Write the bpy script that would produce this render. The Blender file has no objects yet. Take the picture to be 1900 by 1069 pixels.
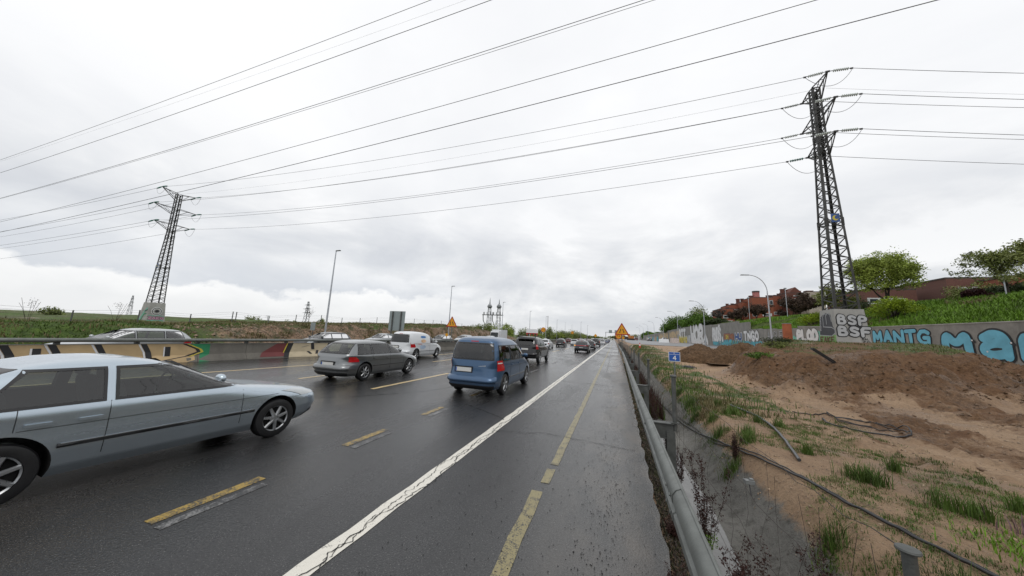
import bpy, math, random
import numpy as np
from mathutils import Vector, Matrix
R_ = math.radians
C = bpy.context.scene.collection
sc = bpy.context.scene
random.seed(7); rng = np.random.default_rng(7)

# ------------------------------------------------------------------ camera
F_PX = 580.0; CAM_H = 1.95
vD = Vector((-.045, 1, -(101-8.55)/580)).normalized()
vF = Vector((190, 101, 580)).normalized()
vR = vD.cross(vF)
cam = bpy.data.cameras.new('camera'); co = bpy.data.objects.new('camera', cam); C.objects.link(co)
cam.sensor_width = 36; cam.lens = 36*F_PX/1900
cam.shift_y = -(534.5-528)/1900
cam.clip_start = .05; cam.clip_end = 6000
ax = Vector((vR.x, vF.x, -vD.x)); ay = -Vector((vR.y, vF.y, -vD.y)); az = -Vector((vR.z, vF.z, -vD.z))
M = Matrix((( ax.x, ay.x, az.x, 0), (ax.y, ay.y, az.y, 0), (ax.z, ay.z, az.z, CAM_H), (0,0,0,1)))
co.matrix_world = M
sc.camera = co

# ------------------------------------------------------------------ world, sun, exposure
SUN_EL, SUN_AZ = R_(55), R_(150)
w = bpy.data.worlds.new('World'); sc.world = w; w.use_nodes = True
nt = w.node_tree; nt.nodes.clear()
def nd(t, **k):
    n = nt.nodes.new(t)
    for a, b in k.items(): setattr(n, a, b)
    return n
def lk(a, b): nt.links.new(a, b)
out = nd('ShaderNodeOutputWorld'); bg = nd('ShaderNodeBackground'); lk(bg.outputs[0], out.inputs[0])
sky = nd('ShaderNodeTexSky', sky_type='NISHITA'); sky.sun_disc = False
sky.sun_elevation = SUN_EL; sky.sun_rotation = SUN_AZ
tc = nd('ShaderNodeTexCoord'); sep = nd('ShaderNodeSeparateXYZ'); lk(tc.outputs['Generated'], sep.inputs[0])
def mth(op, a, b=None, c=None):
    n = nd('ShaderNodeMath', operation=op)
    for i, v in enumerate((a, b, c)):
        if v is None: continue
        if isinstance(v, (int, float)): n.inputs[i].default_value = v
        else: lk(v, n.inputs[i])
    return n.outputs[0]
zc = mth('MAXIMUM', sep.outputs[2], 0.0)
den = mth('ADD', zc, .10)
cx_ = mth('DIVIDE', sep.outputs[0], den); cy_ = mth('DIVIDE', sep.outputs[1], den)
comb = nd('ShaderNodeCombineXYZ'); lk(cx_, comb.inputs[0]); lk(cy_, comb.inputs[1])
def noise(vec, scale, detail, rough, dist=0.0):
    n = nd('ShaderNodeTexNoise'); lk(vec, n.inputs['Vector'])
    n.inputs['Scale'].default_value = scale; n.inputs['Detail'].default_value = detail
    n.inputs['Roughness'].default_value = rough; n.inputs['Distortion'].default_value = dist
    return n.outputs[0]
def ramp(v, pts):
    n = nd('ShaderNodeValToRGB'); lk(v, n.inputs[0]); cr = n.color_ramp
    while len(cr.elements) < len(pts): cr.elements.new(.5)
    for e, (p, c) in zip(cr.elements, pts): e.position = p; e.color = (*c, 1)
    return n.outputs[0]
def mixc(f, a, b, mode='MIX'):
    n = nd('ShaderNodeMix', data_type='RGBA', blend_type=mode)
    if isinstance(f, (int, float)): n.inputs[0].default_value = f
    else: lk(f, n.inputs[0])
    for i, v in ((6, a), (7, b)):
        if isinstance(v, tuple): n.inputs[i].default_value = (*v, 1)
        else: lk(v, n.inputs[i])
    return n.outputs[2]
n1 = noise(comb.outputs[0], .62, 7, .55, .35)      # cloud sheet seen in perspective
high = ramp(n1, [(.30, (.80, .815, .845)), (.45, (.89, .90, .92)), (.56, (.97, .975, .985)), (.70, (1.0, 1.0, 1.0))])
mp = nd('ShaderNodeMapping'); lk(tc.outputs['Generated'], mp.inputs[0]); mp.inputs['Scale'].default_value = (1, 1, 2.3)
mp.inputs['Location'].default_value = (2.3, .4, .1)
n2 = noise(mp.outputs[0], 3.0, 8, .56, .3)       # banks of cloud towards the horizon
low = ramp(n2, [(.34, (.57, .595, .64)), (.45, (.68, .70, .73)), (.53, (.80, .81, .825)), (.60, (.93, .935, .94))])
fz = nd('ShaderNodeMapRange'); fz.interpolation_type = 'SMOOTHSTEP'; lk(sep.outputs[2], fz.inputs[0])
fz.inputs[1].default_value = .10; fz.inputs[2].default_value = .52
cl = mixc(fz.outputs[0], low, high)
nh = mth('POWER', mth('SUBTRACT', 1.0, mth('MINIMUM', mth('MULTIPLY', zc, 14.0), 1.0)), 1.6)  # pale air at the horizon
cl = mixc(mth('MULTIPLY', nh, .55), cl, (.74, .755, .77))
az = nd('ShaderNodeMapRange'); az.interpolation_type = 'SMOOTHSTEP'; lk(sep.outputs[0], az.inputs[0]); az.inputs[1].default_value = -.30; az.inputs[2].default_value = -.72
mp2 = nd('ShaderNodeMapping'); lk(tc.outputs['Generated'], mp2.inputs[0]); mp2.inputs['Scale'].default_value = (1, 1, 1.6)
n3 = noise(mp2.outputs[0], 6.5, 8, .58); el = mth('ADD', sep.outputs[2], mth('MULTIPLY', mth('SUBTRACT', n3, .5), .16))
band = ramp(el, [(.03, (.84, .85, .86)), (.085, (.95, .95, .95)), (.098, (.66, .69, .74)), (.18, (.80, .82, .85))])
wgt = ramp(el, [(.10, (1, 1, 1)), (.24, (0, 0, 0))])
cl = mixc(mth('MULTIPLY', az.outputs[0], mth('MULTIPLY', wgt, .85)), cl, band)
# bright zenith cloud
hz = nd('ShaderNodeMapRange'); lk(sep.outputs[2], hz.inputs[0]); hz.inputs[1].default_value = .25; hz.inputs[2].default_value = .75
cl = mixc(mth('MULTIPLY', hz.outputs[0], .45), cl, (.98, .985, 1.0))
skys = nd('ShaderNodeVectorMath', operation='SCALE'); lk(sky.outputs[0], skys.inputs[0]); skys.inputs[3].default_value = .1
fin = mixc(.04, cl, skys.outputs[0])
lk(fin, bg.inputs[0]); bg.inputs[1].default_value = 1.06
sun = bpy.data.lights.new('sun', 'SUN'); so = bpy.data.objects.new('sun', sun); C.objects.link(so)
sun.energy = .7; sun.angle = R_(25); sun.color = (1, .97, .93)
so.rotation_euler = (R_(90)-SUN_EL, 0, R_(180)-SUN_AZ)
vs = sc.view_settings; vs.view_transform = 'Standard'; vs.look = 'None'; vs.gamma = 1; vs.exposure = 0.0

# ------------------------------------------------------------------ helpers
def tag(o, label=None, cat=None, group=None, kind=None):
    if label: o['label'] = label
    if cat: o['category'] = cat
    if group: o['group'] = group
    if kind: o['kind'] = kind
    return o
def empty(name, loc=(0,0,0), rz=0):
    o = bpy.data.objects.new(name, None); C.objects.link(o); o.location = loc; o.rotation_euler = (0,0,rz)
    o.empty_display_size = .2
    return o
def link_mesh(name, me, parent=None, loc=None):
    o = bpy.data.objects.new(name, me); C.objects.link(o)
    if parent is not None: o.parent = parent
    if loc: o.location = loc
    return o
class MB:
    def __init__(s): s.v = []; s.f = []; s.m = []
    def face(s, idx, m=0): s.f.append(tuple(idx)); s.m.append(m)
    def poly(s, pts, m=0):
        b = len(s.v); s.v += [tuple(p) for p in pts]; s.face(range(b, b+len(pts)), m)
    def box(s, c, d, m=0, rz=0, mat=None):
        b = len(s.v); cs, sn = math.cos(rz), math.sin(rz)
        for dx in (-.5,.5):
            for dy in (-.5,.5):
                for dz in (-.5,.5):
                    x, y, z = dx*d[0], dy*d[1], dz*d[2]
                    p = Vector((c[0]+x*cs-y*sn, c[1]+x*sn+y*cs, c[2]+z))
                    s.v.append(tuple(p))
        for q in ((0,1,3,2),(4,6,7,5),(0,4,5,1),(2,3,7,6),(0,2,6,4),(1,5,7,3)): s.face([b+i for i in q], m)
    def prism(s, bot, top, m=0):
        b = len(s.v); n = len(bot); s.v += [tuple(p) for p in bot]+[tuple(p) for p in top]
        s.face(range(b+n-1, b-1, -1), m); s.face(range(b+n, b+2*n), m)
        for i in range(n): j = (i+1) % n; s.face((b+i, b+j, b+n+j, b+n+i), m)
    def tube(s, pts, r, n=6, m=0, caps=True, ref=None):
        pts = [Vector(p) for p in pts]; L = len(pts); b = len(s.v)
        rr = r if isinstance(r, (list, tuple)) else [r]*L
        up = Vector(ref) if ref else Vector((0,0,1))
        for i, p in enumerate(pts):
            t = (pts[min(i+1, L-1)]-pts[max(i-1, 0)]).normalized()
            u = up
            if abs(t.dot(u)) > .98: u = Vector((0,1,0)) if abs(t.y) < .9 else Vector((1,0,0))
            a = t.cross(u).normalized(); c = a.cross(t).normalized()
            for k in range(n):
                an = 2*math.pi*(k+.5)/n
                s.v.append(tuple(p + a*math.cos(an)*rr[i] + c*math.sin(an)*rr[i]))
        for i in range(L-1):
            for k in range(n):
                k2 = (k+1) % n
                s.face((b+i*n+k, b+i*n+k2, b+(i+1)*n+k2, b+(i+1)*n+k), m)
        if caps:
            s.face([b+k for k in range(n-1, -1, -1)], m); s.face([b+(L-1)*n+k for k in range(n)], m)
    def bar(s, a, b, w_, m=0): s.tube([a, b], w_*.7, 4, m)
    def lathe(s, prof, n=24, m=0, c=(0,0,0), axis='z'):
        b = len(s.v)
        for r, z in prof:
            for k in range(n):
                a = 2*math.pi*k/n; x, y = r*math.cos(a), r*math.sin(a)
                s.v.append((c[0]+x, c[1]+y, c[2]+z) if axis == 'z' else (c[0]+z, c[1]+x, c[2]+y))
        for i in range(len(prof)-1):
            for k in range(n):
                k2 = (k+1) % n; s.face((b+i*n+k, b+i*n+k2, b+(i+1)*n+k2, b+(i+1)*n+k), m)
    def build(s, name, mats, parent=None, smooth=None):
        me = bpy.data.meshes.new(name); me.from_pydata(s.v, [], s.f)
        if not isinstance(mats, (list, tuple)): mats = [mats]
        for mm in mats: me.materials.append(mm)
        if len(mats) > 1: me.polygons.foreach_set('material_index', s.m)
        if smooth is not None:
            me.shade_smooth(); me.set_sharp_from_angle(angle=R_(smooth))
        me.update()
        return link_mesh(name, me, parent)
def np_mesh(name, V, Fq, mats, parent=None, smooth=False):
    me = bpy.data.meshes.new(name); V = np.asarray(V, dtype=np.float32); Fq = np.asarray(Fq, dtype=np.int32)
    k = Fq.shape[1]
    me.vertices.add(len(V)); me.vertices.foreach_set('co', V.ravel())
    me.loops.add(Fq.size); me.loops.foreach_set('vertex_index', Fq.ravel())
    me.polygons.add(len(Fq)); me.polygons.foreach_set('loop_start', np.arange(0, Fq.size, k, dtype=np.int32))
    me.polygons.foreach_set('loop_total', np.full(len(Fq), k, dtype=np.int32))
    if not isinstance(mats, (list, tuple)): mats = [mats]
    for mm in mats: me.materials.append(mm)
    me.update(calc_edges=True); me.validate()
    if smooth: me.shade_smooth()
    return link_mesh(name, me, parent), me

# numpy value noise
_perm = rng.random((256, 256))
def vnoise(x, y):
    xi = np.floor(x).astype(int); yi = np.floor(y).astype(int); fx = x-xi; fy = y-yi
    fx = fx*fx*(3-2*fx); fy = fy*fy*(3-2*fy)
    a = _perm[xi & 255, yi & 255]; b = _perm[(xi+1) & 255, yi & 255]; c = _perm[xi & 255, (yi+1) & 255]; d = _perm[(xi+1) & 255, (yi+1) & 255]
    return (a*(1-fx)+b*fx)*(1-fy)+(c*(1-fx)+d*fx)*fy - .5
def fbm(x, y, o=4):
    s = 0; a = 1.0
    for i in range(o): s = s + a*vnoise(x*2**i+17.3*i, y*2**i+9.1*i); a *= .5
    return s
def sstep(a, b, x):
    t = np.clip((x-a)/(b-a), 0, 1); return t*t*(3-2*t)

# ------------------------------------------------------------------ materials
class NT:
    def __init__(s, name):
        s.mat = bpy.data.materials.new(name); s.mat.use_nodes = True; s.t = s.mat.node_tree
        s.b = s.t.nodes['Principled BSDF']; s._tc = None
    def n(s, t, **k):
        x = s.t.nodes.new(t)
        for a, b in k.items(): setattr(x, a, b)
        return x
    def l(s, a, b): s.t.links.new(a, b)
    @property
    def obj(s):
        if s._tc is None: s._tc = s.n('ShaderNodeTexCoord')
        return s._tc.outputs['Object']
    def pos(s):
        g = s.n('ShaderNodeNewGeometry'); return g.outputs['Position']
    def noise(s, scale, det=4, rough=.55, vec=None, stretch=None, out=0, dist=0):
        n = s.n('ShaderNodeTexNoise'); v = vec or s.obj
        if stretch:
            m = s.n('ShaderNodeMapping'); s.l(v, m.inputs[0]); m.inputs['Scale'].default_value = stretch; v = m.outputs[0]
        s.l(v, n.inputs['Vector']); n.inputs['Scale'].default_value = scale; n.inputs['Detail'].default_value = det
        n.inputs['Roughness'].default_value = rough; n.inputs['Distortion'].default_value = dist
        return n.outputs[out]
    def vor(s, scale, vec=None, feat='F1', out='Distance'):
        n = s.n('ShaderNodeTexVoronoi', feature=feat); s.l(vec or s.obj, n.inputs['Vector']); n.inputs['Scale'].default_value = scale
        return n.outputs[out]
    def ramp(s, v, pts):
        n = s.n('ShaderNodeValToRGB'); s.l(v, n.inputs[0]); cr = n.color_ramp
        while len(cr.elements) < len(pts): cr.elements.new(.5)
        for e, (p, c) in zip(cr.elements, pts):
            e.position = p; e.color = (*c, 1) if isinstance(c, tuple) else (c, c, c, 1)
        return n.outputs[0]
    def mix(s, f, a, b, mode='MIX'):
        n = s.n('ShaderNodeMix', data_type='RGBA', blend_type=mode)
        if isinstance(f, (int, float)): n.inputs[0].default_value = f
        else: s.l(f, n.inputs[0])
        for i, v in ((6, a), (7, b)):
            if isinstance(v, tuple): n.inputs[i].default_value = (*v, 1)
            else: s.l(v, n.inputs[i])
        return n.outputs[2]
    def math(s, op, a, b=None, c=None, clamp=False):
        n = s.n('ShaderNodeMath', operation=op, use_clamp=clamp)
        for i, v in enumerate((a, b, c)):
            if v is None: continue
            if isinstance(v, (int, float)): n.inputs[i].default_value = v
            else: s.l(v, n.inputs[i])
        return n.outputs[0]
    def bump(s, h, strength=.3, dist=.02):
        b = s.n('ShaderNodeBump'); s.l(h, b.inputs['Height']); b.inputs['Strength'].default_value = strength
        b.inputs['Distance'].default_value = dist; s.l(b.outputs[0], s.b.inputs['Normal'])
    def set(s, **k):
        for a, v in k.items():
            inp = s.b.inputs[{'col':'Base Color','rough':'Roughness','metal':'Metallic','spec':'Specular IOR Level','coat':'Coat Weight','emc':'Emission Color','ems':'Emission Strength','tr':'Transmission Weight','alpha':'Alpha'}[a]]
            if isinstance(v, tuple): inp.default_value = (*v, 1)
            elif isinstance(v, (int, float)): inp.default_value = v
            else: s.l(v, inp)
        return s
_mc = {}
def mat(name, col, rough=.6, metal=0., var=.25, scale=3., bump=0., coat=0., spec=.5, bscale=None):
    if name in _mc: return _mc[name]
    m = NT(name); n = m.noise(scale, 5, .6)
    lo = tuple(c*(1-var) for c in col); hi = tuple(min(1, c*(1+var)) for c in col)
    m.set(col=m.ramp(n, [(.3, lo), (.7, hi)]), metal=metal, coat=coat, spec=spec)
    m.set(rough=m.ramp(m.noise(scale*2.3, 3), [(.3, max(.02, rough*.85)), (.7, min(1, rough*1.15))]))
    if bump: m.bump(m.noise(bscale or scale*6, 4, .7), bump, .02)
    _mc[name] = m.mat; return m.mat

def asphalt():
    m = NT('wet_asphalt'); p = m.pos()
    big = m.noise(.28, 5, .6, p, (1.3, .35, 1)); med = m.noise(1.6, 5, .6, p, (1.2, .5, 1)); fine = m.noise(48, 3, .85, p); grain = m.vor(55, p)
    base = m.mix(m.ramp(fine, [(.35, 0.), (.75, 1.)]), (.005, .0052, .0058), (.046, .046, .047))
    base = m.mix(m.ramp(med, [(.3, 0.), (.75, .55)]), base, (.026, .0265, .028))
    spk = m.ramp(m.noise(75, 2, .9, p), [(.62, 0.), (.70, 1.)])
    base = m.mix(spk, base, (.27, .265, .25))
    sh = m.n('ShaderNodeSeparateXYZ'); m.l(p, sh.inputs[0]); mh = m.n('ShaderNodeMapRange'); m.l(m.math('ADD', sh.outputs[0], m.math('MULTIPLY', med, .8)), mh.inputs[0]); mh.inputs[1].default_value = -1.2; mh.inputs[2].default_value = .3
    base = m.mix(m.math('MULTIPLY', mh.outputs[0], .5), base, m.mix(fine, (.05, .05, .05), (.17, .168, .16)))
    # drier, sandier strip beside the right edge
    sx = m.n('ShaderNodeSeparateXYZ'); m.l(p, sx.inputs[0])
    mr = m.n('ShaderNodeMapRange'); m.l(sx.outputs[0], mr.inputs[0]); mr.inputs[1].default_value = -.9; mr.inputs[2].default_value = .3
    sand = m.math('MULTIPLY', m.ramp(med, [(.42, 0.), (.72, .9)]), m.math('MULTIPLY', mr.outputs[0], .62))
    base = m.mix(sand, base, (.20, .17, .14))
    rgh = m.ramp(big, [(.38, .05), (.5, .14), (.62, .34)])
    rgh = m.math('ADD', m.math('MULTIPLY', rgh, 1.0), m.math('MULTIPLY', m.ramp(fine, [(.4, 0.), (.8, 1.)]), .10))
    mr2 = m.n('ShaderNodeMapRange'); m.l(sx.outputs[0], mr2.inputs[0]); mr2.inputs[1].default_value = -2.6; mr2.inputs[2].default_value = -1.2; mr2.inputs[4].default_value = .10
    rgh = m.math('ADD', rgh, mr2.outputs[0], clamp=True)
    m.set(col=base, rough=rgh, spec=.5)
    h = m.math('ADD', m.math('MULTIPLY', grain, .5), m.math('MULTIPLY', fine, .7))
    m.bump(h, .6, .010)
    return m.mat
def paint(name, col, wear, under=(.03, .03, .031)):
    m = NT(name); p = m.pos(); f = m.noise(60, 4, .8, p); g = m.noise(7, 4, .7, p)
    s_ = m.math('ADD', m.math('MULTIPLY', f, .6), m.math('MULTIPLY', g, .4))
    k = m.ramp(s_, [(wear-.04, 0.), (wear+.03, 1.)])
    c2 = m.mix(m.noise(3, 4, .6, p), tuple(c*.85 for c in col), col)
    m.set(col=m.mix(k, under, c2), rough=.38); m.bump(f, .5, .006)
    return m.mat
M_ASPH = asphalt()
M_WHITE = paint('road_paint_white', (.74, .71, .63), .40)
M_YEL = paint('road_paint_yellow', (.40, .27, .055), .50)
M_YEL2 = paint('road_paint_yellow_faded', (.27, .23, .11), .47)
M_OLD = paint('road_paint_old_white', (.26, .26, .255), .535)
M_YWHITE = paint('road_paint_cream', (.62, .46, .22), .42)
M_TAR = mat('tar_patch', (.010, .010, .011), .22, var=.3, scale=9)
M_CRACK = mat('road_crack', (.008, .008, .008), .6)
M_STEEL = mat('galvanised_steel', (.15, .16, .15), .5, .3, .18, 5, .12)
M_STEELD = mat('weathered_galvanised_steel', (.10, .105, .10), .55, .4, .35, 5, .2)
M_LAMP = mat('lamp_post_steel', (.42, .44, .47), .4, .5, .1, 3)
M_LATT = mat('pylon_paint', (.042, .042, .04), .55, .25, .4, 2)
M_LATTB = mat('pylon_dark_paint', (.035, .035, .034), .6, .2, .4, 2)
M_GAL = mat('far_pylon_steel', (.20, .21, .22), .6, .2, .15, 2)
M_WIRE = mat('aluminium_cable', (.09, .09, .095), .6, .2, .1, 1)
M_RUB = mat('black_rubber', (.012, .012, .013), .38, var=.4)
M_BLKPL = mat('black_plastic', (.015, .015, .016), .35, var=.3)
M_INS = mat('clear_glass_insulator', (.50, .54, .50), .15, 0, .1)
M_INSG = mat('green_glass_insulator', (.03, .17, .12), .12, 0, .3)
M_GLASS = mat('car_glass', (.010, .015, .014), .05, 0, .7, 1.3, spec=.45)
M_GLASSL = mat('tinted_car_glass', (.04, .058, .054), .05, 0, .2, 1, coat=.5)
def pane(name, tint):
    m = bpy.data.materials.new(name); m.use_nodes = True; t = m.node_tree; t.nodes.clear(); N = t.nodes.new
    o = N('ShaderNodeOutputMaterial'); mx = N('ShaderNodeMixShader'); fr = N('ShaderNodeFresnel'); fr.inputs[0].default_value = 1.52; tr = N('ShaderNodeBsdfTransparent'); gl = N('ShaderNodeBsdfGlossy')
    tr.inputs[0].default_value = (*tint, 1); gl.inputs['Roughness'].default_value = .02
    mu = N('ShaderNodeMath'); mu.operation = 'MULTIPLY_ADD'; mu.inputs[1].default_value = 1.3; mu.inputs[2].default_value = .03; t.links.new(fr.outputs[0], mu.inputs[0])
    t.links.new(mu.outputs[0], mx.inputs[0]); t.links.new(tr.outputs[0], mx.inputs[1]); t.links.new(gl.outputs[0], mx.inputs[2]); t.links.new(mx.outputs[0], o.inputs[0]); return m
M_PANE = pane('clear_car_window', (.50, .56, .53)); M_PANED = pane('tinted_car_window', (.10, .11, .11)); M_SEAT = mat('seat_fabric', (.035, .036, .038), .8, var=.3)
M_PLATE = mat('number_plate_white', (.62, .62, .60), .4, var=.05)
M_CHROME = mat('chrome', (.6, .6, .6), .15, .95, .05)
M_RIM = mat('alloy_rim', (.34, .35, .36), .3, .75, .15)
M_WELL = mat('wheel_well', (.006, .006, .006), .8)
def concrete(name, c, stain=.5, courses=False):
    m = NT(name); p = m.obj
    a = m.noise(.9, 6, .65); b = m.noise(9, 5, .7); v = m.noise(1.6, 5, .7, None, (1, 1, .15))
    col = m.mix(m.ramp(a, [(.35, 0.), (.7, 1.)]), tuple(x*.78 for x in c), tuple(x*1.15 for x in c))
    col = m.mix(m.math('MULTIPLY', m.ramp(v, [(.5, 0.), (.72, 1.)]), stain), col, tuple(x*.42 for x in c))
    col = m.mix(m.math('MULTIPLY', m.ramp(b, [(.3, 1.), (.5, 0.)]), .35), col, tuple(x*.6 for x in c))
    m.set(col=col, rough=.82); 
    m.bump(b, .35, .01); return m.mat
M_CONC = concrete('weathered_concrete', (.235, .225, .205))
M_CONCB = concrete('barrier_concrete', (.155, .145, .125), .35)
M_CONCL = concrete('pale_concrete', (.36, .355, .335), .3)
def graf(name, col, under=(.2,.2,.185), wear=.34):
    m = NT(name); f = m.noise(14, 5, .75); g = m.noise(1.4, 4, .6)
    k = m.ramp(m.math('ADD', m.math('MULTIPLY', f, .7), m.math('MULTIPLY', g, .3)), [(wear-.05, 0.), (wear+.02, 1.)])
    c2 = m.ramp(g, [(.3, tuple(x*.78 for x in col)), (.7, tuple(min(1, x*1.08) for x in col))])
    m.set(col=m.mix(k, under, c2), rough=.6); return m.mat
G = {k: graf('spray_'+k, c) for k, c in dict(black=(.014,.014,.016), white=(.66,.66,.66), silver=(.42,.43,.44), blue=(.13,.42,.56), teal=(.07,.37,.45), cream=(.50,.36,.19),
     green=(.02,.22,.09), mint=(.15,.42,.32), red=(.15,.03,.03), maroon=(.17,.025,.03), yellow=(.55,.45,.05), lime=(.22,.40,.13), pink=(.50,.25,.36), grey=(.15,.155,.16), slate=(.045,.047,.055), navy=(.03,.08,.24), skin=(.52,.44,.30), rust=(.28,.1,.04)).items()}

# ------------------------------------------------------------------ terrain
def rail_x(Y): return .42+.30*sstep(0, 40, Y)
def edge_x(Y): return np.interp(Y, [-10, 3.3, 7, 12, 25, 60, 900], [.44, .46, .48, .55, .66, .74, .74])
def barrier_x(Y): return np.interp(Y, [-30, 0, 11, 16.5, 33, 60, 900], [-22.5, -20.1, -19.2, -18.5, -16.9, -16.3, -16.0])
def wall_top(Y): return np.interp(Y, [0, 28, 40, 53.4, 53.5, 60, 70, 70.1, 81.5, 93.9, 125, 171, 220, 300, 420], [3.7, 4.12, 4.18, 4.75, 4.3, 4.56, 4.85, 5.86, 6.68, 6.58, 7.2, 6.74, 6.2, 5.6, 4.8])
def field_z(X, Y):
    a = .12+1.0*sstep(14, 46, Y)+.45*sstep(60, 110, Y)+.35*sstep(110, 400, Y)
    b = np.clip((X-6)/18, 0, 1)*.85*(1-sstep(30, 60, Y))
    return a+b
def mound(X, Y):
    v = (Y-22.6)/5.5; u = (X-12.3-.38*(Y-22))/4.1
    n = fbm(X*.35+3, Y*.35, 3)*.4+fbm(X*1.3+3, Y*1.3, 3)*.10
    r = (np.abs(u)**2.6+np.abs(v)**2.4)**(1/2.5)
    h = sstep(1.62+n*.3, .76, r+n*.30)
    r2 = np.sqrt(((X-15.2)/3.0)**2+((Y-17.5)/2.6)**2); h2 = .30*sstep(1.3, .2, r2+n*.5)
    r3 = np.sqrt(((X-7.7)/2.0)**2+((Y-20.0)/3.2)**2); h3 = .40*sstep(1.3, .2, r3+n*.5)
    return np.maximum(h, np.maximum(h2, h3))
def terrain_z(X, Y):
    X = np.asarray(X, float); Y = np.asarray(Y, float)
    z = np.full(np.broadcast(X, Y).shape, -.08)
    ex = edge_x(Y)
    # right-hand side
    fz_ = field_z(X, Y)
    mo = mound(X, Y)
    plate = 2.02+.32*sstep(18.8, 23.0, Y)-.25*sstep(11.5, 8.0, X)+.12*fbm(X*.8, Y*.8, 3)
    rough = fbm(X*1.6, Y*1.6, 4)*.16
    rt = fz_+ (fbm(X*.5+5, Y*.5, 3))*.10*sstep(2.4, 5, X)
    # churned brown earth in front of the mound
    ch = sstep(0.05, .3, churn(X, Y))
    rt = rt + ch*(np.abs(fbm(X*2.3, Y*2.3, 5))*.30-.03) + fbm(X*6, Y*6, 2)*.025
    rt = rt*(1-mo)+plate*mo + mo*(1-mo)*4*(fbm(X*1.3, Y*1.3, 5)*.75+ np.abs(fbm(X*3.3, Y*3.3, 3))*.18) 
    # carriageway works: smooth behind
    dx = X-ex
    prof = np.where(dx < .35, -.06-.05*dx/.35, 0)
    zz = np.interp(dx, [0, .05, .38, .62, 1.12, 1.9, 2.3], [-.05, -.05, -.12, -.62, -.66, .0, 1.0])
    ditch = np.interp(dx, [0, .05, .38, .62, 1.12], [-.05, -.05, -.12, -.62, -.66])
    k = sstep(1.12, 2.05, dx)
    dfade = 1-sstep(25, 60, Y)*.75
    right = (ditch*dfade)*(1-k)+rt*k
    # hill behind the wall
    wt = wall_top(Y)
    hx = np.clip((X-24.6)/15.4, 0, 1)
    crest = np.maximum(8.3, wt+1.0)
    crest = np.where(Y > 90, np.maximum(wt+.2, 8.3-(Y-90)*.012), crest)
    hill = (wt-.25)+(crest-(wt-.25))*(1-(1-hx)**1.7)+fbm(X*.15, Y*.15, 3)*.5*np.clip(hx*6, 0, 1)
    right = np.where(X > 24.45, hill, right)
    z = np.where(X > ex-.02, right, z)
    # left embankment
    lx = -27.2
    top = np.interp(Y, [-50, 7, 26, 53, 66, 85, 110, 140], [1.1, 1.35, 2.05, 3.15, 3.1, 1.8, .5, -.1])
    k2 = sstep(0, 1, (lx-X)/3.4)
    back = sstep(-36, -62, X)*(-.55)*np.clip(top/2, 0, 1)
    emb = top*k2+back + fbm(X*.5, Y*.5, 4)*.32*k2*np.clip(top, 0, 1)+ .45*np.abs(fbm(X*1.1, Y*.9, 3))*np.sin(np.clip(k2,0,1)*np.pi)
    z = np.where(X < lx, -.08+emb, z)
    far = sstep(140, 300, Y)
    z = np.where((X > 24.45), z*(1-far)+far*(z*.6+.6), z)
    return z
def churn(X, Y):
    # churned brown earth: right of a line running from the heaps to the right foreground, broken by paler lanes
    line = np.interp(Y, [4, 7, 8.5, 9.7, 12, 14, 17, 20, 22, 27, 30], [7.2, 5.7, 5.5, 5.2, 5.5, 6.1, 6.7, 7.2, 7.5, 8.6, 12])
    e = X-line; al = e*1.0+fbm(X*.5, Y*.5, 2)*.8
    m = sstep(-.9, .8, e+fbm(X*.9, Y*.9, 4)*1.8)
    lanes = sstep(.02, .35, np.sin(al*2.6+.6)+fbm(X*1.4, Y*.7, 3)*.9-.25)
    inner = sstep(14.6, 17.0, Y+np.clip(X-12, 0, 9)*.35)
    m = m*np.clip(inner+(1-inner)*(1-lanes*.95), 0, 1)
    m = m*(1-sstep(26, 30, Y))*(1-sstep(18.0, 20.5, X-(Y-20)*.2)*sstep(17, 20, Y))
    return np.clip(m, 0, 1)
def axis(segs):
    o = []
    for a, b, n in segs: o += list(np.linspace(a, b, n, endpoint=False))
    return np.array(o+[segs[-1][1]])
gx = axis([(-900,-200,14),(-200,-60,28),(-60,-36,30),(-36,-26,46),(-26,.3,14),(.3,2.6,46),(2.6,9,74),(9,20,100),(20,24.46,24),(24.46,24.5,1),(24.5,42,50),(42,120,26),(120,900,14)])
gy = axis([(-30,-4,8),(-4,1.5,12),(1.5,8,80),(8,16,90),(16,31,150),(31,60,80),(60,130,60),(130,420,50),(420,1600,20),(1600,3000,4)])
GX, GY = np.meshgrid(gx, gy, indexing='ij')
GZ = terrain_z(GX, GY)
V = np.stack([GX, GY, GZ], -1).reshape(-1, 3)
nx, ny = len(gx), len(gy)
ii, jj = np.meshgrid(np.arange(nx-1), np.arange(ny-1), indexing='ij')
a = (ii*ny+jj).ravel(); Fq = np.stack([a, a+ny, a+ny+1, a+1], -1)
mo = mound(GX, GY); dx = GX-edge_x(GY)
ch = churn(GX, GY)
brown = np.clip(np.maximum(ch*(.54+.45*fbm(GX*.7, GY*.7, 3)+.35*sstep(15.5, 18, GY)), sstep(.04, .25, mo)*(1-sstep(.93, .985, mo)*.75)), 0, 1)
brown = np.where(GX > 24.45, 0, brown)
embk = sstep(0, 1, (-27.2-GX)/3.4)
cut = np.where(GX < -27.2, sstep(13, 20, GY)*(1-sstep(.80, .97, embk+fbm(GX*.6, GY*.3, 3)*.3))*(1-sstep(80, 105, GY)), 0)
green = np.zeros_like(GX)
green = np.where(GX > 24.45, 1, green)
green = np.where(GX < -27.2, 1-cut, green)
grassy = np.clip(sstep(.0, .35, fbm(GX*1.1+20, GY*.9, 4)+.32*np.exp(-((GX-3.6)/1.3)**2)-.22)*.7, 0, 1)*(1-ch)*(GX < 5.5)*(1-sstep(12, 24, GY)*.4)
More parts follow.
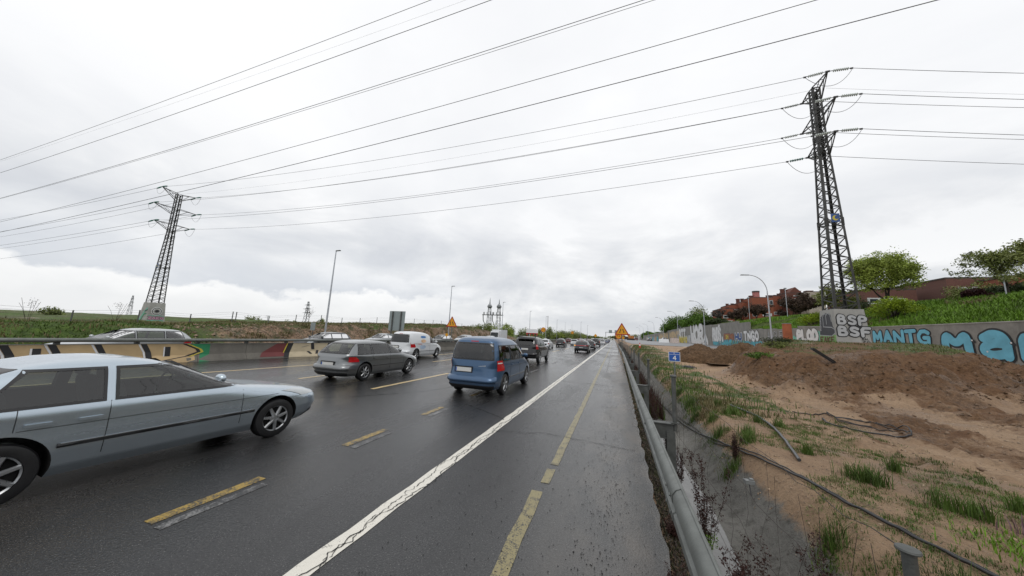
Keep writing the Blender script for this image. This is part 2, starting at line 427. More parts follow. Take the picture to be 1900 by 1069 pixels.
green = np.where((dx > 1.7) & (GX < 24.4), grassy*.55, green)
green = np.where((mo > .9) & (GX < 24.4), .42+.4*fbm(GX*.9, GY*.9, 3), green)
green = np.where((dx > 1.5) & (dx < 4.2) & (GY > 11) & (GY < 60), np.maximum(green, .62*sstep(-.2, .3, fbm(GX, GY, 3)+.2)), green)
ditchm = sstep(.30, .42, dx)*(1-sstep(1.35, 1.95, dx))*(1-sstep(35, 60, GY))
verge = ((dx > 0) & (dx < .4)).astype(float)
terr, tme = np_mesh('ground', V, Fq, [mat('tmp', (.1,.1,.1))], smooth=True)
at_ = tme.color_attributes.new('mask', 'FLOAT_COLOR', 'POINT')
at_.data.foreach_set('color', np.stack([brown, green, ditchm, np.maximum(cut, verge)], -1).astype(np.float32).ravel())
def ground_mat():
    m = NT('earth_sand_and_grass'); p = m.pos()
    vc = m.n('ShaderNodeVertexColor'); vc.layer_name = 'mask'
    sp = m.n('ShaderNodeSeparateColor'); m.l(vc.outputs[0], sp.inputs[0])
    n1 = m.noise(.55, 6, .62, p); n2 = m.noise(6, 6, .7, p); n3 = m.noise(38, 4, .75, p); st = m.noise(1.3, 5, .65, p, (1.6, .25, 1)); 
    sand = m.mix(m.ramp(n1, [(.32, 0.), (.68, 1.)]), (.27, .17, .10), (.45, .31, .195))
    sand = m.mix(m.math('MULTIPLY', m.ramp(st, [(.5, 0.), (.66, 1.)]), .5), sand, (.21, .125, .075))
    sand = m.mix(m.math('MULTIPLY', m.ramp(n2, [(.55, 0.), (.7, 1.)]), .35), sand, (.16, .11, .07))
    sand = m.mix(m.math('MULTIPLY', m.ramp(n3, [(.60, 0.), (.72, 1.)]), .55), sand, (.50, .42, .33))
    n4 = m.noise(17, 5, .8, p)
    sand = m.mix(m.math('MULTIPLY', m.ramp(n4, [(.48, 0.), (.66, 1.)]), .5), sand, (.15, .105, .07))
    br = m.mix(m.ramp(m.math('ADD', m.math('MULTIPLY', n2, .5), m.math('MULTIPLY', n4, .5)), [(.40, 0.), (.60, 1.)]), (.068, .036, .017), (.22, .125, .062))  # brown earth, crevice shade painted in as darker tone where the noise dips
    br = m.mix(m.ramp(n1, [(.4, 0.), (.75, .75)]), br, (.17, .085, .042))
    br = m.mix(m.math('MULTIPLY', m.ramp(n3, [(.6, 0.), (.75, 1.)]), .4), br, (.22, .15, .10))
    gr = m.mix(m.ramp(m.noise(2.2, 6, .7, p), [(.35, 0.), (.65, 1.)]), (.035, .062, .012), (.10, .16, .026))
    gr = m.mix(m.ramp(m.noise(.09, 5, .6, p), [(.42, 0.), (.62, .75)]), gr, (.085, .075, .038))
    cut_ = m.mix(m.ramp(n2, [(.38, 0.), (.62, 1.)]), (.09, .062, .036), (.34, .225, .15))
    cut_ = m.mix(m.ramp(m.noise(1.0, 5, .7, p), [(.48, 0.), (.6, .9)]), cut_, (.05, .055, .02))
    cc = m.mix(m.ramp(n1, [(.3, 0.), (.7, 1.)]), (.12, .117, .105), (.27, .262, .24))
    cc = m.mix(m.ramp(n2, [(.5, 0.), (.7, .7)]), cc, (.045, .04, .032))
    def edge(v): 
        return m.ramp(m.math('ADD', v, m.math('MULTIPLY', m.math('SUBTRACT', m.noise(3.2, 6, .75, p), .5), .9)), [(.38, 0.), (.60, 1.)])
    col = m.mix(edge(sp.outputs[0]), sand, br)
    col = m.mix(edge(vc.outputs[1]), col, cut_)
    col = m.mix(edge(sp.outputs[1]), col, gr)
    col = m.mix(edge(sp.outputs[2]), col, cc)
    wet = m.ramp(n1, [(.38, .38), (.5, .85)])
    m.set(col=col, rough=m.math('MAXIMUM', wet, m.math('MULTIPLY', sp.outputs[1], .9)), spec=.35)
    m.bump(m.math('ADD', m.math('MULTIPLY', n2, .9), m.math('ADD', m.math('MULTIPLY', n4, .6), m.math('MULTIPLY', n3, .35))), 1.0, .09)
    return m.mat
tme.materials[0] = ground_mat()
tag(terr, kind='structure')
def tz(x, y): return float(terrain_z(np.array([x]), np.array([y]))[0])

# ------------------------------------------------------------------ roads
def strip(name, mats, fx0, fx1, ys, z, kind='structure', nz=1):
    mb = MB()
    for i, y in enumerate(ys):
        mb.v.append((fx0(y), y, z)); mb.v.append((fx1(y), y, z))
        if i: b = 2*i; mb.face((b-2, b-1, b+1, b))
    o = mb.build(name, mats); 
    if kind: o['kind'] = kind
    return o
ys = list(np.linspace(-8, 30, 190))+list(np.linspace(30.5, 120, 90))+list(np.linspace(130, 1500, 40))
def jag(y): return float(edge_x(y))+.018*math.sin(y*9.1)+.02*float(fbm(np.array([y*3.]), np.array([1.]), 3)[0])
strip('road', M_ASPH, lambda y: -28.4, jag, ys, 0.0)
M_ASPH2 = paint('new_asphalt', (.105, .108, .112), .30, (.055, .055, .057))
mb = MB()
yy = list(np.linspace(58, 120, 30))+list(np.linspace(130, 900, 30))
for i, y in enumerate(yy):
    x0 = 2.9+.3*math.sin(y*.2) if y > 66 else 2.9+(66-y)*1.9; x1 = 23.0 if y > 66 else 23.0-(66-y)*.3
    for k in range(9):
        x = x0+(x1-x0)*k/8; mb.v.append((x, y, max(tz(x, y), float(field_z(np.array([x]), np.array([y]))[0]))+.05))
    if i:
        for k in range(8): b = 9*(i-1)+k; mb.face((b, b+1, b+10, b+9))
tag(mb.build('new_road', M_ASPH2), kind='structure')

def line_obj(name, m, pts, wd, z=.004, label=None, seg=None):
    """painted line along pts [(x,y)...] with width wd, lying on the road"""
    mb = MB(); n = 0
    P = []
    for (x0, y0), (x1, y1) in zip(pts, pts[1:]):
        L = max(1, int(abs(y1-y0)/(.25 if y0 < 25 else 3)))
        for i in range(L): P.append((x0+(x1-x0)*i/L, y0+(y1-y0)*i/L))
    P.append(pts[-1])
    for i, (x, y) in enumerate(P):
        j = .006*math.sin(y*7.3)+.005*math.sin(y*19.)
        mb.v.append((x-wd/2+j, y, z)); mb.v.append((x+wd/2+j*.6, y, z))
        if i: b = 2*i; mb.face((b-2, b-1, b+1, b))
    o = mb.build(name, m); o['kind'] = 'structure'; return o
line_obj('edge_line', M_WHITE, [(-2.40, -2), (-2.37, 8), (-2.36, 34), (-2.3, 120), (-2.2, 600)], .19)
line_obj('temporary_line', M_YEL2, [(-.90, 2), (-.94, 4.25)], .14)
line_obj('temporary_line', M_YEL2, [(-.90, 4.5), (-.90, 4.98)], .12)
line_obj('temporary_line', M_YEL2, [(-.89, 5.15), (-.88, 9.2), (-.86, 36), (-.84, 90), (-.84, 300)], .12)
line_obj('old_line', M_OLD, [(-.45, 20), (-.42, 90)], .09)
for i in range(26):
    y0 = [2.12, 4.45, 6.7, 9.3, 12.2, 16.6][i] if i < 6 else 16.6+(i-5)*6.2
    y1 = [3.17, 5.44, 7.6, 10.2, 13.4, 18.2][i] if i < 6 else y0+2.0
    if y0 > 170: break
    line_obj('lane_dash', M_YEL if i < 4 else M_OLD, [(-4.29+.01*i, y0), (-4.29+.01*i+.005, y1)], .13)
    if i < 5: line_obj('lane_dash', M_OLD, [(-4.10+.01*i, y0-.02), (-4.10+.01*i, y1-.1)], .11)
for i in range(20): line_obj('lane_dash', M_YWHITE, [(-7.48, 8.65+i*10.5), (-7.46, 13.6+i*10.5)], .15)
for i in range(20): line_obj('lane_dash', M_YWHITE, [(-11.0, 8.9+i*9), (-10.92, 8.9+i*9+4.2)], .14)
line_obj('median_line', M_YWHITE, [(-15.3, 2), (-14.75, 8.4), (-14.3, 12.35), (-13.9, 20), (-13.6, 60), (-13.4, 300)], .15)
# tar patches and cracks
def blotch(name, m, pts, z=.005):
    mb = MB(); mb.poly([(x, y, z) for x, y in pts], 0); o = mb.build(name, m); o['kind'] = 'structure'
def crackline(name, pts, wd, m=M_CRACK, z=.009, amp=.035, n=60):
    mb = MB(); k = 0; P = []
    for (x0, y0), (x1, y1) in zip(pts, pts[1:]):
        for i in range(n): t = i/n; P.append((x0+(x1-x0)*t, y0+(y1-y0)*t))
    P.append(pts[-1]); px = 0; py = 0
    for i, (x, y) in enumerate(P):
        px = px*.86+random.uniform(-amp, amp)*.45; py = py*.86+random.uniform(-amp, amp)*.45; w_ = wd*random.uniform(.35, 1.25)
        dxp = P[min(i+1, len(P)-1)][0]-P[max(i-1, 0)][0]; dyp = P[min(i+1, len(P)-1)][1]-P[max(i-1, 0)][1]
        l = math.hypot(dxp, dyp) or 1; nx_, ny_ = -dyp/l, dxp/l
        mb.v.append((x+px-nx_*w_/2, y+py-ny_*w_/2, z)); mb.v.append((x+px+nx_*w_/2, y+py+ny_*w_/2, z))
        if i: b = 2*i; mb.face((b-2, b-1, b+1, b))
    o = mb.build(name, m); o['kind'] = 'structure'
crackline('road_crack', [(-2.35, 1.6), (-2.33, 5), (-2.36, 11)], .014, n=110, amp=.05)
crackline('road_crack', [(-2.37, 11), (-2.33, 26)], .02, n=110, amp=.05)
crackline('road_crack', [(-2.34, 6.3), (-1.4, 6.6), (.3, 6.4)], .018, n=40, amp=.05)
crackline('road_crack', [(-7.2, 7.3), (-5.9, 9.2), (-5.2, 12)], .05, M_TAR, n=40, amp=.05)
crackline('road_crack', [(-9.5, 6.2), (-7.3, 7.2)], .04, M_TAR, n=40, amp=.06)
crackline('road_crack', [(-3.9, 8.2), (-2.4, 7.2)], .03, n=40, amp=.05)
for i, y in enumerate((14.5, 19, 24.5, 31)): crackline('road_crack', [(-2.3, y), (-.2, y-.3)], .05, M_OLD, z=.0055, n=30, amp=.04)
mb = MB()
for i in range(40):
    t = i/39; y = 17.5+t*9; x = -2.52; wd = .10*math.sin(math.pi*t)**.5*(1+.3*math.sin(t*31))
    mb.v.append((x-wd, y, .0048)); mb.v.append((x, y, .0048))
    if i: b = 2*i; mb.face((b-2, b-1, b+1, b))
tag(mb.build('tar_patch', M_TAR), kind='structure')
mb = MB()
for i in range(30):
    t = i/29; y = 33+t*14; x = -2.50; wd = .12*math.sin(math.pi*t)**.5*(1+.3*math.sin(t*31))
    mb.v.append((x-wd, y, .0048)); mb.v.append((x, y, .0048))
    if i: b = 2*i; mb.face((b-2, b-1, b+1, b))
tag(mb.build('tar_patch', M_TAR), kind='structure')
crackline('road_crack', [(-2.31, 1.6), (-2.38, 4.2), (-2.31, 7)], .010, n=110, amp=.06)
# loose chippings on the shoulder
mb = MB()
for i in range(2600):
    y = 1.8+random.random()**1.6*16; x = -.12+random.gauss(0, .15) if random.random() < .6 else random.uniform(-2, .5)
    if x > edge_x(y)-.02: x = edge_x(y)-random.random()*.3
    s = random.uniform(.003, .009)*(1.5 if random.random() < .06 else 1)
    b = len(mb.v); a0 = random.random()*6.28
    for k in range(3): mb.v.append((x+s*math.cos(a0+2.1*k), y+s*1.2*math.sin(a0+2.1*k), .0045))
    mb.v.append((x+random.uniform(-.3,.3)*s, y, .0045+s*.9))
    for k in range(3): mb.face((b+k, b+(k+1) % 3, b+3))
tag(mb.build('road_gravel', M_TAR), kind='stuff')
# ------------------------------------------------------------------ writing with strokes
LET = {
 'A': [[(0,0),(.5,1),(1,0)],[(.22,.38),(.78,.38)]], 'B': [[(0,0),(0,1),(.7,1),(.85,.78),(.7,.55),(0,.55)],[(.7,.55),(1,.28),(.75,0),(0,0)]],
 'C': [[(1,.82),(.7,1),(.3,1),(0,.7),(0,.3),(.3,0),(.7,0),(1,.18)]], 'D': [[(0,0),(0,1),(.6,1),(1,.65),(1,.35),(.6,0),(0,0)]],
 'E': [[(1,1),(0,1),(0,0),(1,0)],[(0,.5),(.8,.5)]], 'F': [[(1,1),(0,1),(0,0)],[(0,.52),(.75,.52)]],
 'G': [[(1,.85),(.7,1),(.3,1),(0,.7),(0,.3),(.3,0),(.95,.0),(1,.45),(.55,.45)]], 'H': [[(0,0),(0,1)],[(1,0),(1,1)],[(0,.5),(1,.5)]],
 'I': [[(.5,0),(.5,1)]], 'K': [[(0,0),(0,1)],[(.95,1),(.05,.5),(1,0)]], 'L': [[(0,1),(0,0),(.9,0)]],
 'M': [[(0,0),(.05,1),(.5,.4),(.95,1),(1,0)]], 'N': [[(0,0),(0,1),(1,0),(1,1)]], 'O': [[(.5,1),(.1,.8),(0,.5),(.1,.2),(.5,0),(.9,.2),(1,.5),(.9,.8),(.5,1)]],
 'P': [[(0,0),(0,1),(.75,1),(1,.75),(.75,.48),(0,.48)]], 'R': [[(0,0),(0,1),(.75,1),(.95,.75),(.75,.5),(0,.5)],[(.45,.5),(1,0)]],
 'S': [[(.95,.85),(.6,1),(.15,.9),(.1,.65),(.5,.52),(.9,.38),(.88,.12),(.45,0),(.02,.12)]], 'T': [[(0,1),(1,1)],[(.5,1),(.5,0)]],
 'U': [[(0,1),(0,.25),(.3,0),(.7,0),(1,.25),(1,1)]], 'W': [[(0,1),(.2,0),(.5,.65),(.8,0),(1,1)]], 'Z': [[(0,1),(1,1),(0,0),(1,0)]],
 '4': [[(.75,0),(.75,1),(0,.3),(1,.3)]], 'a': [[(.15,.75),(.5,.95),(.9,.75),(.9,0)],[(.9,.5),(.4,.55),(.05,.3),(.3,0),(.9,.12)]],
 'Q': [[(.1,0),(0,.5),(.3,1),(.7,.95),(1,.5),(.8,0)],[(.4,.4),(.5,.1)]], '.': [[(.4,0),(.45,.25),(.6,.0)]],
 'e': [[(.1,.5),(.9,.5),(.8,.9),(.3,.95),(.05,.5),(.3,.02),(.9,.12)]], '1': [[(.5,0),(.5,1)]],
}
class Wall:
    """a painted plane: origin o, unit u along, unit v up, n outwards"""
    def __init__(s, o, u, v):
        s.o = Vector(o); s.u = Vector(u).normalized(); s.v = Vector(v).normalized(); s.n = s.u.cross(s.v); s.k = 0
    def pt(s, a, b, d): return s.o+s.u*a+s.v*b+s.n*d
def stroke(mb, W, pts, r, m, d, jit=0):
    """fat polyline with round joints, pieces .2 mm apart"""
    P = [(a+random.uniform(-jit, jit), b+random.uniform(-jit, jit)) for a, b in pts]
    for i, (a, b) in enumerate(P):
        s_ = len(mb.v); 
        for k in range(14): t = 2*math.pi*k/14; mb.v.append(tuple(W.pt(a+r*math.cos(t), b+r*math.sin(t), d+W.k*.0002)))
        mb.face(range(s_, s_+14), m); W.k += 1
        if i:
            a0, b0 = P[i-1]; l = math.hypot(a-a0, b-b0) or 1; nx_, ny_ = -(b-b0)/l*r, (a-a0)/l*r
            s_ = len(mb.v)
            for q in ((a0-nx_, b0-ny_), (a-nx_, b-ny_), (a+nx_, b+ny_), (a0+nx_, b0+ny_)): mb.v.append(tuple(W.pt(*q, d+W.k*.0002)))
            mb.face((s_, s_+1, s_+2, s_+3), m); W.k += 1
def smooth2(pts, it=1):
    for _ in range(it):
        q = [pts[0]]
        for a, b in zip(pts, pts[1:]): q += [(a[0]*.75+b[0]*.25, a[1]*.75+b[1]*.25), (a[0]*.25+b[0]*.75, a[1]*.25+b[1]*.75)]
        pts = q+[pts[-1]]
    return pts
def write(mb, W, text, a0, b0, cw, h, r, ro=0, mf=0, mo_=1, gap=.25, d=.004, jit=.0, round_=0, skew=0, rise=0):
    """letters of width cw and height h: outline stroke ro wider behind the fill stroke r"""
    runs = []
    x = a0
    for i, chx in enumerate(text):
        if chx != ' ':
            for st in LET[chx]:
                p = [(x+q[0]*cw+q[1]*skew*h, b0+q[1]*h+(x-a0+q[0]*cw)*rise+random.uniform(-jit, jit)) for q in st]
                runs.append(smooth2(p, round_) if round_ else p)
        x += cw*(1+gap)
    W.k = 0
    if ro:
        for p in runs: stroke(mb, W, p, r+ro, mo_, d)
    W.k = 0
    for p in runs: stroke(mb, W, p, r, mf, d+.02 if ro else d)
    return x
def panel(mb, W, pts, m, d): mb.poly([tuple(W.pt(a, b, d)) for a, b in pts], m)

# ------------------------------------------------------------------ retaining wall
wl = empty('retaining_wall', (24.45, 60, 1.0)); tag(wl, 'long stepped grey concrete retaining wall covered in graffiti on the right', 'wall')
wl_z0 = lambda y: float(field_z(np.array([23.8]), np.array([y]))[0])-.5
mb = MB()
brk = [-12, 28, 36, 40, 46, 53.4, 60, 65, 70, 75.5, 81.5, 88, 93.9, 102, 113, 125, 140, 155, 171, 195, 220, 255, 300, 360, 420]
for a_, b_ in zip(brk, brk[1:]):
    t0 = float(wall_top(a_+.06)); t1 = float(wall_top(b_-.06))
    if a_ >= 53: t0 = t1 = max(t0, t1)
    x0, x1 = 24.0, 24.35
    z0, z1 = wl_z0(a_), wl_z0(b_); e = .012
    q = lambda x, y, z: (x-24.45, y-60, z-1.0)
    mb.prism([q(x0, a_+e, z0), q(x1, a_+e, z0), q(x1, b_-e, z1), q(x0, b_-e, z1)], [q(x0, a_+e, t0), q(x1, a_+e, t0), q(x1, b_-e, t1), q(x0, b_-e, t1)])
mb.build('panels', M_CONC, wl)
mb = MB()
for a_, b_ in zip(brk, brk[1:]):
    if b_ > 54: break
    t0, t1 = float(wall_top(a_)), float(wall_top(b_))
    mb.prism([(x-24.45, y-60, z-1) for x, y, z in ((23.96, a_+.02, t0+.002), (24.39, a_+.02, t0+.002), (24.39, b_-.02, t1+.002), (23.96, b_-.02, t1+.002))],
             [(x-24.45, y-60, z-1) for x, y, z in ((23.96, a_+.02, t0+.07), (24.39, a_+.02, t0+.07), (24.39, b_-.02, t1+.07), (23.96, b_-.02, t1+.07))])
mb.build('coping', M_CONCL, wl)
# graffiti: a measured from Y, read from the camera side (u runs towards the camera => -Y)
class RW(Wall):
    def pt(s, a, b, d): return Vector((24.0-.45-d-24.0, s.y0-a-60, b-1.0))
def rw(y0): W = RW((0,0,0), (0,-1,0), (0,0,1)); W.y0 = y0; return W
GM = lambda *k: [G[x] for x in k]
def gobj(mb, mats, label=None):
    o = mb.build('graffiti', GM(*mats), wl)
    if label: o['label'] = label
# big blue MaN. letters: from about Y=33.3 (left) to 25 (right)
mb = MB(); W = rw(33.6)
write(mb, W, 'MaN', .35, 1.95, 1.70, 1.60, .29, .13, 0, 1, .46, round_=2, rise=-.005)
write(mb, W, 'T', 7.9, 2.0, 1.6, 1.5, .31, .11, 0, 1, .35, round_=1)
for a_, b_ in ((2.35, 2.95), (3.2, 2.2), (4.65, 2.8), (6.0, 2.6), (6.9, 2.45)): stroke(mb, W, [(a_, b_), (a_+.12, b_-.08)], .10, 1, .036); stroke(mb, W, [(a_, b_+.02)], .06, 2, .05)
gobj(mb, ('blue', 'black', 'white'), 'large rounded pale blue letters outlined in black')
# MANTG
mb = MB(); W = rw(40.3)
write(mb, W, 'MANTG', .2, 2.75, .85, .95, .155, .10, 0, 1, .40, jit=.05)
write(mb, W, 'NCMO', 3.0, 1.9, .5, .4, .12, .05, 0, 1, .35, round_=1); stroke(mb, W, [(4.2, 2.2), (4.4, 2.0)], .12, 2, .03); stroke(mb, W, [(6.0, 1.9), (6.2, 1.7)], .14, 2, .03)
gobj(mb, ('blue', 'black', 'pink'), 'blue block letters MANTG outlined in black')
# PLOD on mint, right of the terracotta column
mb = MB(); W = rw(54.0)
stroke(mb, W, [(-.4, 3.0), (1, 2.6), (3, 2.5), (5.2, 2.8), (5.6, 3.5), (4.5, 3.8)], .4, 2, .004)
stroke(mb, W, [(-.6, 3.2), (-.5, 2.4)], .35, 2, .0045)
write(mb, W, 'PLOD', .4, 2.85, .85, 1.25, .28, .07, 0, 1, .42, round_=1)
write(mb, W, 'SEZO', .6, 2.1, .7, .35, .05, 0, 3, 3, .4, d=.05)
write(mb, W, 'HN', 6.6, 2.8, .3, .4, .05, 0, 1, 1, .6); write(mb, W, 'FN', 6.6, 2.2, .3, .4, .05, 0, 1, 1, .6)
write(mb, W, 'MN', 8.0, 2.0, .5, 1.1, .08, 0, 4, 4, .5)
gobj(mb, ('white', 'black', 'mint', 'grey', 'teal'), 'white bubble letters with a black line on a mint green cloud')
mb = MB(); W = rw(62.5); write(mb, W, 'ANGLEHE', .0, 2.9, .72, 1.2, .07, .0, 0, 0, .38, jit=.05); write(mb, W, 'ANGLEHE', .07, 2.98, .72, 1.2, .05, .0, 1, 1, .38, d=.03); write(mb, W, 'ERIS', 1, 1.6, 1.0, .6, .12, .05, 2, 0, .3)
gobj(mb, ('black', 'silver', 'navy'))
mb = MB(); W = rw(72.8); write(mb, W, 'TNGO', .4, 2.85, 1.15, 1.5, .27, .1, 0, 1, .5, round_=1); write(mb, W, 'CENSOR', -.4, 1.75, 1.1, .75, .16, .05, 2, 3, .32); gobj(mb, ('white', 'black', 'teal', 'grey'))
mb = MB(); W = rw(77.4); write(mb, W, 'HU', .2, 3.0, 1.4, 1.0, .26, .14, 0, 1, .3); gobj(mb, ('navy', 'white'))
mb = MB(); W = rw(84.6); write(mb, W, 'EFEMO', .3, 3.05, .95, .95, .20, .09, 0, 1, .34); write(mb, W, 'EH', 1.6, 3.15, .6, .7, .12, .0, 2, 2, .6, d=.05); gobj(mb, ('rust', 'maroon', 'yellow'))
mb = MB(); W = rw(93.4)
for k, (a_, t) in enumerate(((.5, 4.4), (2.6, 4.7), (4.8, 5.3))):
    stroke(mb, W, [(a_, t-.6), (a_+1.0, t+.5), (a_+1.3, 2.9)], .75, 0, .02)
write(mb, W, 'RUDS.', .4, 2.75, 1.35, 2.9, .36, .07, 0, 1, .30, d=.03, round_=1)
gobj(mb, ('white', 'grey'), 'tall pointed white letters with thin grey outlines')
mb = MB(); W = rw(93.0); write(mb, W, 'NENTIONMHT', .1, 1.75, 1.0, .95, .24, .05, 0, 1, .36); 
for i in range(8): stroke(mb, W, [(12+i*1.15, 1.9+random.random()*.3), (12.5+i*1.15, 2.7), (12.9+i*1.15, 1.7)], .13, (0, 2)[i % 2], .04+.01*i)
gobj(mb, ('teal', 'navy', 'mint'), 'long row of small turquoise letters low on the wall')
mb = MB(); W = rw(117.5)
write(mb, W, 'WOR', .3, 2.0, 4.2, 4.6, .85, .16, 0, 1, .25, round_=1); stroke(mb, W, [(16, 2.1), (17.6, 3.6), (19.3, 2.1)], .9, 0, .05); stroke(mb, W, [(16, 2.0), (17.5, 2.9), (18.5, 2.0)], .12, 1, .08)
stroke(mb, W, [(1, 2.3), (13, 2.3)], .6, 0, .055)
gobj(mb, ('white', 'slate'), 'very tall white letters with black outlines')
mb = MB(); W = rw(137); write(mb, W, 'RT+'.replace('+', 'T'), .2, 4.0, 2.6, 2.2, .6, .15, 0, 1, .55); write(mb, W, 'REMO', .1, 2.0, 2.4, 1.6, .45, .2, 2, 3, .5); write(mb, W, 'GONE', 8.5, 2.0, 2.2, 1.8, .5, .2, 4, 5, .2); gobj(mb, ('white', 'slate', 'yellow', 'black', 'silver', 'grey'))
mb = MB(); W = rw(160); write(mb, W, 'MENT', .5, 3.6, 4.2, 1.9, .75, .1, 0, 1, .4); write(mb, W, 'COR', 2, 1.9, 3.2, 1.2, .5, .1, 2, 3, .5); gobj(mb, ('cream', 'grey', 'navy', 'silver'))
mb = MB(); W = rw(196); write(mb, W, 'VNGC'.replace('V', 'W'), .5, 3.2, 6, 2.0, .9, .12, 0, 1, .35); write(mb, W, 'HE', 6, 2.0, 5, 1.0, .6, .1, 2, 3, .6); gobj(mb, ('cream', 'grey', 'rust', 'teal'))
mb = MB(); W = rw(270); 
for i in range(9): write(mb, W, random.choice(['AR', 'NE', 'SO']), i*8, 2.2, 2.6, 1.8, .6, .1, (0, 2, 3)[i % 3], 1, .3)
gobj(mb, ('silver', 'grey', 'cream', 'teal'))

# ------------------------------------------------------------------ median barrier
br = empty('median_barrier', (-18.5, 16, 0)); tag(br, 'long concrete median barrier with cream graffiti and a steel rail on top', 'barrier')
mb = MB(); rl = MB(); bl = MB()
bys = list(np.arange(-14, 60, 2.0))+list(np.arange(60, 420, 12.0))
prof = [(-.34, 0), (.34, 0), (.30, .10), (.16, .34), (.12, .86), (-.12, .86), (-.16, .34), (-.30, .10)]
for a_, b_ in zip(bys, bys[1:]):
    xa, xb = float(barrier_x(a_)), float(barrier_x(b_)); e = .008 if b_ < 60 else 0
    mb.prism([(xa+p+18.5, a_+e-16, q-.02) for p, q in prof], [(xb+p+18.5, b_-e-16, q-.02) for p, q in prof])
mb.build('wall', M_CONCB, br)
wp = [(0,.0),(.045,.02),(.075,.06),(.075,.12),(.02,.155),(.02,.165),(.075,.20),(.075,.26),(.045,.30),(0,.32)]
def wbeam(mb, path, side, zt, th=.006):
    """W-beam: open corrugated section swept along path [(x,y)], top at zt; side +1 bulges to +x"""
    ring = wp+[(a-th, b) for a, b in reversed(wp)]
    n = len(ring); b0 = len(mb.v)
    for x, y in path:
        for a, b in ring: mb.v.append((x+side*a, y, zt-.32+b))
    for i in range(len(path)-1):
        for k in range(n):
            k2 = (k+1) % n; q = (b0+i*n+k, b0+i*n+k2, b0+(i+1)*n+k2, b0+(i+1)*n+k)
            mb.face(q if side < 0 else q[::-1])
for a_, b_ in zip(bys, bys[1:]):
    xa, xb = float(barrier_x(a_)), float(barrier_x(b_))
for s_, nm in ((.16, 'rail'),):
    pth = [(float(barrier_x(y))+.20+18.5, y-16) for y in bys]
    rl.tube([(x, y, 1.0) for x, y in pth], .075, 10); rl.tube([(x-.13, y, .965) for x, y in pth], .05, 8)
    rl.build('rail', M_STEEL, br, 40)
for y in np.arange(4, 60, 2.0):
    x = float(barrier_x(y))+18.5; bl = MB(); bl.box((x+.06, y-16, .90), (.16, .12, .12)); bl.build('rail_bracket', M_STEELD, br)
class BW(Wall):
    def pt(s, a, b, d):   # face towards the camera; profile leans back
        y = a; x = float(barrier_x(y)); lean = np.interp(b, [0, .10, .34, .86], [.34, .30, .16, .12])
        return Vector((x+lean+.004+d+18.5, y-16, b-.02))
W = BW((0,0,0), (0,1,0), (0,0,1))
def bpanel(mb, y0, y1, m, z0=.02, z1=.84, d=.002, tilt=0):
    n = max(2, int((y1-y0)/.5)); zs = [z0, max(z0, .10), .34, z1] if z0 < .3 else [z0, z1]
    for i in range(n):
        a, b = y0+(y1-y0)*i/n, y0+(y1-y0)*(i+1)/n
        for q, r in zip(zs, zs[1:]):
            if r > q: mb.poly([tuple(W.pt(a+tilt*q, q, d)), tuple(W.pt(b+tilt*q, q, d)), tuple(W.pt(b+tilt*r, r, d)), tuple(W.pt(a+tilt*r, r, d))], m)
def bstroke(mb, pts, wd, m, d=.012):
    for (a, b), (a2, b2) in zip(pts, pts[1:]):
        mb.poly([tuple(W.pt(a-wd, b, d)), tuple(W.pt(a+wd, b, d)), tuple(W.pt(a2+wd, b2, d)), tuple(W.pt(a2-wd, b2, d))], m)
mb = MB()
bpanel(mb, -8, 9.6, 0)
mb.poly([tuple(W.pt(a, b, .003)) for a, b in ((9.6, .02), (9.9, .1), (9.9, .34), (9.6, .34))], 0)
mb.poly([tuple(W.pt(a, b, .003)) for a, b in ((9.6, .34), (10.05, .4), (10.1, .55), (9.6, .84))], 0)
for y in (2.6, 3.9, 5.1, 6.05, 7.1, 8.35): 
    bstroke(mb, [(y-.16, .84), (y, .5), (y+.04, .2)], .09, 1); bstroke(mb, [(y-.30, .84), (y-.13, .5), (y-.09, .2)], .03, 2, .011)
for y in (3.4, 5.6, 8.95): bstroke(mb, [(y, .72), (y+.01, .3)], .09, 1); bstroke(mb, [(y-.11, .72), (y-.10, .3)], .025, 2, .011)
bstroke(mb, [(9.5, .84), (9.98, .60), (10.05, .48), (9.6, .28), (8.8, .12)], .07, 1); bstroke(mb, [(9.62, .84), (10.1, .60), (10.18, .46), (9.72, .26)], .05, 3, .010)
mb.poly([tuple(W.pt(a, b, .006)) for a, b in ((10.05, .02), (10.75, .02), (10.7, .34), (10.1, .34))], 4); mb.poly([tuple(W.pt(a, b, .006)) for a, b in ((10.12, .34), (10.7, .34), (10.6, .84), (9.75, .84))], 4)
o = mb.build('graffiti', GM('cream', 'black', 'white', 'yellow', 'green'), br); o['label'] = 'cream painted letters with black gaps and a green end'
mb = MB()
mb.poly([tuple(W.pt(a, b, .004)) for a, b in ((12.6, .1), (14.0, .1), (14.0, .34), (12.75, .34))], 3); mb.poly([tuple(W.pt(a, b, .004)) for a, b in ((12.75, .34), (14.0, .34), (14.3, .84), (13.5, .84))], 3)
bpanel(mb, 14.1, 19.6, 0); bpanel(mb, 24, 24.01, 0)
bstroke(mb, [(14.25, .84), (14.05, .3), (13.95, .05)], .14, 1); bstroke(mb, [(14.05, .84), (13.85, .3)], .03, 2, .016)
bstroke(mb, [(15.55, .84), (15.6, .45)], .10, 1); bstroke(mb, [(15.3, .35), (15.45, .18), (15.8, .18), (15.9, .4)], .08, 1)
bstroke(mb, [(16.7, .84), (16.55, .5), (16.7, .2), (16.9, .05)], .09, 1); bstroke(mb, [(17.7, .68), (17.72, .42)], .12, 1); bstroke(mb, [(18.9, .84), (19.0, .5), (19.2, .1)], .12, 1)
bstroke(mb, [(14.1, .03), (19.3, .03)], .4, 1, .013); bstroke(mb, [(14.9, .6), (15.3, .7)], .05, 4, .015)
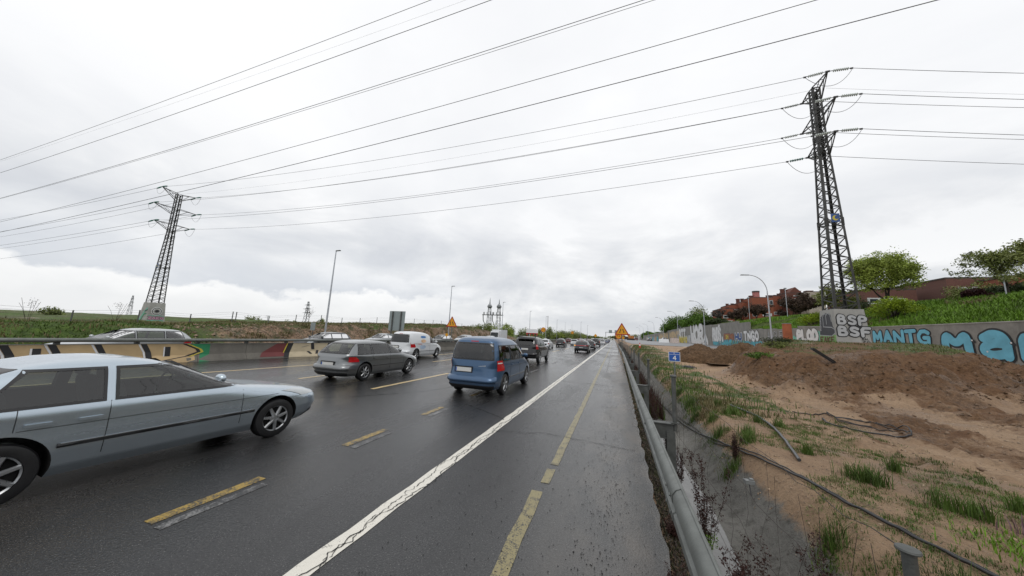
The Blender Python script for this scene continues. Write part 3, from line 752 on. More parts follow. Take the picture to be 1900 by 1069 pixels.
o = mb.build('graffiti', GM('skin', 'black', 'yellow', 'red', 'grey'), br); o['label'] = 'cream letters M and O outlined in black beside a red patch'

# ------------------------------------------------------------------ roadside guard rail with fence posts
gr = empty('guard_rail', (.6, 6, 0)); tag(gr, 'galvanised steel crash rail with posts running along the road shoulder', 'guard rail')
mb = MB(); gy_ = list(np.linspace(-1.5, 30, 64))+list(np.linspace(32, 260, 50))
path = [(float(rail_x(y))+.10-.6, y-6) for y in gy_]
wbeam(mb, path, -1, .75, .005)
# rolled top edge
mb.tube([(x+.0, y, .748) for x, y in path], .012, 6)
mb.build('rail', M_STEEL, gr, 50)
for y in (1.3, 5.55, 9.75, 13.95): 
    x = float(rail_x(y))+.10
    for dz in (.10, .22):
        bm_ = MB(); bm_.lathe([(0, -.092), (.014, -.092), (.014, -.082), (.02, -.080)], 8, 0, (x-.6, y+.12-6, .43+dz), 'x'); bm_.build('bolt', M_STEELD, gr)
GPX = lambda y: float(rail_x(y))+.10
for i in range(24):
    y = 1.42+4.2*i
    x = GPX(y)
    m2 = MB(); m2.box((x+.16-.6, y-6, .60), (.30, .09, .20)); m2.box((x+.16-.6, y-6, .705), (.32, .13, .012)); m2.box((x+.16-.6, y-6, .495), (.32, .13, .012))
    m2.build('spacer', M_STEELD, gr)
    m3 = MB(); xx = x+.27-.6; m3.box((xx, y-6+.062, .12), (.12, .008, .95)); m3.box((xx, y-6-.062, .12), (.12, .008, .95)); m3.box((xx, y-6, .12), (.008, .116, .95))
    m3.build('post', M_STEELD, gr)
    if i < 20:
        m4 = MB(); xx = x+.34-.6; h = 1.40
        m4.lathe([(.032, .60), (.032, h), (.046, h+.002), (.05, h+.012), (.042, h+.03), (.0, h+.038)] if i else [(.017, .60), (.017, h-.064), (.019, h-.062), (.027, h-.059), (.029, h-.055), (.027, h-.050), (.014, h-.047), (0, h-.046)], 18, 0, (xx, y-6, 0))
        m4.box((xx, y-6, .72), (.11, .10, .012)); m4.build('fence_post', M_STEELD, gr, 40)
for i in range(22):
    y = 3.3+4.2*i; pth_ = [(float(rail_x(q))+.10-.6, q-6) for q in (y-.17, y, y+.17)]
    mb = MB(); wbeam(mb, [(a-.004, b) for a, b in pth_], -1, .7525, .006)
    for dy in (-.1, .1):
        for dz in (.10, .235): mb.lathe([(0, -.094), (.013, -.094), (.013, -.086), (.018, -.084)], 6, 0, (pth_[1][0], pth_[1][1]+dy, .43+dz), 'x')
    mb.build('rail_splice', M_STEEL, gr, 50)
# sagging remains of the wire mesh fence between the tall posts
wf = empty('wire_fence', (.95, 6, 0)); tag(wf, 'torn rusty wire mesh sagging from thin posts beside the crash rail', 'wire fence')
for nm, rad, lo in (('mesh', .0016, 0),):
    mb = MB(); rnd = random.Random(3)
    for i in range(4):
        y0, y1 = 1.42+4.2*i, 1.42+4.2*(i+1); x = GPX(y0)+.36
        sag = lambda t: -.35*math.sin(math.pi*t)
        for kz, zt in enumerate((1.33, .95, .60, .25)):
            pts = []
            for k in range(13):
                t = k/12; pts.append((x-.95+.25*math.sin(math.pi*t)*(1.4-.2*kz)+rnd.uniform(-.02, .02), y0+(y1-y0)*t-6, zt+sag(t)*(1.0 if kz else .9)+rnd.uniform(-.03, .03)))
            mb.tube(pts, .002, 4)
        for k in range(1, 12 if i < 2 else 2):
            t = k/12+rnd.uniform(-.015, .015); bx = x-.95+.35*math.sin(math.pi*t)
            pts = [(bx+rnd.uniform(-.05, .05)-.02*q, y0+(y1-y0)*t-6+rnd.uniform(-.09, .09), 1.28+sag(t)-q*.30) for q in range(6)]
            mb.tube(pts, .0012, 3)
    mb.build('mesh', mat('rusty_wire', (.05, .04, .035), .7, .3), wf)
# light band of wet concrete in the ditch floor
mb = MB()
for i, y in enumerate(np.linspace(.5, 45, 90)):
    x = edge_x(y)+.62; zz = -.62+.0*y; f = 1-float(sstep(25, 60, y))*.75
    mb.v.append((x+.02, y, zz*f+.012)); mb.v.append((x+.30+.05*math.sin(y*1.3), y, zz*f+.012-.01))
    if i: b = 2*i; mb.face((b-2, b-1, b+1, b))
tag(mb.build('ditch_lining', mat('wet_concrete', (.13, .13, .125), .2, var=.25, scale=4)), kind='structure')

# ------------------------------------------------------------------ pylons
def pylon(name, label, cx, cy, z0, hp, bend, top, arms, wb, wt, ins, face_graf, taper=.84):
    t = empty(name, (cx, cy, z0)); tag(t, label, 'pylon', 'lattice pylons either side of the road')
    tw = wb*taper
    # pedestal
    mb = MB(); s0, s1 = wb/2, tw/2
    mb.prism([(-s0,-s0,-.5), (s0,-s0,-.5), (s0,s0,-.5), (-s0,s0,-.5)], [(-s1,-s1,hp), (s1,-s1,hp), (s1,s1,hp), (-s1,s1,hp)])
    ped = mb.build('concrete_base', M_CONCL, t)
    # legs and bracing
    def hw(z):
        if z < bend: return (tw/2-.08)+(wt*.5-(tw/2-.08))*(z-hp)/(bend-hp)
        return wt*.5*(1-.10*(z-bend)/(top-bend))
    lz = [hp]
    n1_ = 9
    for i in range(1, n1_+1): lz.append(hp+(bend-hp)*(1-(1-i/n1_)**1.12))
    n2_ = 7
    for i in range(1, n2_+1): lz.append(bend+(top-bend)*i/n2_)
    for sx in (-1, 1):
        for sy in (-1, 1):
            m2 = MB(); pts = [(sx*hw(z), sy*hw(z), z) for z in lz]
            for a, b in zip(pts, pts[1:]):
                for ox, oy, wx, wy in ((0, 0, .015, .11), (0, 0, .11, .015)):
                    # angle iron: two thin plates
                    ax_, ay_ = (-sx*.055 if wx > .1 else 0), (-sy*.055 if wy > .1 else 0)
                    m2.prism([(a[0]+ax_+q[0]*wx/2, a[1]+ay_+q[1]*wy/2, a[2]) for q in ((-1,-1),(1,-1),(1,1),(-1,1))], [(b[0]+ax_+q[0]*wx/2, b[1]+ay_+q[1]*wy/2, b[2]) for q in ((-1,-1),(1,-1),(1,1),(-1,1))])
            for zz in (lz[4], lz[8], lz[9]):  # bolted splice
                h_ = hw(zz); m2.box((sx*(h_+.012), sy*(h_-.06), zz), (.02, .15, .5)); m2.box((sx*(h_-.06), sy*(h_+.012), zz), (.15, .02, .5))
                for q in range(5):
                    m2.box((sx*(h_+.03), sy*(h_-.06), zz-.2+.1*q), (.03, .03, .03)); m2.box((sx*(h_-.06), sy*(h_+.03), zz-.2+.1*q), (.03, .03, .03))
            m2.build('leg', M_LATT, t)
    m2 = MB()
    for k, (za, zb) in enumerate(zip(lz, lz[1:])):
        n_ = 2 if (zb-za) > .9 else 1
        for q in range(n_):
            a0, a1 = za+(zb-za)*q/n_, za+(zb-za)*(q+1)/n_
            h0, h1 = hw(a0)-.02, hw(a1)-.02; f = (k*n_+q) % 2 or 0; zm = (a0+a1)/2; hm = hw(zm)-.02
            for sgn in (-1, 1):
                m2.bar((-h0, sgn*h0, a0), (hm, sgn*hm, zm), .045); m2.bar((hm, sgn*hm, zm), (-h1, sgn*h1, a1), .045)
                m2.bar((sgn*h0, h0, a0), (sgn*hm, -hm, zm), .045); m2.bar((sgn*hm, -hm, zm), (sgn*h1, h1, a1), .045)
    for zz in (lz[4], lz[9], lz[11], lz[13], top):
        h_ = hw(zz)
        for a, b in (((-h_,-h_),(h_,-h_)), ((h_,-h_),(h_,h_)), ((h_,h_),(-h_,h_)), ((-h_,h_),(-h_,-h_))): m2.bar((*a, zz), (*b, zz), .05)
    m2.build('bracing', M_LATT, t)
    tips = []
    for za, al in arms:
        for sy in (-1, 1):
            m2 = MB(); h_ = hw(min(za, top)); rise = .0; tip = (0, sy*(al), za)
            lowz = za-.75 if za-.75 < top else top
            for sx in (-1, 1):
                m2.bar((sx*h_, sy*h_, min(za, top)+.02), tip, .055); m2.bar((sx*h_, sy*h_, min(za, top)-.85), tip, .05)
                m2.bar((sx*h_, sy*h_, min(za, top)-.85), (sx*h_*.5, sy*(al+h_)*.5, (za+min(za, top)+.0)/2), .03)
            m2.bar((-h_*.5, sy*(al+h_)*.5, (za+min(za, top))/2), (h_*.5, sy*(al+h_)*.5, (za+min(za, top))/2), .03)
            m2.box(tip, (.22, .06, .10)); m2.build('cross_arm', M_LATTB, t)
            tips.append((sy, za, al))
            for sx in (-1, 1):
                m3 = MB(); x0 = .15; L = 1.05; dz = -.04 if sx > 0 else -.12
                m3.tube([(sx*.1, tip[1], za), (sx*1.2, tip[1], za+dz*1.0)], .022, 5, 1)
                for q in range(8):
                    xx = sx*(.30+q*.098); m3.lathe([(.02, -.03), (.085, .0), (.09, .012), (.02, .03)], 10, 0, (xx, tip[1], za+dz*xx*sx), 'x')
                m3.box((sx*1.18, tip[1], za+dz-.02), (.14, .04, .10), 1)
                mi = ins if not (ins is M_INS and za == arms[-1][0] and sy > 0 and sx < 0) else M_INSG
                m3.build('insulator_string', [mi, M_LATTB], t)
            m4 = MB(); pts = []
            for q in range(15):
                u = q/14*2-1; pts.append((u*1.18, tip[1]+sy*.1*(1-u*u), za-.16-(1-u*u)*.95))
            m4.tube(pts, .014, 5); m4.build('jumper_cable', M_WIRE, t)
    # small round danger plate
    m5 = MB(); zz = hp+(bend-hp)*.50; h_ = hw(zz)+.09
    m5.box((0, -h_, zz), (.42, .02, .55), 0); m5.lathe([(0, .0), (.14, .0), (.14, -.012), (0, -.012)], 16, 1, (-.02, -h_-.02, zz), 'y_') if False else None
    b = len(m5.v)
    arc = [(.15*math.cos(a), .17*math.sin(a)) for a in np.linspace(R_(60), R_(330), 16)]+[(.10*math.cos(a)+.06, .12*math.sin(a)+.03) for a in np.linspace(R_(320), R_(70), 12)]
    m5.poly([(p[0], -h_-.014, zz+p[1]) for p in arc][::-1], 1)
    m5.build('plate', [G['navy'], G['yellow']], t)
    face_graf(ped, s0, s1, hp)
    return t
class PW(Wall):
    """face of a tapering pedestal; a in -1..1 across, b 0..1 up"""
    def __init__(s, s0, s1, h, side): s.s0, s.s1, s.h, s.side, s.k = s0, s1, h, side, 0
    def pt(s, a, b, d):
        w_ = s.s0+(s.s1-s.s0)*((b+.5)/(s.h+.5)); 
        if s.side == 's': return Vector((a, -w_-d, b))
        if s.side == 'w': return Vector((-w_-d, -a, b))
        if s.side == 'e': return Vector((w_+d, a, b))
def graf_r(ped, s0, s1, h):
    W = PW(s0, s1, h, 's'); mb = MB()
    write(mb, W, 'BSP', -.56, 1.18, .30, .46, .070, .045, 0, 1, .55, round_=1, rise=-.05)
    write(mb, W, 'BSF', -.60, .52, .34, .46, .075, .05, 0, 1, .50, round_=1, rise=-.04)
    stroke(mb, W, [(-.1, 1.08), (.35, 1.0)], .06, 1, .003)
    write(mb, W, 'EAL', .38, .27, .07, .09, .012, 0, 1, 1, .5, d=.03); write(mb, W, 'ZO', .38, .11, .12, .09, .012, 0, 1, 1, .5, d=.03)
    o = mb.build('graffiti', GM('silver', 'black'), ped); o['label'] = 'silver bubble letters BSP over BSF outlined in black'
    W = PW(s0, s1, h, 'w'); mb = MB()
    panel(mb, W, [(-.78, .02), (.78, .02), (.77, .5), (-.77, .5)], 3, .003)
    panel(mb, W, [(-.72, .50), (.40, .44), (.72, .62), (.68, .82), (.52, 1.0), (.40, 1.4), (.36, 1.70), (.16, 1.82), (.0, 1.80), (-.15, 1.82), (-.40, 1.72), (-.68, 1.55)], 0, .006)
    W.k = 0
    stroke(mb, W, [(-.72, .50), (.40, .44), (.72, .62), (.68, .82), (.40, .95), (-.35, 1.0), (-.38, 1.6), (-.25, 1.80), (-.1, 1.75), (-.03, 1.15)], .02, 1, .012)
    stroke(mb, W, [(-.03, 1.7), (.1, 1.82), (.3, 1.7), (.42, 1.3)], .02, 1, .012)
    for q in range(5): write(mb, W, 'ABCDE'[q], -.66, 1.46-.17*q, .12, .11, .014, 0, 1, 1, d=.02)
    write(mb, W, 'FAKE', -.66, .08, .24, .30, .032, 0, 2, 2, .42, d=.02)
    o = mb.build('graffiti', GM('slate', 'silver', 'red', 'lime'), ped); o['label'] = 'dark grey figure above the red word FAKE on green'
def graf_l(ped, s0, s1, h):
    for side in ('e', 's'):
        W = PW(s0, s1, h, side); mb = MB()
        if side == 'e':
            stroke(mb, W, smooth2([(.45*math.cos(a), 1.55+.45*math.sin(a)) for a in np.linspace(0, 6.28, 18)]), .12, 3, .003)
            stroke(mb, W, [(.45*math.cos(a), 1.55+.45*math.sin(a)) for a in np.linspace(0, 6.28, 18)], .035, 1, .02)
            stroke(mb, W, [(-.04, 1.55), (.04, 1.57)], .17, 1, .03)
            write(mb, W, 'ZAKO', -.72, .48, .27, .32, .06, .03, 0, 1, .45)
            stroke(mb, W, [(-.8, .95), (-.2, .9), (.3, 1.0), (.8, .85)], .04, 2, .01); stroke(mb, W, [(-.8, .25), (.7, .3)], .08, 2, .004)
        else:
            stroke(mb, W, [(-.5, .4), (.0, 1.4), (.5, 1.9)], .12, 2, .01); stroke(mb, W, [(-.2, .2), (.2, 1.1), (.6, 1.2)], .08, 4, .03); stroke(mb, W, [(.2, 1.5), (.7, 1.7)], .05, 1, .05)
        mb.build('graffiti', GM('pink', 'black', 'mint', 'white', 'green'), ped)
pylon('lattice_pylon', 'tall dark lattice pylon on a graffitied concrete base above the dug earth bank, right', 12.98, 24.0, 2.25, 2.02, 13.3, 16.95, [(17.05, 1.45), (14.92, 1.85), (12.85, 1.50)], 1.62, .50, M_INS, graf_r)
pylon('lattice_pylon', 'dark lattice pylon on the grassy bank across the road with green glass insulators, left', -60.4, 25.8, 1.35, 2.7, 13.0, 18.6, [(18.95, 1.9), (16.42, 2.35), (14.0, 1.95)], 2.0, .66, M_INSG, graf_l, .76)

# ------------------------------------------------------------------ cables
def cable(pts3, sagf, r, label, group, ext=0):
    """pts3: end a, end b; sag metres in the middle"""
    a, b = Vector(pts3[0]), Vector(pts3[1]); mb = MB(); P = []
    for i in range(41):
        t = i/40; p = a.lerp(b, t); p.z -= sagf*4*t*(1-t); P.append(tuple(p))
    mb.tube(P, r*.85, 5); o = mb.build('power_cable', M_WIRE); tag(o, label, 'cable', group)
gcab = 'cables strung between the two pylons'
RA = [(17.05, 1.45), (14.92, 1.85), (12.85, 1.50)]; LA = [(18.95, 1.9), (16.42, 2.35), (14.0, 1.95)]
nm_lv = ('top', 'middle', 'bottom'); RE = {(0, -1): (35.49, 19.35), (1, -1): (35.1, 17.22), (2, -1): (35.36, 15.15), (0, 1): (38.3, 19.35), (1, 1): (38.75, 17.22), (2, 1): (38.38, 15.15)}
for k in range(3):
    for sy in (-1, 1):
        ra = (12.98-1.2, 24+sy*RA[k][1], 2.25+RA[k][0]-.14); la = (-60.4+1.2, 25.8+sy*LA[k][1], 1.35+LA[k][0]-.1)
        cable((ra, la), 1.05, .017, f'cable from the {nm_lv[k]} {"near" if sy<0 else "far"} arm of the right pylon to the left pylon', gcab)
        cable(((12.98+1.2, 24+sy*RA[k][1], 2.25+RA[k][0]-.05), (60, *RE[(k, sy)])), .45, .017, f'cable leaving the {nm_lv[k]} {"near" if sy<0 else "far"} arm of the right pylon for the right edge', 'cables leaving the right pylon')
        cable(((-60.4-1.2, 25.8+sy*LA[k][1], 1.35+LA[k][0]-.1), (-230, 23+sy*4, 1.0+LA[k][0]-1.0)), 2.2, .022, f'cable leaving the {nm_lv[k]} {"near" if sy<0 else "far"} arm of the left pylon for the left edge', 'cables leaving the left pylon')
cable(((13.22-.4, 24, 19.2), (-60.4, 25.8, 20.0)), 1.0, .007, 'faint thin earth wire joining the tops of the two pylons', gcab)
cable(((13.22+.4, 24, 19.2), (60, 37.5, 19.2)), .3, .007, 'faint thin earth wire leaving the top of the right pylon', 'cables leaving the right pylon')
def over(Y, pts, r, label):
    """overhead cable in the plane y = Y through three points (x, z), drawn as the parabola through them"""
    (x0, z0), (x1, z1), (x2, z2) = pts
    A = np.array([[x*x, x, 1] for x in (x0, x1, x2)]); c = np.linalg.solve(A, np.array([z0, z1, z2]))
    c = c if c[0] > 0 else np.array([0.0004, *np.polyfit([x0, x2], [z0-.0004*x0*x0, z2-.0004*x2*x2], 1)])
    mb = MB(); mb.tube([(x, Y, c[0]*x*x+c[1]*x+c[2]) for x in np.linspace(-190, 45, 60)], r*.8, 5)
    o = mb.build('power_cable', M_WIRE); tag(o, label, 'cable', 'overhead cables of the nearer power line')
for pts, r, lb in (([(-70.7,20.04),(-31.3,21.5),(-10.85,22.55)], .019, 'topmost dark cable crossing the upper left corner of the sky'),
    ([(-69.4,18.2),(-27.2,19.93),(-6.67,21.12)], .022, 'dark cable crossing the upper left sky just under the topmost one'),
    ([(-67.06,14.77),(-18.89,16.97),(1.48,18.32)], .020, 'upper of a close pair of cables crossing the sky to the top centre'),
    ([(-67.01,14.7),(-18.72,16.81),(1.96,18.16)], .014, 'lower thinner one of a close pair of cables reaching the top centre'),
    ([(-65.01,11.77),(-6.7,14.97),(8.0,16.08)], .018, 'cable crossing the whole sky just above the left pylon'),
    ([(-64.16,10.53),(-6.61,13.56),(11.49,14.89)], .022, 'lowest cable of the nearer line, passing in front of the left pylon top'),
    ([(-70.5,19.81),(-28.76,20.9),(-8.09,21.7)], .005, 'faint hair thin wire between the two topmost cables')):
    over(14, pts, r, lb)

# ------------------------------------------------------------------ street lamps
def lamp_left(x, y, z, h, label, arm=.55, dr=1):
    t = empty('street_lamp', (x, y, z)); tag(t, label, 'street lamp', 'straight street lamps along the far carriageway')
    mb = MB(); mb.tube([(0,0,-.3), (0,0,h*.5), (0,0,h)], [.10, .08, .05], 10); mb.build('pole', M_LAMP, t, 40)
    mb = MB(); mb.tube([(0,0,h-.05), (arm*dr*.4, 0, h+.04)], .03, 6); mb.build('arm', M_LAMP, t)
    mb = MB(); mb.prism([(0,-.09,h), (arm*dr,-.12,h+.02), (arm*dr,.12,h+.02), (0,.09,h)], [(0,-.05,h+.08), (arm*dr,-.06,h+.09), (arm*dr,.06,h+.09), (0,.05,h+.08)]); mb.build('lamp_head', M_STEELD, t)
lamp_left(-27.9, 24.7, -.1, 9.9, 'tall straight street lamp nearest on the left, between the grey car and the sign backs')
lamp_left(-26.8, 47.8, .0, 9.7, 'slim straight street lamp just behind the left triangular road sign')
for i, (y, lab) in enumerate(((74, 'slim straight street lamp rising behind the two lattice masts'), (101, 'straight street lamp over the treeline, first right of the lattice masts'), (127, 'straight street lamp over the treeline, just left of the round yellow sign'),
        (153, 'straight street lamp over the treeline, second right of the lattice masts'), (180, 'straight street lamp over the treeline, third right of the lattice masts'), (210, 'thin far street lamp over the queue of cars, fourth right of the masts'))):
    lamp_left(-26.6, y, -.1, 9.9, lab)
for i, (y, lab) in enumerate(((160, 'faint distant street lamp standing over the far end of the queue'), (200, 'faintest distant street lamp, left of the overhead gantry'))):
    lamp_left(-15.8, y, 0, 9.5, lab)
lab_r = ['tall white curved street lamp standing in front of the wall, nearest on the right', 'curved street lamp in front of the tall white graffiti, second on the right', 'curved street lamp before the green thicket, third on the right', 'curved street lamp at the left edge of the thicket, fourth on the right',
         'curved street lamp left of the thicket, fifth on the right', 'small far curved street lamp, sixth on the right', 'small far curved street lamp, seventh on the right', 'tiny curved street lamp, farthest of the row on the right']
for i in range(8):
    y = 51+32.6*i; z = float(field_z(np.array([20.]), np.array([y]))[0])
    t = empty('street_lamp', (20.0, y, z)); tag(t, lab_r[i], 'street lamp', 'curved street lamps along the new road')
    mb = MB(); h = 9.2
    mb.tube([(0,0,-.2), (0,0,.9), (-.02,0,h*.5), (-.08,0,h-1.2)], [.12, .105, .085, .065], 12)
    arc = [(-.08-2.1*(1-math.cos(a))*1.0, 0, h-1.2+2.35*math.sin(a)) for a in np.linspace(0, R_(88), 14)]
    mb.tube(arc, .05, 8); mb.build('pole', M_LAMP, t, 50)
    mb = MB(); e = arc[-1]
    mb.prism([(e[0]+.1,-.06,e[2]-.05), (e[0]-.95,-.15,e[2]-.02), (e[0]-.95,.15,e[2]-.02), (e[0]+.1,.06,e[2]-.05)], [(e[0]+.1,-.04,e[2]+.05), (e[0]-.9,-.08,e[2]+.09), (e[0]-.9,.08,e[2]+.09), (e[0]+.1,.04,e[2]+.05)])
    mb.build('lamp_head', M_STEELD, t)
for (x, y, h, lab) in ((30.5, 88, 5.5, 'short park lamp on the slope in front of the brick flats, left one'), (31, 72, 5.5, 'short park lamp on the slope left of the tall curved lamp'), (35.5, 42.5, 2.0, 'leaning metal pole on the green slope at the right')):
    z = tz(x, y); t = empty('park_lamp', (x, y, z)); tag(t, lab, 'lamp', 'small lamps on the slope')
    mb = MB(); mb.tube([(0,0,-.2), (0,0,h)], .05, 8); mb.build('pole', M_LAMP, t)
    mb = MB(); mb.lathe([(.05, h-.1), (.25, h+.02), (.24, h+.14), (.05, h+.2), (0, h+.2)], 12); mb.build('lamp_head', M_LAMP, t, 40)

# ------------------------------------------------------------------ signs
M_SY = mat('sign_yellow', (.72, .33, .008), .4, var=.04); M_SR = mat('sign_red', (.36, .025, .018), .4, var=.08); M_SB = mat('sign_black', (.012,.012,.012), .4); M_SBL = mat('sign_blue', (.015, .09, .38), .35, var=.06); M_SW = mat('sign_white', (.74, .75, .76), .4, var=.04); M_SBACK = mat('sign_back_grey', (.27, .31, .31), .5, .3, .08, .8)
def rtri(s, r, z, n=5):
    """rounded equilateral triangle points (x,z), side s, centred"""
    P = []
    for k in range(3):
        a = math.pi/2+k*2*math.pi/3; c = (math.cos(a)*(s/math.sqrt(3)-2*r), math.sin(a)*(s/math.sqrt(3)-2*r))
        for q in range(n): b = a-math.pi/3+q/(n-1)*2*math.pi/3; P.append((c[0]+r*math.cos(b), z+c[1]+r*math.sin(b)))
    return P
def plate(mb, P, y0, y1, m):
    mb.prism([(x, y0, z) for x, z in P], [(x, y1, z) for x, z in P], m)
def tri_sign(x, y, z0, zc, s, label, both=True):
    t = empty('warning_sign', (x, y, z0)); tag(t, label, 'road sign', 'yellow roadworks warning signs')
    mb = MB(); mb.box((0, .06, (zc)/2), (.08, .05, zc)); mb.build('pole', M_STEEL, t)
    mb = MB(); plate(mb, rtri(s, .05, zc), .0, .02, 1); plate(mb, rtri(s*.76, .03, zc), -.004, .0, 0)
    k = s*.10
    for sg in ((-1, 1) if both else (1,)):
        L = [(sg*k*1.35, -1.5), (sg*k*1.35, -.55), (sg*k*.75, .35), (sg*k*.75, 1.35)]
        for (a, b), (a2, b2) in zip(L, L[1:]):
            mb.prism([(a-.028*s, -.007, zc+b*k), (a+.028*s, -.007, zc+b*k), (a2+.028*s, -.007, zc+b2*k), (a2-.028*s, -.007, zc+b2*k)], [(a-.028*s, -.004, zc+b*k), (a+.028*s, -.004, zc+b*k), (a2+.028*s, -.004, zc+b2*k), (a2-.028*s, -.004, zc+b2*k)], 2)
    if not both:
        mb.box((-k*1.2, -.0055, zc), (.056*s, .003, 2.9*k), 2)
    mb.build('panel', [M_SY, M_SR, M_SB], t)
tri_sign(.75, 35.2, -.3, 3.12, 1.50, 'yellow triangular road narrows sign with red border beside the crash rail')
tri_sign(-15.95, 29, .85, 1.95, 1.30, 'yellow triangular lane narrows sign with red border on the left median', False)
def round_sign(x, y, z0, zc, r, label, col=None, arrow=True):
    t = empty('round_sign', (x, y, z0)); tag(t, label, 'road sign', 'small round yellow signs')
    mb = MB(); mb.box((0, .05, zc/2), (.06, .04, zc)); mb.build('pole', M_STEEL, t)
    mb = MB(); c = [(r*math.cos(a), zc+r*math.sin(a)) for a in np.linspace(0, 2*math.pi, 24, endpoint=False)]; plate(mb, c, 0, .02, 1)
    plate(mb, [(p[0]*.82, zc+(p[1]-zc)*.82) for p in c], -.004, 0, 0)
    if arrow:
        mb.box((r*.28, -.006, zc), (r*.5, .003, r*.22), 2); mb.box((-r*.36, -.006, zc+r*.05), (r*.36, .003, r*.3), 1)
    mb.build('panel', [M_SY, M_SR, M_SB], t)
round_sign(.55, 47, -.3, 2.68, .44, 'round yellow sign with red rim partly behind the triangular sign')
round_sign(-16.1, 74, .8, 2.55, .58, 'round yellow sign with red rim above the dark hatchback')
round_sign(-16.0, 128, .8, 2.9, .6, 'round yellow sign far off above the dark red car')
def square_sign(x, y, z0, zc, s, label):
    t = empty('diamond_sign', (x, y, z0)); tag(t, label, 'road sign', 'tiny yellow diamond signs')
    mb = MB(); mb.box((0, .03, zc/2), (.04, .03, zc)); mb.build('pole', M_STEEL, t)
    mb = MB(); plate(mb, [(0, zc+s), (s, zc), (0, zc-s), (-s, zc)], 0, .015, 0); mb.build('panel', M_SY, t)
square_sign(1.15, 47.5, -.2, 2.35, .26, 'small yellow diamond plate on the crash rail under the triangular sign')
square_sign(-16.1, 28.4, .85, .75, .2, 'small yellow diamond plate under the left triangular sign')
square_sign(-9.6, 175, 0, 3.3, .9, 'yellow diamond plate far off among the queue of cars')
# kilometre sign
t = empty('kilometre_sign', (2.55, 15.9, tz(2.55, 15.9))); tag(t, 'small blue and white kilometre sign numbered 4 on a metal post', 'road sign')
kz = 1.28-tz(2.55, 15.9)
mb = MB(); mb.box((0, .03, kz/2-.1), (.06, .035, kz+.2)); mb.build('pole', M_STEEL, t)
mb = MB(); plate(mb, [(-.225,kz-.21),(.225,kz-.21),(.235,kz-.2),(.235,kz+.2),(.225,kz+.21),(-.225,kz+.21),(-.235,kz+.2),(-.235,kz-.2)], 0, .012, 1)
mb.box((0, -.002, kz+.155), (.43, .004, .085), 0); mb.box((0, -.002, kz-.045), (.43, .004, .285), 0); mb.build('panel', [M_SBL, M_SW], t)
mb = MB(); W = Wall((0, -.004, kz), (1, 0, 0), (0, 0, 1)); W.k = 0
W.pt = lambda a, b, d: Vector((a, -.005-d, kz+b))
write(mb, W, '4', -.055, -.13, .12, .17, .016, 0, 0, 0, d=.001); write(mb, W, '11', -.05, .135, .03, .045, .006, 0, 0, 0, .5, d=.001); mb.build('lettering', M_SW, t)
# backs of signs
t = empty('sign_back', (-22.9, 29.2, 0)); tag(t, 'large grey rectangular road sign seen from behind', 'road sign')
mb = MB(); mb.box((0, 0, 2.85), (2.05, .04, 2.15)); mb.build('panel', M_SBACK, t)
for sx in (-.55, .55): mb = MB(); mb.box((sx, -.08, 1.9), (.13, .10, 4.0)); mb.build('post', M_STEELD, t)
t = empty('sign_back', (-27.6, 23.0, 0)); tag(t, 'small narrow grey sign seen from behind near the tall lamp', 'road sign')
mb = MB(); mb.box((0, 0, 1.85), (.55, .04, .75)); mb.build('panel', M_SBACK, t); mb = MB(); mb.box((0, .05, .9), (.06, .05, 1.9)); mb.build('post', M_STEELD, t)
t = empty('lane_board', (-15.6, 74, 0)); tag(t, 'white roadworks board with red and black lower band', 'sign'); t.location = (-18.6, 73, 0)
mb = MB(); mb.box((0, 0, 2.9), (2.9, .05, .95), 1); mb.box((0, -.03, 2.35), (2.9, .05, .25), 2)
for i in range(7): mb.box((-1.2+i*.4, -.05, 2.1), (.22, .05, .55), 0 if i % 2 else 2)
mb.build('panel', [M_SB, M_SW, M_SR], t)
for sx in (-1, 1): mb = MB(); mb.box((sx, .06, 1.3), (.08, .06, 2.6)); mb.build('post', M_STEELD, t)
# overhead gantry
t = empty('gantry', (-6.2, 250, 0)); tag(t, 'distant overhead sign gantry spanning the road', 'gantry')
for x in (0, 9.5): mb = MB(); mb.box((x, 0, 3.4), (.35, .35, 6.8)); mb.build('post', M_GAL, t)
mb = MB(); mb.box((4.75, 0, 6.75), (10, .4, .3)); mb.build('beam', M_GAL, t)
for x, w_ in ((3.4, 2.3), (7.2, 1.6)): mb = MB(); mb.box((x, -.3, 7.3), (w_, .1, 2.3)); mb.build('sign_panel', M_SBACK, t)
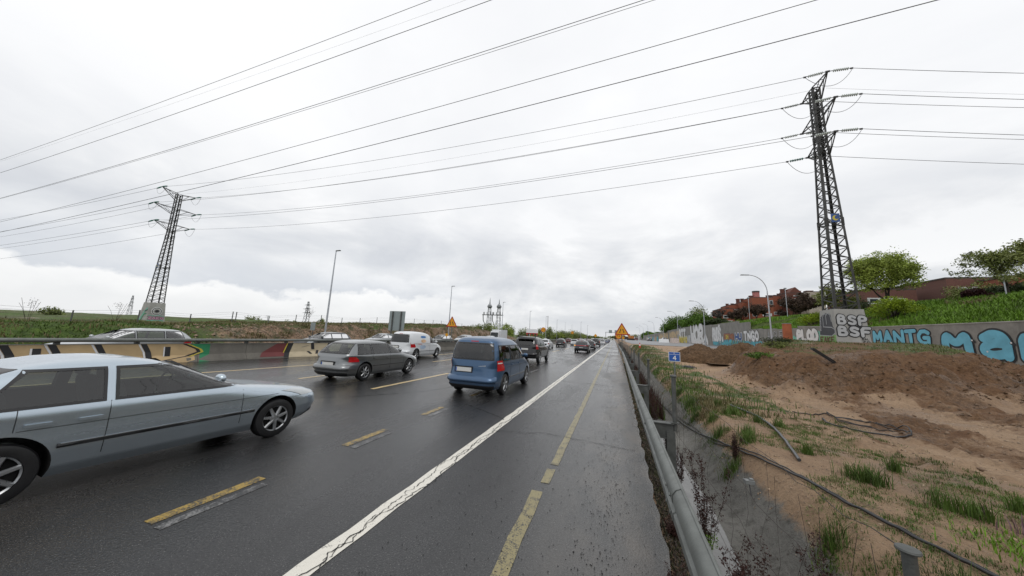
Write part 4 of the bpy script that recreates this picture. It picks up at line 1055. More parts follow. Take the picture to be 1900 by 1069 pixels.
# ------------------------------------------------------------------ cars
# a body is a stack of rounded horizontal slices: (z, y rear, y front, half width, corner exponent)
TYPES = {
 'estate': dict(ax=(-1.33, 1.34), wr=.315, prof=[(.20,-2.12,2.02,.80,6),(.30,-2.24,2.18,.85,6),(.46,-2.27,2.26,.87,6),(.58,-2.25,2.25,.875,5.5),(.66,-2.23,2.20,.875,5),(.73,-2.22,2.05,.872,4.8),(.80,-2.20,1.75,.868,5),(.87,-2.18,1.35,.862,6),(.92,-2.15,1.08,.85,7),(.98,-2.12,.95,.825,7),(1.10,-2.02,.72,.775,6.5),(1.22,-1.90,.48,.725,6),(1.32,-1.76,.25,.675,5.5),(1.39,-1.60,.02,.61,5),(1.43,-1.38,-.18,.52,4.5),(1.45,-1.05,-.42,.36,4)],
   win=[((-1.72,-1.02),(-1.58,-1.02)),((-.95,-.02),(-.95,-.02)),((.05,.92),(.05,.34))], wz=(.97,1.33), rz=(1.0,1.34), fz=(.97,1.34)),
 'van': dict(ax=(-1.30, 1.36), wr=.33, prof=[(.22,-2.10,2.02,.82,7),(.32,-2.20,2.14,.87,7),(.48,-2.22,2.20,.89,7),(.62,-2.16,2.20,.895,6.5),(.75,-2.14,2.14,.895,6),(.86,-2.13,1.95,.893,5.5),(.94,-2.12,1.72,.89,6),(1.00,-2.11,1.50,.885,6.5),(1.06,-2.10,1.35,.875,7),(1.20,-2.08,1.14,.855,7),(1.40,-2.04,.84,.82,7),(1.58,-1.99,.54,.78,6.5),(1.70,-1.92,.22,.73,6),(1.77,-1.80,-.1,.66,5.5),(1.81,-1.55,-.45,.55,5),(1.83,-1.2,-.8,.35,4)],
   win=[((-1.82,-.85),(-1.74,-.85)),((-.76,.25),(-.76,.25)),((.34,1.22),(.34,.68))], wz=(1.08,1.56), rz=(1.12,1.62), fz=(1.08,1.62)),
 'suv': dict(ax=(-1.38, 1.42), wr=.38, prof=[(.34,-2.18,2.12,.84,7),(.44,-2.30,2.24,.90,7),(.62,-2.34,2.32,.93,7),(.76,-2.30,2.32,.935,6.5),(.90,-2.28,2.26,.935,6),(1.00,-2.27,2.05,.93,5.5),(1.08,-2.26,1.70,.925,6),(1.14,-2.25,1.30,.915,7),(1.20,-2.23,1.08,.895,7),(1.34,-2.18,.88,.86,7),(1.50,-2.12,.66,.82,6.5),(1.64,-2.05,.42,.775,6),(1.74,-1.95,.15,.72,5.5),(1.80,-1.8,-.15,.63,5),(1.83,-1.5,-.5,.45,4)],
   win=[((-1.98,-1.12),(-1.88,-1.12)),((-1.02,-.02),(-1.02,-.02)),((.06,1.0),(.06,.52))], wz=(1.22,1.64), rz=(1.24,1.66), fz=(1.22,1.64)),
 'hatch': dict(ax=(-1.25, 1.27), wr=.31, prof=[(.20,-1.88,1.90,.79,6),(.30,-2.00,2.04,.84,6),(.46,-2.04,2.10,.86,6),(.60,-2.02,2.08,.868,5.5),(.70,-2.00,1.98,.868,5),(.79,-1.98,1.72,.864,5),(.87,-1.95,1.38,.858,6),(.93,-1.92,1.12,.845,7),(1.00,-1.86,.98,.82,6.5),(1.12,-1.74,.75,.775,6),(1.26,-1.60,.48,.72,6),(1.36,-1.46,.22,.66,5.5),(1.43,-1.28,-.05,.58,5),(1.47,-1.0,-.35,.42,4)],
   win=[((-1.48,-.92),(-1.25,-.92)),((-.84,.05),(-.84,.05)),((.13,.98),(.13,.38))], wz=(.98,1.35), rz=(1.0,1.38), fz=(.97,1.36)),
 'crossover': dict(ax=(-1.30, 1.33), wr=.345, prof=[(.26,-2.02,2.02,.82,6),(.38,-2.15,2.14,.88,6),(.54,-2.19,2.20,.905,6),(.70,-2.17,2.20,.915,5.5),(.82,-2.16,2.12,.915,5),(.92,-2.12,1.85,.91,5),(1.00,-2.06,1.45,.90,6),(1.06,-1.98,1.12,.88,6.5),(1.16,-1.84,.92,.84,6),(1.30,-1.62,.64,.775,6),(1.42,-1.38,.36,.70,5.5),(1.50,-1.15,.08,.61,5),(1.54,-.85,-.25,.45,4)],
   win=[((-1.45,-.98),(-1.12,-.95)),((-.88,.05),(-.88,.05)),((.13,1.02),(.13,.48))], wz=(1.08,1.40), rz=(1.12,1.42), fz=(1.08,1.42)),
 'fast': dict(ax=(-1.33, 1.34), wr=.315, gaps=(-1.25,-.62,.78), prof=[(.20,-2.12,2.02,.80,6),(.30,-2.24,2.18,.85,6),(.46,-2.27,2.26,.87,6),(.58,-2.25,2.25,.875,5.5),(.66,-2.23,2.20,.875,5),(.73,-2.22,2.02,.872,4.8),(.80,-2.21,1.66,.868,5),(.87,-2.18,1.20,.862,6),(.92,-2.12,.86,.85,7),(.98,-2.0,.70,.825,7),(1.08,-1.84,.47,.78,6.5),(1.20,-1.62,.24,.73,6),(1.30,-1.42,.02,.68,5.5),(1.37,-1.24,-.17,.61,5),(1.41,-1.05,-.36,.52,4.5),(1.43,-.85,-.55,.36,4)],
   win=[((-1.50,-.68),(-1.22,-.68)),((-.57,.70),(-.57,.06))], wz=(.965,1.315), rz=(1.0,1.32), fz=(.96,1.32)),
 'sedan': dict(ax=(-1.35, 1.36), wr=.315, prof=[(.20,-2.18,2.08,.80,6),(.30,-2.30,2.22,.86,6),(.46,-2.34,2.30,.88,6),(.62,-2.33,2.28,.885,5.5),(.72,-2.31,2.18,.885,5),(.80,-2.28,1.92,.88,5),(.88,-2.24,1.52,.872,5.5),(.94,-2.12,1.18,.86,6),(.99,-1.86,1.02,.835,6.5),(1.10,-1.62,.80,.785,6),(1.22,-1.42,.56,.73,6),(1.32,-1.2,.32,.67,5.5),(1.39,-1.0,.08,.60,5),(1.43,-.75,-.2,.45,4)],
   win=[((-1.42,-1.0),(-1.02,-.96)),((-.9,.02),(-.9,.02)),((.1,.98),(.1,.42))], wz=(.99,1.32), rz=(1.01,1.33), fz=(.98,1.32)),
}
def pinterp(P, z):
    A = np.array(P); return [float(np.interp(z, A[:,0], A[:,i])) for i in range(1, 5)]
def S(T, z, th, off=0.):
    yb, yf, w_, n = pinterp(T['prof'], z); yc, hl = (yb+yf)/2, (yf-yb)/2
    c, s = math.cos(th), math.sin(th)
    return (( (w_+off)*math.copysign(abs(s)**(2/n), s)), yc+(hl+off)*math.copysign(abs(c)**(2/n), c), z)
def side_x(T, y, z, off=.004):
    yb, yf, w_, n = pinterp(T['prof'], z); yc, hl = (yb+yf)/2, (yf-yb)/2
    q = min(.999, abs((y-yc)/hl)); return w_*(1-q**n)**(1/n)+off
def end_y(T, x, z, front, off=.004):
    yb, yf, w_, n = pinterp(T['prof'], z); yc, hl = (yb+yf)/2, (yf-yb)/2
    q = min(.999, abs(x/w_)); d = hl*(1-q**n)**(1/n)+off; return yc+d if front else yc-d
_carmesh = {}
def car_meshes(kind):
    if kind in _carmesh: return _carmesh[kind]
    T = TYPES[kind]; P = T['prof']; out = []
    # body
    zs = []
    for (a, b) in zip(P, P[1:]):
        n = max(2, int((b[0]-a[0])/.022)); zs += [a[0]+(b[0]-a[0])*i/n for i in range(n)]
    zs.append(P[-1][0]); NA = 96
    ths = []
    for i in range(NA):   # concentrate points where the corners are
        t = 2*math.pi*i/NA; ths.append(t+.0)
    mb = MB()
    for z in zs:
        yb, yf, w_, n = pinterp(P, z)
        for t in ths: mb.v.append(S(T, z, t))
    for i in range(len(zs)-1):
        for k in range(NA): k2 = (k+1) % NA; mb.face((i*NA+k2, i*NA+k, (i+1)*NA+k, (i+1)*NA+k2))
    mb.face(range(NA)); L = (len(zs)-1)*NA
    # crowned roof cap
    zt = zs[-1]; yb, yf, w_, n = pinterp(P, zt); b = len(mb.v)
    for t in ths: x, y, _ = S(T, zt, t); mb.v.append((x*.5, (y-(yb+yf)/2)*.6+(yb+yf)/2, zt+.008))
    for k in range(NA): k2 = (k+1) % NA; mb.face((L+k2, L+k, b+k, b+k2))
    mb.face(range(b+NA-1, b-1, -1))
    o = mb.build('body', [M_BLKPL, M_WELL]); me = o.data
    me.polygons.foreach_set('material_index', [0]*len(me.polygons))
    cuts = []
    wr = T['wr']
    for y in T['ax']:
        c = MB(); c.lathe([(0, -1.2), (wr+.055, -1.2), (wr+.055, 1.2), (0, 1.2)], 40, 0, (0, y, wr+.01), 'x')
        # solid cutter but leave the centre of the floor: two short cylinders
        bpy.data.objects  # (kept simple)
        for sx in (-1, 1):
            cm = MB(); cm.lathe([(0.0001, .58), (wr+.055, .58), (wr+.055, 1.3), (0.0001, 1.3)], 44, 0, (0, y, wr+.012), 'x')
            if sx < 0: cm.v = [(-a, b_, c_) for a, b_, c_ in cm.v]; cm.f = [f[::-1] for f in cm.f]
            co_ = cm.build('cutter', M_WELL); cuts.append(co_)
            import bmesh
            bmm = bmesh.new(); bmm.from_mesh(co_.data); bmesh.ops.remove_doubles(bmm, verts=bmm.verts, dist=.001); bmesh.ops.recalc_face_normals(bmm, faces=bmm.faces); bmm.to_mesh(co_.data); bmm.free()
            md = o.modifiers.new('cut', 'BOOLEAN'); md.object = co_; md.operation = 'DIFFERENCE'; md.solver = 'EXACT'
    import bmesh
    def addcut(cm):
        co_ = cm.build('cutter', M_WELL); cuts.append(co_)
        b_ = bmesh.new(); b_.from_mesh(co_.data); bmesh.ops.recalc_face_normals(b_, faces=b_.faces); b_.to_mesh(co_.data); b_.free()
        md = o.modifiers.new('cut', 'BOOLEAN'); md.object = co_; md.operation = 'DIFFERENCE'; md.solver = 'EXACT'
    # hollow cabin, then the window openings
    cm = MB(); cz = list(np.linspace(T['wz'][0]-.38, P[-2][0]-.045, 12)); NC = 40
    y_lo, y_hi = pinterp(P, T['rz'][0])[0]+.10, pinterp(P, T['fz'][0]+.02)[1]-.06
    for z in cz:
        for k in range(NC):
            x, y, _ = S(T, z, 2*math.pi*k/NC+.02, -.065); cm.v.append((x, min(max(y, y_lo), y_hi), z))
    for i in range(len(cz)-1):
        for k in range(NC): k2 = (k+1) % NC; cm.face((i*NC+k, i*NC+k2, (i+1)*NC+k2, (i+1)*NC+k))
    cm.face(range(NC-1, -1, -1)); cm.face([(len(cz)-1)*NC+k for k in range(NC)]); addcut(cm)
    for (b0, b1), (t0, t1) in T['win']:
        cm = MB(); q = [(b0, T['wz'][0]), (b1, T['wz'][0]), (t1, T['wz'][1]), (t0, T['wz'][1])]
        cm.prism([(-1.3, a, b) for a, b in q], [(1.3, a, b) for a, b in q]); addcut(cm)
    for front, zr, fr_ in ((True, T['fz'], .88), (False, T['rz'], .80)):
        w0, w1 = pinterp(P, zr[0]+.02)[2]*fr_, pinterp(P, zr[1]-.02)[2]*fr_; q = [(-w0, zr[0]+.013), (w0, zr[0]+.013), (w1, zr[1]-.013), (-w1, zr[1]-.013)]
        ya, yb_ = (.12, 3.0) if front else (-.72, -3.1)
        cm = MB(); cm.prism([(a, ya, b) for a, b in q], [(a, yb_, b) for a, b in q]); addcut(cm)
    bmm = bmesh.new(); bmm.from_mesh(me); bmesh.ops.recalc_face_normals(bmm, faces=bmm.faces); bmm.to_mesh(me); bmm.free()
    bpy.context.view_layer.update()
    dg = bpy.context.evaluated_depsgraph_get(); me2 = bpy.data.meshes.new_from_object(o.evaluated_get(dg))
    me2.materials.clear(); me2.materials.append(M_BLKPL); me2.materials.append(M_WELL)
    idx = []
    for p in me2.polygons:
        c = p.center; inside = 0
        for y in T['ax']:
            d = math.hypot(c.y-y, c.z-wr-.012)
            if d < wr+.05 or (abs(d-(wr+.055)) < .012 and abs(p.normal.x) < .4 and abs(c.x) > .57 and abs(c.x) < 1): inside = 1
        if c.z < P[0][0]+.004 and p.normal.z < -.7: inside = 1
        if c.z > T['wz'][0]-.42:
            e = c+p.normal*.03; q_ = pinterp(P, e.z); yc_, hl_ = (q_[0]+q_[1])/2, (q_[1]-q_[0])/2; w__ = q_[2]
            if e.z < P[-1][0] and abs(e.x/w__)**q_[3]+abs((e.y-yc_)/hl_)**q_[3] < 1: inside = 1
        idx.append(inside)
    me2.polygons.foreach_set('material_index', idx); me2.shade_smooth(); me2.set_sharp_from_angle(angle=R_(28))
    for c_ in cuts+[o]:
        d = c_.data; bpy.data.objects.remove(c_); bpy.data.meshes.remove(d)
    out.append(('body', me2, 'paint', None))
    def fin(name, mb, mats, sm=None, parent=None):
        o = mb.build(name, mats, None, sm); m = o.data; bpy.data.objects.remove(o); out.append((name, m, None, parent)); return m
    def grid(mb, fn, nu, nv, m=0, flip=False):
        b = len(mb.v)
        for i in range(nu+1):
            for j in range(nv+1): mb.v.append(fn(i/nu, j/nv))
        for i in range(nu):
            for j in range(nv):
                q = (b+i*(nv+1)+j, b+(i+1)*(nv+1)+j, b+(i+1)*(nv+1)+j+1, b+i*(nv+1)+j+1); mb.face(q[::-1] if flip else q, m)
    def ring(mb, fo, fi, m, n=14):
        uv = [(i/n, 0) for i in range(n)]+[(1, i/n) for i in range(n)]+[(1-i/n, 1) for i in range(n)]+[(0, 1-i/n) for i in range(n)]
        b = len(mb.v); mb.v += [fo(u, v) for u, v in uv]+[fi(u, v) for u, v in uv]; K = len(uv)
        for k in range(K): k2 = (k+1) % K; mb.face((b+k, b+k2, b+K+k2, b+K+k), m)
    # glass
    for s_ in (-1, 1):
        for (b0, b1), (t0, t1) in T['win']:
            mb = MB()
            for off, pad, mi in ((.009, .02, 1), (.006, 0, 0)):
                def fn(u, v, pad=pad, off=off):
                    z = T['wz'][0]-pad+(T['wz'][1]-T['wz'][0]+2*pad)*v; y0 = b0+(t0-b0)*v-pad; y1 = b1+(t1-b1)*v+pad; y = y0+(y1-y0)*u
                    return (s_*side_x(T, y, z, off), y, z)
                if mi: ring(mb, fn, lambda u, v: fn(u, v, -.008), 1)
                else: grid(mb, fn, 12, 8, mi, False)
            fin('side_window', mb, [M_PANED if kind in ('van', 'suv') and b1 < 0.3 else M_PANE, M_BLKPL], 60)
    for front, zr, nm in ((True, T['fz'], 'windscreen'), (False, T['rz'], 'rear_window')):
        mb = MB()
        for off, pad, mi in ((.009, .02, 1), (.006, 0, 0)):
            def fn(u, v, pad=pad, off=off):
                z = zr[0]-pad+(zr[1]-zr[0]+2*pad)*v; w_ = pinterp(P, z)[2]*(.90 if front else .84)+pad*.6; x = (u*2-1)*w_
                return (x, end_y(T, x, z, front, off), z)
            if mi: ring(mb, fn, lambda u, v: fn(u, v, -.02), 1)
            else: grid(mb, fn, 16, 8, mi, front)
        fin(nm, mb, [M_PANE if front or kind in ('fast', 'sedan', 'estate') else M_PANED, M_BLKPL], 60)
    # seats, dashboard
    zs_ = T['wz'][0]; ys_ = T['win'][-1][0][1]
    for y in (ys_-1.15, ys_-2.0):
        for sx in (-1, 1):
            mb = MB()
            def rb(c, d, tilt=0):
                b = len(mb.v)
                for i in range(9):
                    for k in range(14):
                        a = -math.pi/2+math.pi*i/8; t = 2*math.pi*k/14; ca, sa = math.cos(a), math.sin(a); f = lambda q: math.copysign(abs(q)**.45, q)
                        zz = f(sa)*d[2]/2; mb.v.append((c[0]+f(ca)*f(math.cos(t))*d[0]/2, c[1]+f(ca)*f(math.sin(t))*d[1]/2-tilt*zz, c[2]+zz))
                for i in range(8):
                    for k in range(14): k2 = (k+1) % 14; mb.face((b+i*14+k, b+i*14+k2, b+(i+1)*14+k2, b+(i+1)*14+k))
            rb((sx*.36, y, zs_-.13), (.50, .15, .62), .25); rb((sx*.36, y-.13, zs_+.265), (.27, .10, .17), .1); rb((sx*.36, y+.27, zs_-.36), (.50, .52, .15))
            fin('seat', mb, M_SEAT, 60)
    mb = MB(); mb.box((0, ys_-.12, zs_-.16), (1.3, .34, .26)); fin('dashboard', mb, M_SEAT)
    mb = MB(); mb.tube([(-.36+.185*math.cos(a), ys_-.42+.05*math.sin(a), zs_-.03+.17*math.sin(a)) for a in np.linspace(0, 2*math.pi, 20)], .014, 6); mb.box((-.36, ys_-.38, zs_-.04), (.14, .05, .10)); fin('steering_wheel', mb, M_BLKPL)
    # lower trim, sills, bumpers
    zb = P[0][0]
    lo, hi, off = zb, zb+.13, .012
    for t0, t1 in ((R_(180-40), R_(180+40)), (R_(-40), R_(40))):
        mb = MB(); grid(mb, lambda u, v: S(T, lo+(hi-lo)*v, t0+(t1-t0)*u, off), 24, 4)
        fin('bumper_trim', mb, M_BLKPL, 50)
    # bumper bulge at the back
    mb = MB(); z0, z1 = P[1][0]+.10, P[1][0]+.30
    grid(mb, lambda u, v: S(T, z0+(z1-z0)*v, R_(180-44)+R_(88)*u, .004+.045*math.sin(math.pi*v)**.5), 40, 8)
    out.append(('rear_bumper', None, 'paint', None)); o = mb.build('rear_bumper', M_BLKPL, None, 60); out[-1] = ('rear_bumper', o.data, 'paint', None); bpy.data.objects.remove(o)
    # tail and head lamps
    zl = {'van': (.78, 1.10), 'suv': (.98, 1.30), 'estate': (.70, .88), 'fast': (.70, .86), 'hatch': (.74, .95), 'crossover': (.88, .97), 'sedan': (.74, .88)}[kind]
    for s_ in (-1, 1):
        mb = MB(); a0, a1 = (R_(180-62), R_(180-38)) if kind != 'van' else (R_(180-72), R_(180-46))
        grid(mb, lambda u, v: S(T, zl[0]+(zl[1]-zl[0])*v, s_*(a0+(a1-a0)*u), .010), 12, 6, 0, s_ < 0)
        if kind in ('van', 'suv'): grid(mb, lambda u, v: S(T, zl[0]+(zl[1]-zl[0])*(.70+.12*v), s_*(a0+(a1-a0)*(.1+.8*u)), .014), 12, 2, 1, s_ < 0)
        fin('tail_lamp', mb, [M_TAIL, M_PLATE], 60)
        mb = MB(); zz = (P[4][0]-.02, P[5][0]+.04)
        grid(mb, lambda u, v: S(T, zz[0]+(zz[1]-zz[0])*v, s_*(R_(30)+R_(26)*u), .009), 10, 5, 0, s_ < 0)
        fin('headlamp', mb, [M_HEAD], 60)
    # high brake lamp, plate
    if kind in ('van', 'crossover', 'hatch'):
        mb = MB(); z = T['rz'][1]+.06; mb.box((0, end_y(T, 0, z, False, .0), z), (.26, .02, .03)); fin('brake_lamp', mb, M_TAIL)
    zp = {'van': .80, 'suv': .98, 'estate': .62, 'fast': .62, 'hatch': .62, 'crossover': .66, 'sedan': .66}[kind]
    mb = MB(); yp = end_y(T, 0, zp, False, .014); xo = -.24 if kind == 'van' else 0
    mb.box((xo, yp-.0, zp), (.54, .02, .125), 0); mb.box((xo, yp+.004, zp+.005), (.62, .014, .19), 1); mb.box((xo-.25, yp-.0115, zp), (.035, .003, .115), 2)
    fin('number_plate', mb, [M_PLATE, M_BLKPL, M_SBL])
    mb = MB(); yp = end_y(T, 0, .5, True, .012); mb.box((0, yp, .50), (.52, .02, .11), 0); fin('front_plate', mb, M_PLATE)
    mb = MB(); z = P[4][0]-.06; grid(mb, lambda u, v: ((u*2-1)*.42, end_y(T, (u*2-1)*.42, z-.07+.14*v, True, .006), z-.07+.14*v), 12, 3); fin('grille', mb, M_BLKPL)
    # door gaps, rub strip, handles, mirrors
    mb = MB(); zt = T['wz'][0]-.02
    gaps = list(T['gaps']) if 'gaps' in T else [T['win'][0][0][1]+.04, T['win'][1][0][1]+.04, T['win'][2][0][1]-.02]
    for s_ in (-1, 1):
        for y in gaps:
            zlo = zb+.16 if min(abs(y-q) for q in T['ax']) > wr+.10 else 2*wr+.10
            mb.tube([(s_*side_x(T, y, z, .0), y+ (0.06 if False else 0), z) for z in np.linspace(zlo, zt, 9)], .004, 4)
        mb.tube([(s_*side_x(T, y, P[5][0], .001), y, P[5][0]) for y in np.linspace(T['ax'][0]+.1, T['ax'][1]-.0, 20)], .0035, 4)
    fin('door_gap', mb, M_WELL)
    for s_ in (-1, 1):
        mb = MB(); z = .52 if kind != 'suv' else .72
        mb.tube([(s_*side_x(T, y, z, .004), y, z) for y in np.linspace(T['ax'][0]+wr+.06, T['ax'][1]-wr-.06, 22)], .024 if kind == 'fast' else .014, 6)
        if kind == 'fast': mb.tube([(s_*side_x(T, y, z+.022, .020), y, z+.022) for y in np.linspace(T['ax'][0]+wr+.08, T['ax'][1]-wr-.08, 14)], .005, 5, 1)
        fin('rub_strip', mb, [M_BLKPL, M_CHROME], 60)
        for y in (gaps[1]+.14-.28, gaps[0]+.14 if kind != 'van' else gaps[0]+.16):
            mb = MB(); z = P[6][0]-.02; x = s_*side_x(T, y, z, .02); mb.box((x, y, z), (.03, .17, .028)); mb.box((x-s_*.015, y-.06, z), (.03, .03, .02)); out.append(('door_handle', None, 'paint', None)); o = mb.build('door_handle', M_BLKPL); out[-1] = ('door_handle', o.data, 'paint', None); bpy.data.objects.remove(o)
        mb = MB(); y = T['win'][-1][0][1]-.10; z = T['wz'][0]+.07; x = s_*(side_x(T, y, z)+.13)
        for i in range(7):
            for k in range(10):
                a = -math.pi/2+math.pi*i/6; t = 2*math.pi*k/10; mb.v.append((x+.105*math.copysign(abs(math.cos(a)*math.cos(t))**.7, math.cos(a)*math.cos(t)), y+.06*math.cos(a)*math.sin(t), z+.075*math.sin(a)))
        for i in range(6):
            for k in range(10): k2 = (k+1) % 10; mb.face((i*10+k, i*10+k2, (i+1)*10+k2, (i+1)*10+k))
        mb.box((x-s_*.12, y, z-.05), (.10, .04, .03)); o = mb.build('mirror', M_BLKPL, None, 60); out.append(('mirror', o.data, 'paint', None)); bpy.data.objects.remove(o)
    # wheels: tyre with a rim of spokes as its sub-part
    for y in T['ax']:
        for s_ in (-1, 1):
            x = s_*(P[3][3]-.115); mb = MB()
            mb.lathe([(wr*.66, -.105), (wr*.80, -.108), (wr*.95, -.095), (wr, -.07), (wr, .07), (wr*.95, .095), (wr*.80, .108), (wr*.66, .105), (wr*.64, .0), (wr*.66, -.105)], 36, 0, (x, y, wr), 'x')
            mt = fin('wheel', mb, M_RUB, 40)
            mb = MB(); ro = s_*.085
            mb.lathe([(wr*.66, ro), (wr*.62, ro+s_*.006), (wr*.60, ro-s_*.05), (0.001, ro-s_*.06)], 32, 1, (x, y, wr), 'x')
            mb.lathe([(wr*.67, ro), (wr*.645, ro+s_*.014), (wr*.60, ro)], 32, 0, (x, y, wr), 'x')
            mb.lathe([(wr*.16, ro-.02*s_), (wr*.15, ro+.012*s_), (0.001, ro+.016*s_)], 16, 0, (x, y, wr), 'x')
            for k in range(5 if kind not in ('estate', 'fast') else 7):
                a = 2*math.pi*k/(5 if kind not in ('estate', 'fast') else 7)+.3
                p0, p1 = (x+ro, y+wr*.12*math.cos(a), wr+wr*.12*math.sin(a)), (x+ro, y+wr*.63*math.cos(a), wr+wr*.63*math.sin(a))
                mb.tube([p0, p1], [wr*.10, wr*.075], 6, 0)
            fin('rim', mb, [M_RIM, M_WELL], 50, 'wheel')
    _carmesh[kind] = out; return out
def lampmat(name, col, em):
    m = NT(name); m.set(col=col, rough=.12, coat=.5); 
    m.b.inputs['Emission Color'].default_value = (*col, 1); m.b.inputs['Emission Strength'].default_value = em; return m.mat
M_TAIL = lampmat('tail_lamp_red', (.34, .008, .010), .22)
M_AMBER = lampmat('lit_indicator', (1., .45, .02), 3.0)
M_HEAD = mat('headlamp_glass', (.42, .45, .46), .08, .2, .1, coat=1)
def carpaint(name, col, metal=.35, rough=.28):
    m = NT(name); n = m.noise(2.5, 4, .6); p = m.pos()
    sx = m.n('ShaderNodeSeparateXYZ'); m.l(m.obj, sx.inputs[0])
    dirt = m.math('MULTIPLY', m.ramp(m.math('ADD', sx.outputs[2], m.math('MULTIPLY', n, .35)), [(.35, 1.), (.80, 0.)]), .38)
    m.set(col=m.mix(dirt, col, (.075, .07, .065)), metal=metal, rough=m.math('ADD', m.math('MULTIPLY', dirt, .5), rough), coat=.6)
    m.b.inputs['Coat Roughness'].default_value = .06
    return m.mat
PAINT = {k: carpaint('paint_'+k, *v) for k, v in dict(silverblue=((.46,.53,.59), .85, .26), grey=((.22,.23,.235), .85, .28), white=((.66,.68,.70), 0., .3), blue=((.045,.10,.19), .5, .3), black=((.008,.008,.010), .2, .2),
   dark=((.03,.034,.04), .4, .3), red=((.10,.008,.010), .3, .3), brightred=((.30,.012,.012), .1, .3), silver=((.40,.42,.43), .6, .3), navy=((.02,.045,.12), .3, .3)).items()}
GL = {'m': 'side_window'}
def car(kind, paint_, x, y, yaw, label, cat='car', group='cars driving away in the near carriageway', detail=2, z=0.0, sc_=1.0, skip=()):
    name = {'van': 'van', 'suv': 'off_road_car', 'estate': 'estate_car', 'fast': 'family_car', 'hatch': 'hatchback', 'crossover': 'crossover_car', 'sedan': 'saloon_car'}[kind]
    t = empty(name, (x, y, z), yaw); tag(t, label, cat, group); t.scale = (sc_, sc_, sc_)
    last = None
    for nm, me, pm, par in car_meshes(kind):
        if detail < 2 and nm in ('door_gap', 'rub_strip', 'door_handle', 'front_plate', 'grille', 'bumper_trim'): continue
        if detail < 2 and nm in ('seat', 'dashboard', 'steering_wheel'): continue
        if detail < 1 and nm in ('rim', 'mirror', 'rear_bumper', 'brake_lamp'): continue
        if nm in skip: continue
        o = link_mesh(nm, me, last if par else t)
        if nm == 'wheel': last = o
        if pm: o.material_slots[0].link = 'OBJECT'; o.material_slots[0].material = PAINT[paint_]
    return t
near = car('fast', 'silverblue', -6.62, 2.98, R_(-4), 'pale silver blue car with black rub strip, nearest on the left', detail=2)
mbx = car('estate', 'grey', -9.75, 11.15, 0, 'mid grey estate car in the third lane with red tail lamps')
wv = car('van', 'white', -13.7, 20.0, 0, 'small white delivery van with a blue oval and orange blotch on its side', 'van')
mb = MB()
def side_patch(mb, T, cy, cz, ry, rz, m, off=.012, n=18):
    b = len(mb.v); mb.v.append((side_x(T, cy, cz, off), cy, cz))
    for k in range(n):
        a = 2*math.pi*k/n; y, z = cy+ry*math.cos(a), cz+rz*math.sin(a); mb.v.append((side_x(T, y, z, off), y, z))
    for k in range(n): mb.face((b, b+1+k, b+1+(k+1) % n), m)
side_patch(mb, TYPES['van'], -.55, 1.48, .34, .08, 0, .032); side_patch(mb, TYPES['van'], -.55, 1.2, .30, .12, 1, .032); side_patch(mb, TYPES['van'], -.6, .80, .34, .14, 2, .012); side_patch(mb, TYPES['van'], -.95, 1.0, .28, .02, 3, .014)
mb.build('side_graphics', [mat('van_blue', (.04,.18,.45), .4), mat('van_orange', (.65,.42,.25), .4), mat('van_pale_blue', (.38,.48,.62), .4), mat('van_red', (.5,.08,.06), .4)], wv)
# white van has panelled rear quarters: cover the rear glass openings
mb = MB()
for s_ in (-1, 1):
    b = len(mb.v)
    for i in range(13):
        for j in range(7):
            y = -1.92+2.22*i/12; z = 1.04+.58*j/6; mb.v.append((s_*side_x(TYPES['van'], y, z, .024), y, z))
    for i in range(12):
        for j in range(6): mb.face((b+i*7+j, b+(i+1)*7+j, b+(i+1)*7+j+1, b+i*7+j+1))
o = mb.build('side_panel', PAINT['white'], wv, 60)
bv = car('van', 'blue', -4.30, 11.38, 0, 'blue compact people carrier braking in the nearest lane', 'van')
mb = MB(); T = TYPES['van']
mb.tube([(x, end_y(T, x, 1.04+.0*x, False, .012), .90+.10*(x-.1)) for x in np.linspace(.1, .5, 8)], .008, 5); mb.build('scuff_mark', M_PLATE, bv)
sv = car('suv', 'black', -6.02, 23.9, 0, 'large black off road car with dark glass behind the blue van', 'off-road car')
mb = MB()
for s_ in (-1, 1): mb.tube([(s_*.62, y, 1.90-.02*abs(y+.7)) for y in np.linspace(-1.75, .25, 10)], .02, 6)
for s_ in (-1, 1):
    for y in (-1.72, .22): mb.box((s_*.62, y, 1.84), (.04, .08, .12))
mb.build('roof_rail', M_BLKPL, sv); mb = MB(); mb.box((0, -2.18, 1.78), (1.3, .34, .05)); mb.build('roof_spoiler', M_BLKPL, sv)
tx = car('sedan', 'white', -10.3, 49.5, 0, 'white taxi saloon with a small roof light ahead of the black off road car', 'taxi')
mb = MB(); mb.box((0, -.35, 1.50), (.42, .16, .13)); mb.build('roof_light', M_PLATE, tx)
car('hatch', 'black', -10.15, 64, 0, 'black hatchback with red tail lamps below the round yellow sign')
cv = car('crossover', 'dark', -4.05, 43.5, 0, 'dark grey crossover with its left indicator lit amber')
mb = MB(); T = TYPES['crossover']
for u in range(30):
    t0 = R_(180-40)+R_(80)*u/30; t1 = R_(180-40)+R_(80)*(u+1)/30
    mb.poly([S(T, .90, t0, .012), S(T, .90, t1, .012), S(T, .955, t1, .012), S(T, .955, t0, .012)])
mb.build('light_bar', M_TAIL, cv)
mb = MB()
for u in range(8):
    t0 = R_(180+38)+R_(24)*u/8; t1 = R_(180+38)+R_(24)*(u+1)/8
    mb.poly([S(T, .885, t0, .02), S(T, .885, t1, .02), S(T, .97, t1, .02), S(T, .97, t0, .02)])
mb.build('indicator', M_AMBER, cv)
car('hatch', 'dark', -4.0, 57.5, 0, 'dark small hatchback just right of the crossover', detail=1)
car('hatch', 'white', -9.0, 77, 0, 'white hatchback between the black hatchback and the crossover', detail=1)
car('crossover', 'red', -14.0, 104, 0, 'dark red car beyond the black hatchback, in the far lane', detail=1)
